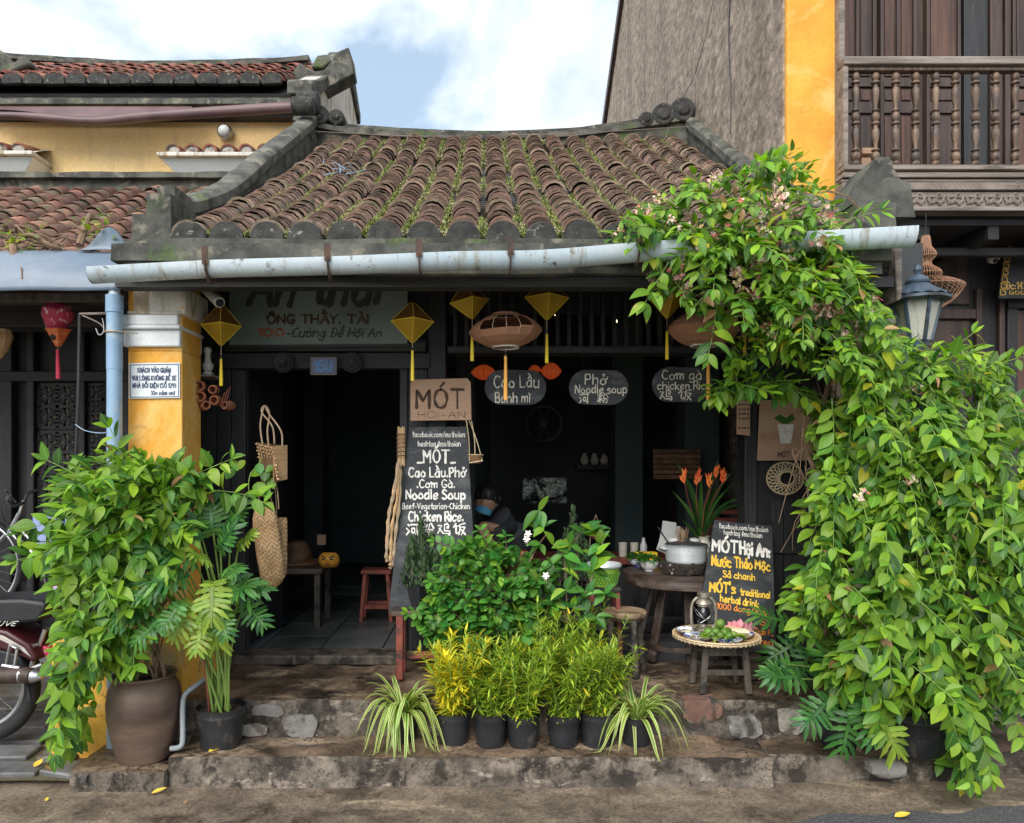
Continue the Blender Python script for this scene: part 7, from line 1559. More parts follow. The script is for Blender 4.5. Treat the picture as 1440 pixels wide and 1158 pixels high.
def onT(name, lb, cat, x, yb, **k):
    # yb: pixel row of the base on the table top; depth follows from it
    dd = (EYE - TT) * F / (yb - CY); return thing(name, lb, cat, (px(x, dd), dd, TT), **k)
cr_ = thing('charred_ring', 'rough charred bark ring stand holding the aluminium pot', 'pot stand', (px(962, 4.70), 4.70, TT)); mb = MB(); rr = random.Random(2)
mb.lathe([(.118, 0), (.135, .004), (.142, .03), (.138, .065), (.128, .075), (.112, .072), (.105, .03), (.11, 0)], n=64); o = mb.build('ring', M['char'], cr_, world=False); rough_up(o, .02, .008, 30, .010, 70, 2)
for i in range(90):
    a = rr.uniform(0, 6.28); z_ = rr.uniform(.01, .068); mb = MB(); mb.ball((0, 0, 0), (.010, .005, .007), 5, 4); o = mb.build('bark_chip', M['char' if rr.random() < .8 else 'chip_white'], cr_, world=False); o.location = (.140*math.cos(a), .140*math.sin(a), z_); o.rotation_euler = (rr.random(), rr.random(), a)
pt = thing('cooking_pot', 'aluminium cooking pot with lid sitting on the charred ring', 'pot', (px(965, 4.70), 4.70, TT + .072)); r_ = .128
MB().lathe([(0, 0), (r_*.96, 0), (r_*.985, .006), (r_, .02), (r_*1.0, .10), (r_*1.05, .104), (r_*1.06, .109), (r_*.99, .110)], n=48).build('body', M['alu'], pt, world=False)
MB().lathe([(r_*1.03, .111), (r_*1.0, .116), (r_*.6, .124), (0, .126)], n=48).build('lid', M['steel'], pt, world=False); MB().lathe([(.006, .126), (.006, .134), (.018, .136), (.016, .144), (0, .146)], n=14).build('knob', M['blackplastic'], pt, world=False)
for s in (-1, 1): MB().tube(cr3([(s*r_, -.03, .085), (s*(r_+.035), -.025, .092), (s*(r_+.035), .025, .092), (s*r_, .03, .085)], 5), .005, 7).build('handle', M['alu'], pt, world=False)
for nm, x, yb, rr_, hh, m_, lb in (('blue_bowl', 896, 797, .055, .055, 'bluewhite', 'blue patterned bowl heaped with herbs behind the white bowl'), ('white_bowl', 913, 803, .062, .062, 'ceramic', 'plain white footed bowl of green herbs at the front left of the round table')):
    b = onT(nm, lb, 'bowl', x, yb); MB().lathe([(.0, .004), (rr_*.45, 0), (rr_*.48, .008), (rr_*.8, hh*.35), (rr_*1.02, hh*.8), (rr_*1.1, hh), (rr_*1.06, hh), (rr_*.9, hh*.6), (0, hh*.4)], n=32).build('bowl', M[m_], b, world=False)
    LV = Leaves(LEAF, [M['lf_herb'], M['lf_phil']], [.7, .3])
    for i in range(150):
        a = rnd(0, 6.28); q = rr_ * .95 * math.sqrt(random.random()); LV.add(root_w(b, (q*math.cos(a), q*math.sin(a), hh*.85 + .035*(1-(q/rr_)**2) + rnd(0, .01))), V((math.cos(a)+rnd(-.6,.6), math.sin(a)+rnd(-.6,.6), rnd(-.1, .8))), V((rnd(-.5,.5), rnd(-.5,.5), 1)), rnd(.025, .05), .8)
    LV.finish(b, 60)
o = MB().box((px(894, 5.0), 4.98, TT), (px(924, 5.0), 5.06, TT + .095)).build('yellow_box', M['brightyellow'], None, bevel=.004); tag(o, 'yellow plastic box on the round table behind the herb bowls', 'box')
# cups, papers, chopsticks, vase
t = onT('menu_stack', 'tilted pile of white menu cards on the round table left of the chopsticks', 'cards', 942, 787)
for i, (dx, dz, ry, rx, w, hh) in enumerate(((-.045, .03, .30, -.3, .075, .10), (-.02, .06, .16, -.15, .08, .14), (.012, .04, -.05, -.1, .08, .13), (-.05, .01, .42, -.4, .07, .08), (.03, .05, .1, 0, .075, .12))):
    o = MB().box((-w/2, 0, 0), (w/2, .0035, hh)).build('card', M['paper'], t, world=False); o.location = (dx, .012*i, dz + .04); o.scale = (1.25, 1, 1.25); o.rotation_euler = (rx, ry, 0)
t = thing('spoon', 'dark long-handled spoon leaning on the aluminium pot', 'spoon', P(926, 745, 4.42)); MB().tube([P(925, 741, 4.70), P(942, 768, 4.68)], [.004, .0055], 7).build('handle', M['blackplastic'], t)
t = thing('chopstick_cup', 'cup packed with wooden chopsticks behind the pot', 'chopsticks', (px(960, 4.86), 4.86, TT + .035)); MB().lathe([(.03, .03), (.036, .12), (.039, .16), (.034, .16)], n=16, cap0=True).build('cup', M['rattan'], t, world=False)
for i in range(22):
    a = rnd(0, 6.28); q = rnd(0, .028); MB().tube([(q*math.cos(a)*.7, q*math.sin(a)*.7, .05), (q*math.cos(a)*1.7, q*math.sin(a)*1.5, .225 + rnd(-.01, .02))], .0028, 5).build('chopstick', M['stooltop'], t, world=False)
for x, dd, lb in ((947, 4.88, 'white paper cup left of the chopsticks'), (977, 4.90, 'white paper cup right of the chopsticks')):
    t = thing('paper_cup', lb, 'cup', (px(x, dd), dd, TT)); MB().lathe([(.026, .0), (.033, .17), (.036, .20), (.033, .195), (.024, .01)], n=18, cap0=True).build('cup', M['paper'], t, world=False)
vs = thing('flower_vase', 'cream glazed vase of orange heliconia flowers at the back right of the round table', 'vase', (px(989, 4.93), 4.93, TT))
MB().lathe([(.04, 0), (.052, .01), (.066, .06), (.07, .10), (.064, .14), (.042, .175), (.036, .19), (.040, .205), (.046, .212), (.038, .212), (.03, .19), (.03, .1)], n=30, cap0=True).build('vase', M['vase'], vs, world=False)
for i, (x1, y1, bend, w, dd) in enumerate(((946,642,.0,.030,4.6),(944,690,-.03,.034,4.5),(1033,660,.03,.036,4.6),(1045,672,.05,.030,4.7),(1050,700,.10,.036,4.55),(1050,712,.12,.036,4.6),(1012,642,.0,.036,4.7),(966,672,-.02,.036,4.6),(1022,690,.04,.032,4.5),(985,665,0,.040,4.6),(1000,690,.02,.034,4.5),(972,700,-.02,.034,4.5),(1015,668,.03,.03,4.75),(958,730,-.06,.026,4.5))):
    a = V((px(987 + rnd(-5, 5), 4.93), 4.93, TT + .17)); b = P(x1, y1, dd + .27); n = 12; mb = MB(); mid = a.lerp(b, .5) + V((-(b.x-a.x)*.22, 0, .05 + bend)); side = V((b.z-a.z, 0, -(b.x-a.x))).normalized()*.8 + V((0, .5, 0)); side.normalize(); pts = [a*(1-q)**2 + mid*2*q*(1-q) + b*q*q for q in [j/n for j in range(n+1)]]; k0 = len(mb.v)
    for j, p in enumerate(pts):
        q = j/n; ww = w*.5*math.sin(math.pi*min(1, .12 + q*.9))**.8 if j < n else .0005
        mb.v += [p - side*ww, p + V((0, .006, 0)), p + side*ww]
    for j in range(n):
        for k in range(2): z = j*3+k; mb.face((z, z+1, z+4, z+3), ((j/n, k/2), (j/n, (k+1)/2), ((j+1)/n, (k+1)/2), ((j+1)/n, k/2)))
    mb.build('leaf', M['lf_heli'], vs, recalc=False)
for i, (x, y, tilt) in enumerate(((959, 658, -.35), (976, 660, -.1), (994, 664, .15), (1011, 658, .4), (1003, 650, .3))):
    base = P(x + 4, y + 22, 4.77); MB().tube(cr3([V((px(987, 4.93), 4.93, TT+.18)), P(985 + (x-985)*.6, y + 50, 4.86), base], 5), .0035, 5).build('stem', M['redstem'], vs)
    mb = MB()
    for j in range(9):
        a = rnd(-.7, .7) + tilt*.6; hh = rnd(.035, .072)*(1 if i < 4 else .8); o_ = base + V((rnd(-.008, .008), rnd(-.01, .01), .01*j*.6)); u = V((math.sin(a), rnd(-.3, .1), math.cos(a))); s_ = u.cross(V((0, 1, 0))).normalized()*.007; mb.add([o_ - s_*.5, o_ + s_*.5, o_ + u*hh*.5 + s_, o_ + u*hh, o_ + u*hh*.5 - s_], [(0,1,2,4),(4,2,3)])
    mb.build('flower_spike', M['orangepetal'], vs, smooth=False, recalc=False)
# lime bucket on a wooden stool
t = thing('wooden_stool', 'dark wooden stool under the lime green bucket', 'stool', (px(848, 4.5), 4.5, .338)); zt2 = pz(824, 4.5) - .338
MB().box((-.095, -.09, zt2-.025), (.095, .09, zt2)).build('seat', M['stoolwood'], t, world=False, bevel=.004)
for a, b in ((-1,-1),(1,-1),(-1,1),(1,1)): MB().beam((.095*a, .09*b, 0), (.075*a, .07*b, zt2-.026), .026, .026, (0, 1, 0)).build('leg', M['redbrown'], t, world=False, bevel=.003)
t = thing('lime_bucket', 'lime green patterned plastic bucket with silver rim on the dark stool', 'bucket', (px(849, 4.5), 4.5, .338 + zt2)); kk = 4.5/F
MB().lathe([(17*kk, 0), (18*kk, .004), (22*kk, 26*kk), (23.5*kk, 28*kk)], n=32, cap0=True).build('body', M['greenplastic'], t, world=False); MB().lathe([(24*kk, 27*kk), (25*kk, 29*kk), (24*kk, 32*kk), (22.5*kk, 31*kk), (20*kk, 14*kk), (0, 14*kk)], n=32).build('rim', M['alu'], t, world=False)
mb = MB()
for i in range(26):
    for s_ in (-1, 1):
        a = 2*math.pi*i/26; mb.tube([(( 18.6+4.0*q)*kk*math.cos(a + s_*q*.45), (18.6+4.0*q)*kk*math.sin(a + s_*q*.45), (3 + 17*q)*kk) for q in (0, .33, .66, 1)], .0022, 4, caps=False)
mb.build('lattice_pattern', mat('dark_lime_plastic', (.12, .30, .03), None, rough=.4, bump=0), t, world=False, kind='stuff')
# red bench under the tall board
t = thing('red_bench', 'low bench with worn red legs under the tall menu board', 'bench', (px(600, 4.38), 4.38, .338)); zt3 = pz(858, 4.32) - .338
MB().box((-.20, -.10, zt3-.03), (.26, .10, zt3)).build('seat', M['tabletop'], t, world=False, bevel=.005)
for a, b in ((-.15,-.08),(.22,-.08),(-.15,.08),(.22,.08)): MB().box((a-.02, b-.018, 0), (a+.02, b+.018, zt3-.031)).build('leg', M['redbrown'], t, world=False, bevel=.004)
MB().box((-.13, -.012, .10), (.2, .012, .14)).build('stretcher', M['redbrown'], t, world=False, bevel=.003)
# tray stool
t = thing('low_stool', 'small weathered stool carrying the bamboo tray of limes', 'stool', (px(1012, 4.13), 4.13, .338)); TRZ = pz(899, 4.10); h = TRZ - .338
MB().box((-.13, -.12, h-.03), (.13, .12, h-.002)).build('seat', M['stoolwood'], t, world=False, bevel=.004)
for a, b in ((-1,-1),(1,-1),(-1,1),(1,1)): MB().beam((.115*a + .012*a, .10*b, 0), (.105*a, .095*b, h-.031), .034, .03, (0, 1, 0)).build('leg', M['stoolwood'], t, world=False, bevel=.004)
for b in (-1, 1): MB().box((-.10, .10*b-.01, .10), (.10, .10*b+.01, .13)).build('stretcher', M['stoolwood'], t, world=False, bevel=.003); MB().box((-.10, .097*b-.008, h-.075), (.10, .097*b+.008, h-.032)).build('apron', M['stoolwood'], t, world=False, bevel=.003)
TC = V((px(1007, 4.10), 4.10, TRZ)); tr = thing('bamboo_tray', 'round woven bamboo tray edged with split cane on the low stool', 'tray', TC)
MB().lathe([(0, .001), (.19, .001), (.212, .012), (.225, .028), (.229, .027), (.215, .008), (.195, -.002), (0, -.001)], n=48).build('tray', M['wicker'], tr, world=False)
for z_, r_ in ((.026, .228), (.014, .223)): MB().tube([(r_*math.cos(a), r_*math.sin(a), z_) for a in [j*math.pi/24 for j in range(48)]], .0055, 6, close=True).build('rim', M['bamboo'], tr, world=False)
for i in range(48): a = 2*math.pi*i/48; MB().beam((.234*math.cos(a), .234*math.sin(a), .008), (.234*math.cos(a), .234*math.sin(a), .032), .006, .003, (math.cos(a), math.sin(a), 0)).build('binding', M['bamboo'], tr, world=False)
plates = [(-.13, .07, .072, 'small blue and white dish of sliced stalks at the left back of the tray', .036), (-.115, -.05, .075, 'blue and white dish at the front left of the tray', .018), (.02, -.055, .085, 'blue and white dish under the pile of limes', .014), (.145, .02, .07, 'blue and white dish under the lemongrass at the right of the tray', .012), (.03, -.12, .07, 'blue and white dish at the very front of the tray', .012)]
for dx, dy, r_, lb, dz in plates:
    t = thing('patterned_dish', lb, 'dish', TC + V((dx, dy, .004 + dz*.3)), group='blue and white dishes on the tray'); MB().lathe([(0, .003), (r_*.55, 0), (r_*.8, .006), (r_, .022), (r_*1.02, .024), (r_*.97, .021), (r_*.78, .010), (0, .007)], n=30).build('dish', M['bluewhite'], t, world=False)
    if dx < -.1:
        for i in range(14): MB().ball((rnd(-.04, .04), rnd(-.04, .04), .014), (.012, .008, .005), 6, 4).build('slice', M['lemongrass' if i % 2 else 'tile_band'], t, world=False)
lim = MB().ball((0, 0, 0), (.027, .027, .026), 16, 12).mesh('lime', M['lime'])
for i, (dx, dy, dz) in enumerate(((-.02, -.05, .05), (.03, -.055, .048), (.005, -.01, .05), (.052, -.03, .046), (.012, -.035, .092), (-.05, -.03, .046), (-.005, -.09, .042), (.04, -.095, .040), (-.045, -.075, .040), (.075, -.07, .038))):
    o = mesh_obj('lime', lim); o.location = TC + V((dx, dy, dz)); o.rotation_euler = (rnd(0, 3), rnd(0, 3), 0)
    s_ = 1.0 if i < 6 else .82; o.scale = (s_, s_, s_*.97); tag(o, ['lime at the left front of the upper pile', 'lime at the right front of the upper pile', 'lime at the back of the pile', 'rightmost lime of the upper pile', 'lime resting on top of the pile', 'leftmost lime of the upper pile', 'small lime low at the front centre', 'small lime low at the front right', 'small lime low at the front left', 'small lime lying farthest right near the leaves'][i], 'lime', 'limes piled on the bamboo tray')
t = thing('lemongrass_bundle', 'bundle of pale lemongrass stalks at the right of the bamboo tray', 'lemongrass', TC + V((.10, .03, .03)))
for i in range(16): a = rnd(-.35, .35); MB().tube([(-.07, rnd(-.04, .04), rnd(.0, .02)), (.07 + .01*math.cos(a), rnd(-.05, .03), rnd(-.002, .014))], [.0045, .0065], 6).build('stalk', M['lemongrass'], t, world=False)
t = thing('herb_leaves', 'loose green leaves tucked around the limes on the tray', 'leaves', TC + V((0, -.04, .03))); LV = Leaves(LEAF, [M['lf_herb'], M['lf_phil_y']], [.6, .4])
for i in range(34): a = rnd(0, 6.28); LV.add(TC + V((.02 + .085*math.cos(a), -.05 + .05*math.sin(a), .03 + rnd(0, .015))), V((math.cos(a), math.sin(a), rnd(-.1, .3))), V((0, -.2, 1)), rnd(.04, .065), .8)
LV.finish(t, 60)
# hurricane lantern
t = thing('hurricane_lantern', 'old metal hurricane lantern standing at the back of the bamboo tray', 'lantern', TC + V((-.04, .10, .012))); M['oldmetal'] = mat('tarnished_lantern_metal', (.28, .25, .20), (.46, .42, .35), sc=9, rough=.45, bump=.2, metal=.6, dirt=(.10, .08, .06), dsc=12, dlo=.5, dhi=.62)
MB().lathe([(.052, 0), (.058, .004), (.060, .02), (.050, .032), (.028, .04), (.026, .052)], n=24, cap0=True).build('tank', M['oldmetal'], t, world=False)
MB().lathe([(.026, .053), (.042, .08), (.045, .105), (.036, .135), (.026, .150)], n=20).build('globe', M['darkglass'], t, world=False)
MB().lathe([(.030, .150), (.034, .152), (.034, .162), (.044, .166), (.040, .18), (.030, .19), (.030, .20), (.036, .204), (.036, .222), (.030, .228), (0, .23)], n=24).build('cap', M['oldmetal'], t, world=False)
for s in (-1, 1): MB().tube(cr3([(s*.040, 0, .02), (s*.066, 0, .05), (s*.070, 0, .11), (s*.064, 0, .165), (s*.045, 0, .195), (s*.032, 0, .195)], 6), .008, 8).build('side_tube', M['oldmetal'], t, world=False)
for s in (-1, 1): MB().tube(cr3([(s*.045, -.01, .135), (s*.02, -.048, .10), (-s*.03, -.044, .065)], 5), .002, 5).build('guard_wire', M['steel'], t, world=False)
MB().tube(cr3([(-.055, 0, .15), (-.05, -.05, .115), (0, -.066, .09), (.05, -.05, .115), (.055, 0, .15)], 6), .0022, 5).build('bail', M['steel'], t, world=False)
# lotus
t = thing('pink_lotus', 'pink paper lotus flower leaning at the right of the tray', 'flower', P(1042, 890, 4.29)); rr = random.Random(8)
for i in range(13):
    a = -1.5 + 3.0*i/12; q = MB(); q.v = []; L_ = .085*rr.uniform(.85, 1.1); o = leaf_mb(.55, 6, -.1, .5).build('petal', M['pinkpetal'], t, world=False, recalc=False); o.scale = (L_,)*3; o.rotation_euler = (R(70) + rr.uniform(-.5, .3), a*.7, 0); o.location = (.012*math.sin(a), -.02*(i % 2), 0); 
    o.rotation_euler = (Matrix.Rotation(a*.8, 3, 'Y') @ Matrix.Rotation(R(75 + rr.uniform(-15, 20)), 3, 'X')).to_euler()
MB().tube([(0, .0, 0), (0, .02, -.12)], .004, 6).build('stem', M['greenstem'], t, world=False)
o = MB().box((px(1046, 4.3), 4.27, .338), (px(1072, 4.3), 4.40, pz(922, 4.3))).build('wooden_block', M['tabletop'], None, bevel=.01); tag(o, 'dark wooden block supporting the low drink board', 'block')
# ---------------------------------------------------------------- things in the dark interior
D1 = 6.0
def zi(y, d): return pz(y, d)
t = thing('inner_table', 'dark table just inside the doorway with masks and hats on it', 'table', (px(420, 5.6), 5.6, .385)); hh = pz(795, 5.6) - .385
MB().box((-.34, -.2, hh-.04), (.22, .25, hh)).build('table_top', M['tabletop'], t, world=False, bevel=.004); [MB().box((a-.02, b-.02, 0), (a+.02, b+.02, hh-.041)).build('leg', M['stoolwood'], t, world=False) for a in (-.30, .18) for b in (-.16, .2)]
mz = .385 + hh
t = thing('theatre_mask', 'orange-yellow theatre mask with dark painted eyes on the inner table', 'mask', (px(465, 5.55), 5.5, mz)); M['maskp'] = mat('orange_mask_paint', (.62, .27, .03), (.72, .36, .05), sc=5, rough=.5, bump=.05)
mb = MB(); mb.grid(lambda u, v: (.075*math.sin(math.pi*(u-.5))*1.05*(math.sin(math.pi*(.1+.85*v))**.35), -.07*math.cos(math.pi*(u-.5))*math.sin(math.pi*(.08+.86*v))**.6, .11*v), 20, 14); mb.build('face', M['maskp'], t, world=False)
for s in (-1, 1): MB().ball((s*.028, -.066, .066), (.016, .006, .006), 8, 6).build('eye', M['paintdark'], t, world=False); MB().beam((s*.012, -.068, .078), (s*.045, -.058, .09), .004, .006).build('brow', M['paintdark'], t, world=False)
MB().ball((0, -.078, .05), (.010, .012, .014), 8, 6).build('nose', M['maskp'], t, world=False); MB().ball((0, -.068, .026), (.022, .006, .005), 8, 5).build('mouth', M['paintred'], t, world=False)
t = thing('woven_hat', 'brown woven hat lying on the inner table behind the straw bags', 'hat', (px(418, 5.75), 5.75, mz)); MB().lathe([(.19, 0), (.185, .01), (.12, .03), (.11, .10), (.07, .16), (0, .18)], n=28).build('crown', M['wickerdark'], t, world=False)
o = MB().box((px(446, 5.9), 5.9, mz + .12), (px(458, 5.9), 5.93, mz + .20)).build('small_card', M['cardboard']); tag(o, 'small tan card above the theatre mask', 'card')
t = thing('red_stool', 'dark red stool standing inside the doorway', 'stool', (px(531, 5.7), 5.7, .385)); hh = pz(800, 5.7) - .385
MB().box((-.115, -.09, hh-.03), (.115, .09, hh)).build('seat', M['redbrown'], t, world=False, bevel=.004)
for a, b in ((-1,-1),(1,-1),(-1,1),(1,1)): MB().beam((.115*a, .09*b, 0), (.085*a, .07*b, hh-.031), .028, .024, (0, 1, 0)).build('leg', M['redbrown'], t, world=False, bevel=.003)
for b in (-1, 1): MB().box((-.09, .08*b-.008, .10), (.09, .08*b+.008, .13)).build('stretcher', M['redbrown'], t, world=False)
# back wall window reflecting the street
M['backglow'] = mat('mirror_glass', (.10, .11, .10), (.16, .17, .15), sc=5, rough=.16, bump=1, bsc=9, metal=1, dirt=(.01, .012, .012), dsc=4, dlo=.48, dhi=.56)
t = thing('wall_mirror', 'low wide mirror on the back wall reflecting the street', 'mirror', P(766, 708, 8.0)); MB().box((px(735, 8), 8.0, pz(708, 8)), (px(797, 8), 8.02, pz(672, 8))).build('glass', M['backglow'], t)
for a in ((731, 799, 710, 708), (731, 799, 672, 669)): MB().box((px(a[0], 8), 7.985, pz(a[2], 8)), (px(a[1], 8), 8.03, pz(a[3], 8))).build('frame', M['blackwood'], t)
MB().box((px(690, 8.1), 8.04, .386), (px(885, 8.1), 8.2, pz(560, 8.1))).build('partition', M['interior'], shop)
t = thing('cart_wheel', 'old round wooden wheel hanging in the dark room above the mirror', 'wheel', P(765, 622, 7.6)); c = P(765, 596, 7.6); r_ = 25*7.6/F
MB().tube([c + V((r_*math.cos(a), 0, r_*math.sin(a))) for a in [j*math.pi/16 for j in range(32)]], .02, 7, close=True).build('rim', M['tabletop'], t); MB().tube([c + V((0, -.03, 0)), c + V((0, .03, 0))], .04, 12).build('hub', M['tabletop'], t)
for i in range(10): a = i*math.pi/5; MB().tube([c, c + V((r_*math.cos(a), 0, r_*math.sin(a)))], .010, 6).build('spoke', M['tabletop'], t)
t = thing('notice_board', 'brown slatted wooden notice board in the dark room left of the orange flowers', 'board', P(952, 675, 6.2))
for i in range(6): MB().box((px(919, 6.2), 6.2, pz(674 - i*7.2, 6.2)), (px(985, 6.2), 6.22, pz(668 - i*7.2, 6.2))).build('slat', M['wickerdark'], t, bevel=.002)
t = thing('inner_counter', 'dark counter inside the room carrying cups and bottles', 'counter', P(830, 800, 5.9)); zc = pz(782, 5.9); MB().box((px(740, 5.9), 5.75, zc-.05), (px(1000, 5.9), 6.2, zc)).build('top', M['redbrown'], t, bevel=.004); MB().box((px(745, 5.9), 5.8, .386), (px(995, 5.9), 6.15, zc-.052)).build('front', M['blackwood'], t)
for i, (x, hh_, r_, m_) in enumerate(((848, .16, .03, 'darkglass'), (876, .11, .032, 'chalkcream'), (892, .11, .03, 'chalkcream'), (905, .15, .028, 'ceramic'))):
    t = thing('cup_on_counter', ['dark bottle on the inner counter right of the conifer', 'pale cup on the inner counter, left of two', 'pale cup on the inner counter, right of two', 'white bottle on the inner counter nearest the paper cups'][i], 'bottle' if i in (0, 3) else 'cup', (px(x, 5.85), 5.85, zc)); MB().lathe([(r_*.85, 0), (r_, .01), (r_, hh_*.6), (r_*(.5 if i in (0, 3) else 1.05), hh_*.8), (r_*(.45 if i in (0, 3) else 1.1), hh_)], n=16, cap0=True).build('body', M[m_], t, world=False)
t = thing('hanging_pot', 'small terracotta pot in a cord hanger inside the room', 'pot', P(838, 770, 5.2)); c = P(838, 752, 5.2); MB().lathe([(.02, -.03), (.04, -.01), (.042, .02), (.03, .035)], c, 14, cap0=True).build('pot', M['terracotta'], t)
for s in (-1, 1): MB().tube([c + V((s*.045, 0, -.10)), c + V((s*.035, 0, .03)), c + V((0, 0, .14))], .0025, 4).build('cord', M['rope'], t)
t = thing('slatted_chair', 'dark red slat-backed chair behind the orange flowers', 'chair', (px(1025, 5.3), 5.3, .385))
for i in range(5): MB().box((-.13, 0, .62 + i*.055), (.14, .02, .65 + i*.055)).build('slat', M['redbrown'], t, world=False, bevel=.003)
for s in (-.15, .15): MB().box((s-.016, 0, 0), (s+.016, .03, .92)).build('post', M['redbrown'], t, world=False, bevel=.003)
MB().box((-.16, -.3, .40), (.16, .0, .43)).build('seat', M['redbrown'], t, world=False, bevel=.003)
# seated person behind the tall board
pn = thing('person', 'masked person in dark clothes bending down behind the tall menu board', 'person', (px(705, 5.3), 5.3, .385))
def limb(name, pts, rad, m, parent, flat=(1, 1)):
    return MB().tube(cr3(pts, 6), [rad[min(int(i/6), len(rad)-1)]*(1-(i % 6)/6) + rad[min(int(i/6)+1, len(rad)-1)]*((i % 6)/6) for i in range(6*(len(pts)-1)+1)], 14, scale=flat).build(name, m, parent)
HD = P(684, 706, 5.15)
bm_ = MB(); sh = P(712, 742, 5.3)
bm_.tube(cr3([P(718, 850, 5.42), P(720, 810, 5.42), P(716, 775, 5.36), P(706, 745, 5.28), P(694, 726, 5.20)], 5), [.15]*5 + [.15]*5 + [.165]*5 + [.12]*5 + [.05], 16, scale=(1.0, .8)); bm_.build('clothed_torso', M['cloth'], pn)
mb = MB(); mb.ball(HD, (.078, .09, .105), 18, 14, Matrix.Rotation(R(25), 3, 'Y') @ Matrix.Rotation(R(35), 3, 'X')); mb.build('head', M['skin'], pn)
mb = MB(); hc = HD + V((.010, .0, .040)); mb.ball(hc, (.088, .098, .086), 18, 14, Matrix.Rotation(R(25), 3, 'Y'))
for i in range(150):
    a = rnd(0, 6.28); e = rnd(.0, 1.2); p = V((math.cos(a)*math.cos(e)*.086, math.sin(a)*math.cos(e)*.097, math.sin(e)*.085)); q = V((p.x*1.12, p.y*1.12, p.z - rnd(.03, .06))); mb.tube([hc + p*.98, hc + (p+q)*.52, hc + q], [.004, .003, .0012], 4, caps=False)
mb.build('hair', M['hair'], pn); MB().ball(HD + V((.074, .01, -.01)), (.010, .016, .024), 8, 6).build('ear', M['skin'], pn)
mb = MB(); Mr = Matrix.Rotation(R(20), 3, 'Y'); mb.grid(lambda u, v: HD + Mr @ V(((u-.5)*.125, -.085 + .05*abs(u-.5)*2*abs(u-.5)*2, -.082 + .062*v + .0)), 12, 6); o = mb.build('face_mask', M['mask'], pn); o.modifiers.new('s', 'SOLIDIFY').thickness = .003
for s in (-1, 1): MB().ball(HD + Mr @ V((s*.028, -.076, -.002)), (.010, .005, .004), 8, 6).build('eye', M['hair'], pn); MB().tube([HD + Mr @ V((s*.06, -.06, -.03)), HD + Mr @ V((s*.078, -.0, -.005))], .0015, 4).build('mask_loop', M['mask'], pn)
limb('sleeve', [P(716, 742, 5.24), P(704, 748, 5.10), P(694, 752, 5.02)], [.062, .054, .046], M['cloth'], pn)
limb('arm', [P(700, 745, 5.08), P(680, 742, 4.99), P(684, 756, 4.94), P(694, 772, 4.90), P(702, 786, 4.88)], [.034, .040, .036, .030, .022], M['skin'], pn)
hd = MB(); hp = P(705, 792, 4.87); hd.ball(hp, (.034, .02, .040), 12, 8)
for i in range(4): a = (i-1.5)*.020; hd.tube([hp + V((a, -.004, -.025)), hp + V((a*1.25, -.014, -.055)), hp + V((a*1.3, -.004, -.080 + abs(i-1.4)*.008))], [.0085, .008, .006], 8)
hd.tube([hp + V((-.03, -.006, -.002)), hp + V((-.048, -.018, -.022)), hp + V((-.046, -.02, -.042))], [.010, .009, .007], 8); hd.build('hand', M['skin'], pn)
t = thing('inner_wall_box', 'dark household shrine box on the back partition above the mirror', 'shelf', P(840, 660, 7.9)); MB().box((px(810, 7.9), 7.8, pz(660, 7.9)), (px(880, 7.9), 8.035, pz(654, 7.9))).build('shelf', M['stoolwood'], t); 
for i in range(4): MB().lathe([(.03, 0), (.05, .04), (.03, .09), (.02, .12)], P(822 + i*14, 653.5, 7.85), 12).build('ornament', M['chalkcream' if i % 2 else 'vase'], t)
# ---------------------------------------------------------------- bicycle and motorbike at the left edge
MB().box((-7, 4.9, -.1), (-2.02, 5.29, .42)).build('raised_doorstep', M['slab'], lh, bevel=.01)
def wheel(t, c, r, tyre, ax=V((0, 1, 0)), spokes=28, m='chrome', rimr=.012, yaw=0):
    Mx = Matrix.Rotation(yaw, 3, 'Z'); C3 = lambda a, q, y=0: c + Mx @ V((q*math.cos(a), y, q*math.sin(a)))
    ty = MB().tube([C3(j*math.pi/24, r) for j in range(48)], tyre, 10, close=True).build('wheel', M['rubber'], t)
    MB().tube([C3(j*math.pi/24, r - tyre*1.1) for j in range(48)], rimr, 8, close=True).build('rim', M[m], ty)
    mb = MB(); mb.tube([c + Mx @ V((0, -.035, 0)), c + Mx @ V((0, .035, 0))], .02, 10); mb.build('hub', M[m], ty)
    for i in range(spokes):
        a = 2*math.pi*i/spokes; MB().tube([C3(a + .35*(1 if i % 2 else -1), .018, .02*(1 if i % 4 < 2 else -1)), C3(a, r - tyre*1.4)], .0014, 4, caps=False).build('spoke', M[m], ty)
t = thing('bicycle', 'old silver bicycle parked on the left doorstep, its front at the photo edge', 'bicycle', P(20, 850, 4.98)); d = 4.98
wheel(t, P(-38, 795, d), .325, .017); wheel(t, P(178, 795, d), .325, .017)
fa, hdm, bb, st_ = P(-38, 795, d), P(16, 744, d), P(84, 812, d), P(118, 735, d)
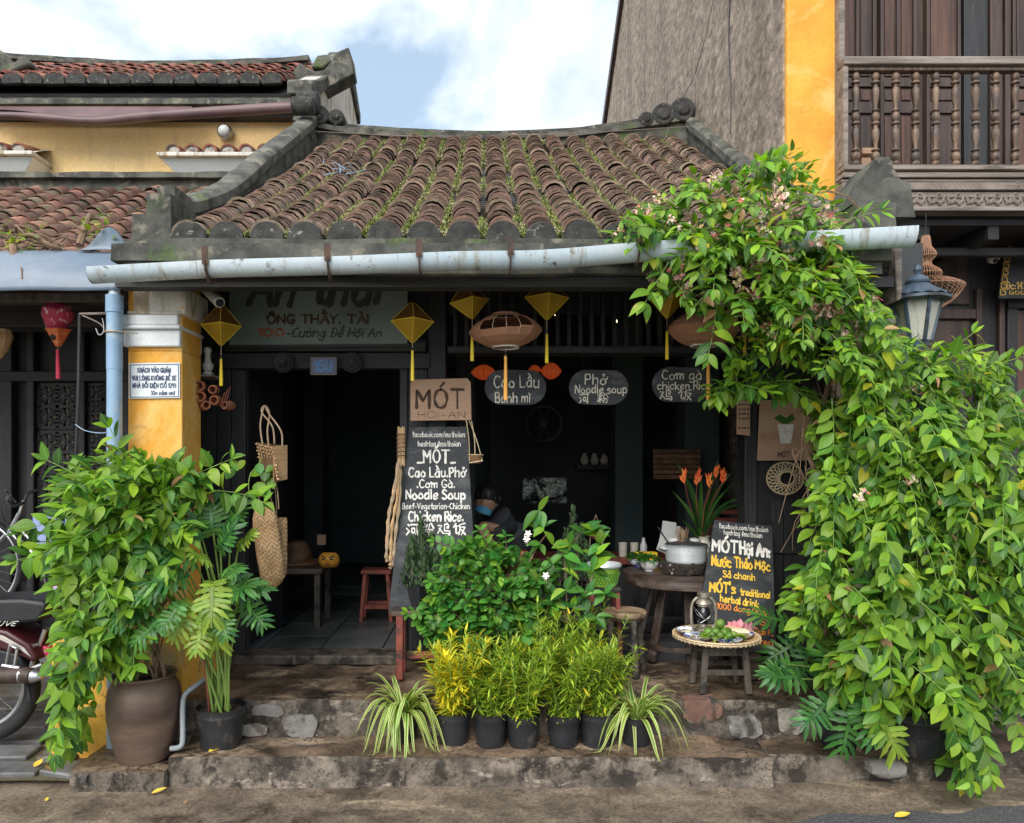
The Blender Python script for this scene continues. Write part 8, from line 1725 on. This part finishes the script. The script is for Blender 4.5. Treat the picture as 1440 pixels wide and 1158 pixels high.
for nm, pts, r_, m_ in (('fork', [fa, P(-10, 770, d), P(8, 752, d), hdm], .012, 'chrome'), ('head_tube', [P(12, 752, d), P(28, 722, d)], .018, 'steel'), ('down_tube', [P(14, 748, d), bb], .016, 'chrome'), ('top_tube', [P(22, 738, d), P(70, 785, d), P(96, 800, d)], .014, 'chrome'), ('seat_tube', [bb, st_], .015, 'chrome'), ('chain_stay', [bb, P(178, 795, d)], .009, 'chrome'), ('seat_stay', [P(112, 755, d), P(178, 795, d)], .008, 'chrome'),
    ('stem', [P(28, 722, d), P(34, 704, d)], .012, 'chrome'), ('handlebar', [P(14, 696, d-.22), P(10, 704, d-.16), P(20, 712, d-.08), P(34, 706, d), P(40, 694, d+.06), P(56, 690, d+.14), P(70, 700, d+.2)], .011, 'chrome'), ('handlebar', [P(8, 690, d-.15), P(22, 706, d-.05)], .008, 'chrome'), ('brake_cable', [P(10, 698, d-.1), P(2, 715, d-.08), P(8, 735, d), P(16, 742, d)], .002, 'rubber')):
    MB().tube(cr3(pts, 4) if len(pts) > 2 else pts, r_, 9).build(nm, M[m_], t)
MB().grid(lambda u, v: P(-38, 795, d) + V(((.36)*math.cos(-.35 + 2.3*u), .03*(v-.5)*2*(1 if True else 0), .36*math.sin(-.35 + 2.3*u) + .006*math.sin(math.pi*v))), 30, 4).build('mudguard', M['chrome'], t)
o = MB().ball(st_ + V((0, 0, .03)), (.12, .07, .03), 14, 8).build('saddle', M['vinyl'], t); MB().tube([bb + V((0, -.05, 0)), bb + V((.04, -.08, -.16))], .008, 7).build('crank', M['chrome'], t); MB().tube([bb + V((0, -.03, 0)) + V((.085*math.cos(a), 0, .085*math.sin(a))) for a in [j*math.pi/10 for j in range(20)]], .006, 5, close=True).build('chainring', M['chrome'], t)
t = thing('plaid_bag', 'small checked cloth bundle between the seat of the motorbike and the bush', 'cloth', P(82, 862, 4.3)); o = MB().ball(P(82, 846, 4.25), (.085, .06, .10), 16, 12).build('bundle', M['plaid'], t); rough_up(o, .03, .02, 14, .004, 40, 4)
# motorbike: only its rear reaches into the photo
t = thing('motorbike', 'dark maroon motorbike parked at the left edge, rear end showing', 'motorbike', P(-20, 1015, 4.05)); d = 4.05
wheel(t, P(-22, 965, d), .265, .040, spokes=18, m='steel', rimr=.02); wheel(t, P(-350, 965, d), .265, .035, spokes=18, m='steel', rimr=.02)
def body(name, poly, y0, y1, m, bev=.02): return board2(t, name, poly, y0, y1, m, bev)
def board2(t, name, poly, y0, y1, m, bev):
    mb = MB(); mb.prism([(px(a, d), pz(b, d)) for a, b in poly], y0, y1); o = mb.build(name, M[m], t); b = o.modifiers.new('b', 'BEVEL'); b.width = bev; b.segments = 3; b.limit_method = 'ANGLE'; return o
body('seat', [(-220,862),(-120,846),(-20,838),(50,836),(82,840),(86,850),(74,868),(30,872),(-30,868),(-120,876),(-210,876)], d-.13, d+.13, 'vinyl', .03)
body('side_panel', [(-200,885),(-60,874),(0,874),(30,880),(60,898),(72,918),(66,924),(40,912),(0,900),(-60,905),(-190,915)], d-.125, d+.125, 'maroon', .02)
body('stripe', [(-60,882),(0,881),(26,887),(54,903),(64,916),(50,906),(24,893),(0,887),(-60,888)], d-.129, d-.122, 'silverstripe', .001)
body('engine_block', [(-180,915),(0,905),(38,914),(50,940),(20,955),(-60,960),(-170,955)], d-.07, d+.07, 'blackplastic', .02)
body('tail_light', [(66,905),(80,910),(80,924),(68,922)], d-.05, d+.05, 'crimson', .01)
MB().tube(cr3([P(-190, 955, d-.14), P(-100, 962, d-.15), P(-20, 952, d-.15), P(28, 950, d-.15), P(46, 951, d-.15)], 5), [.022]*6 + [.028]*5 + [.042]*9 + [.036], 14).build('exhaust_pipe', M['brownwood'], t); MB().tube([P(30, 950, d-.15), P(48, 951, d-.15), P(60, 951, d-.15)], [.043, .036, .018], 12).build('exhaust_tip', M['chrome'], t)
for a, b, r_ in (((8,938),(14,908),.008), ((14,908),(24,912),.008), ((24,912),(20,938),.008), ((4,936),(28,940),.012)): MB().tube([P(*a, d-.14), P(*b, d-.15)], r_, 7).build('foot_peg', M['steel'], t)
MB().tube([P(40, 948, d-.05), P(64, 885, d-.05)], .012, 8).build('shock_absorber', M['chrome'], t); MB().tube([P(38, 955, d-.1), P(42, 985, d-.12)], .012, 7).build('stand', M['rubber'], t); MB().tube([P(-22, 965, d-.08), P(60, 935, d-.07)], .014, 7).build('swing_arm', M['steel'], t)
T(t, 'RUVE', -14, 22, 880, 6, d-.131, M['chalk'], th=1.0, slant=.5, jit=.05); body('handlebar_cowl', [(-330,820),(-290,800),(-270,830),(-300,880),(-330,880)], d-.12, d+.12, 'maroon', .03)
MB().tube([P(-290, 815, d-.32), P(-300, 805, d), P(-290, 815, d+.32)], .016, 8).build('handlebar', M['chrome'], t); MB().tube([P(-350, 965, d), P(-310, 850, d)], .03, 8).build('front_fork', M['steel'], t)
# ---------------------------------------------------------------- fallen leaves and litter
fl_ = leaf_mb(.5, 6, -.12, .3); 
for i, (x, y, s_, rz, lb, z) in enumerate(((293, 1059, .085, .4, 'tan curled fallen leaf lying against the black pot on the lower step', .152), (213, 1117, .07, .1, 'yellow fallen leaf on the street in front of the brown jar', .006), (48, 1080, .07, 1.2, 'yellow fallen leaf on the left paving slabs', .05), (72, 1085, .06, 2.2, 'brown fallen leaf beside the yellow one on the left paving', .05), (1258, 1150, .075, -.3, 'yellow-green fallen leaf on the asphalt at the bottom right', .018), (1431, 1022, .05, .3, 'small yellow leaf on the right pavement at the photo edge', .115), (258, 1132, .03, 1.0, 'tiny brown leaf scrap on the street below the brown jar', .006), (64, 1128, .03, 1.4, 'tiny green leaf scrap on the street at the bottom left', .006))):
    dd = (EYE - z)*F/(y - CY); o = fl_.build('fallen_leaf', M['yleaf'] if i not in (3, 6) else M['lf_dry'], None, recalc=False); o.location = (px(x, dd), dd, z + .004); o.scale = (s_,)*3; o.rotation_euler = (.1, .1, rz - 1.2); tag(o, lb, 'leaf')
t = thing('crushed_cup', 'small crushed grey plastic cup lying left of the brown jar', 'cup', (px(125, 3.62), 3.60, .03)); MB().lathe([(.018, -.03), (.026, .03), (.028, .032), (.024, .03), (.016, -.025)], (0, 0, .02), 14, Matrix.Rotation(R(70), 4, 'Y') @ Matrix.Rotation(.4, 4, 'X')).build('cup', M['steel'], t, world=False)
rr = random.Random(77); lt = MB()
for i in range(260):
    x, y = rr.uniform(-2.6, 2.6), rr.uniform(3.2, 3.64); s_ = rr.uniform(.002, .007); lt.add([V((x + rr.uniform(-1, 1)*s_, y + rr.uniform(-1, 1)*s_, .004 + s_*rr.random())) for _ in range(4)], [(0, 1, 2), (0, 2, 3)])
for i in range(420):
    x = rr.uniform(-1.6, 2.1); up_ = rr.random() < .5; y = rr.uniform(4.0, 4.6) if up_ else rr.uniform(3.68, 3.9); z = .345 if up_ else .156; s_ = rr.uniform(.002, .006)
    lt.add([V((x + rr.uniform(-1, 1)*s_, y + rr.uniform(-1, 1)*s_, z + s_*rr.random())) for _ in range(4)], [(0, 1, 2), (0, 2, 3)])
lt.build('street_grit', M['soil'], None, kind='stuff', smooth=False, recalc=False)
# thin cables across the grey wall and roof
for i, (pts, r_, lb) in enumerate((([P(1027, -10, 6.3), P(1025, 60, 6.4), P(1028, 130, 6.4), P(1027, 188, 6.3)], .006, 'thick dark cable running down the grey side wall'), ([P(1003, 0, 6.8), P(990, 60, 6.9), P(975, 110, 7.2), P(948, 160, 7.4)], .003, 'thin curved wire dropping from the grey wall to the roof ridge'), ([P(440, 185, 7.5), P(600, 192, 7.5), P(800, 188, 7.5), P(975, 178, 7.5)], .004, 'thin wire stretched along the roof ridge'))):
    tag(MB().tube(cr3(pts, 5), r_, 5).build('wire', M['blackwood' if i < 2 else 'greywood']), lb, 'wire')
mb = MB(); rr = random.Random(31)
for i in range(7): x, y = rr.uniform(455, 500), rr.uniform(225, 250); mb.tube(cr3([P(x, y, 5.9), P(x + rr.uniform(-15, 20), y + rr.uniform(-12, 8), 5.75), P(x + rr.uniform(-5, 30), y + rr.uniform(-6, 12), 5.85)], 5), .0022, 4)
tag(mb.build('tangled_string', M['pvc_blue']), 'tangle of thin bluish string on the tile roof, left part', 'string')
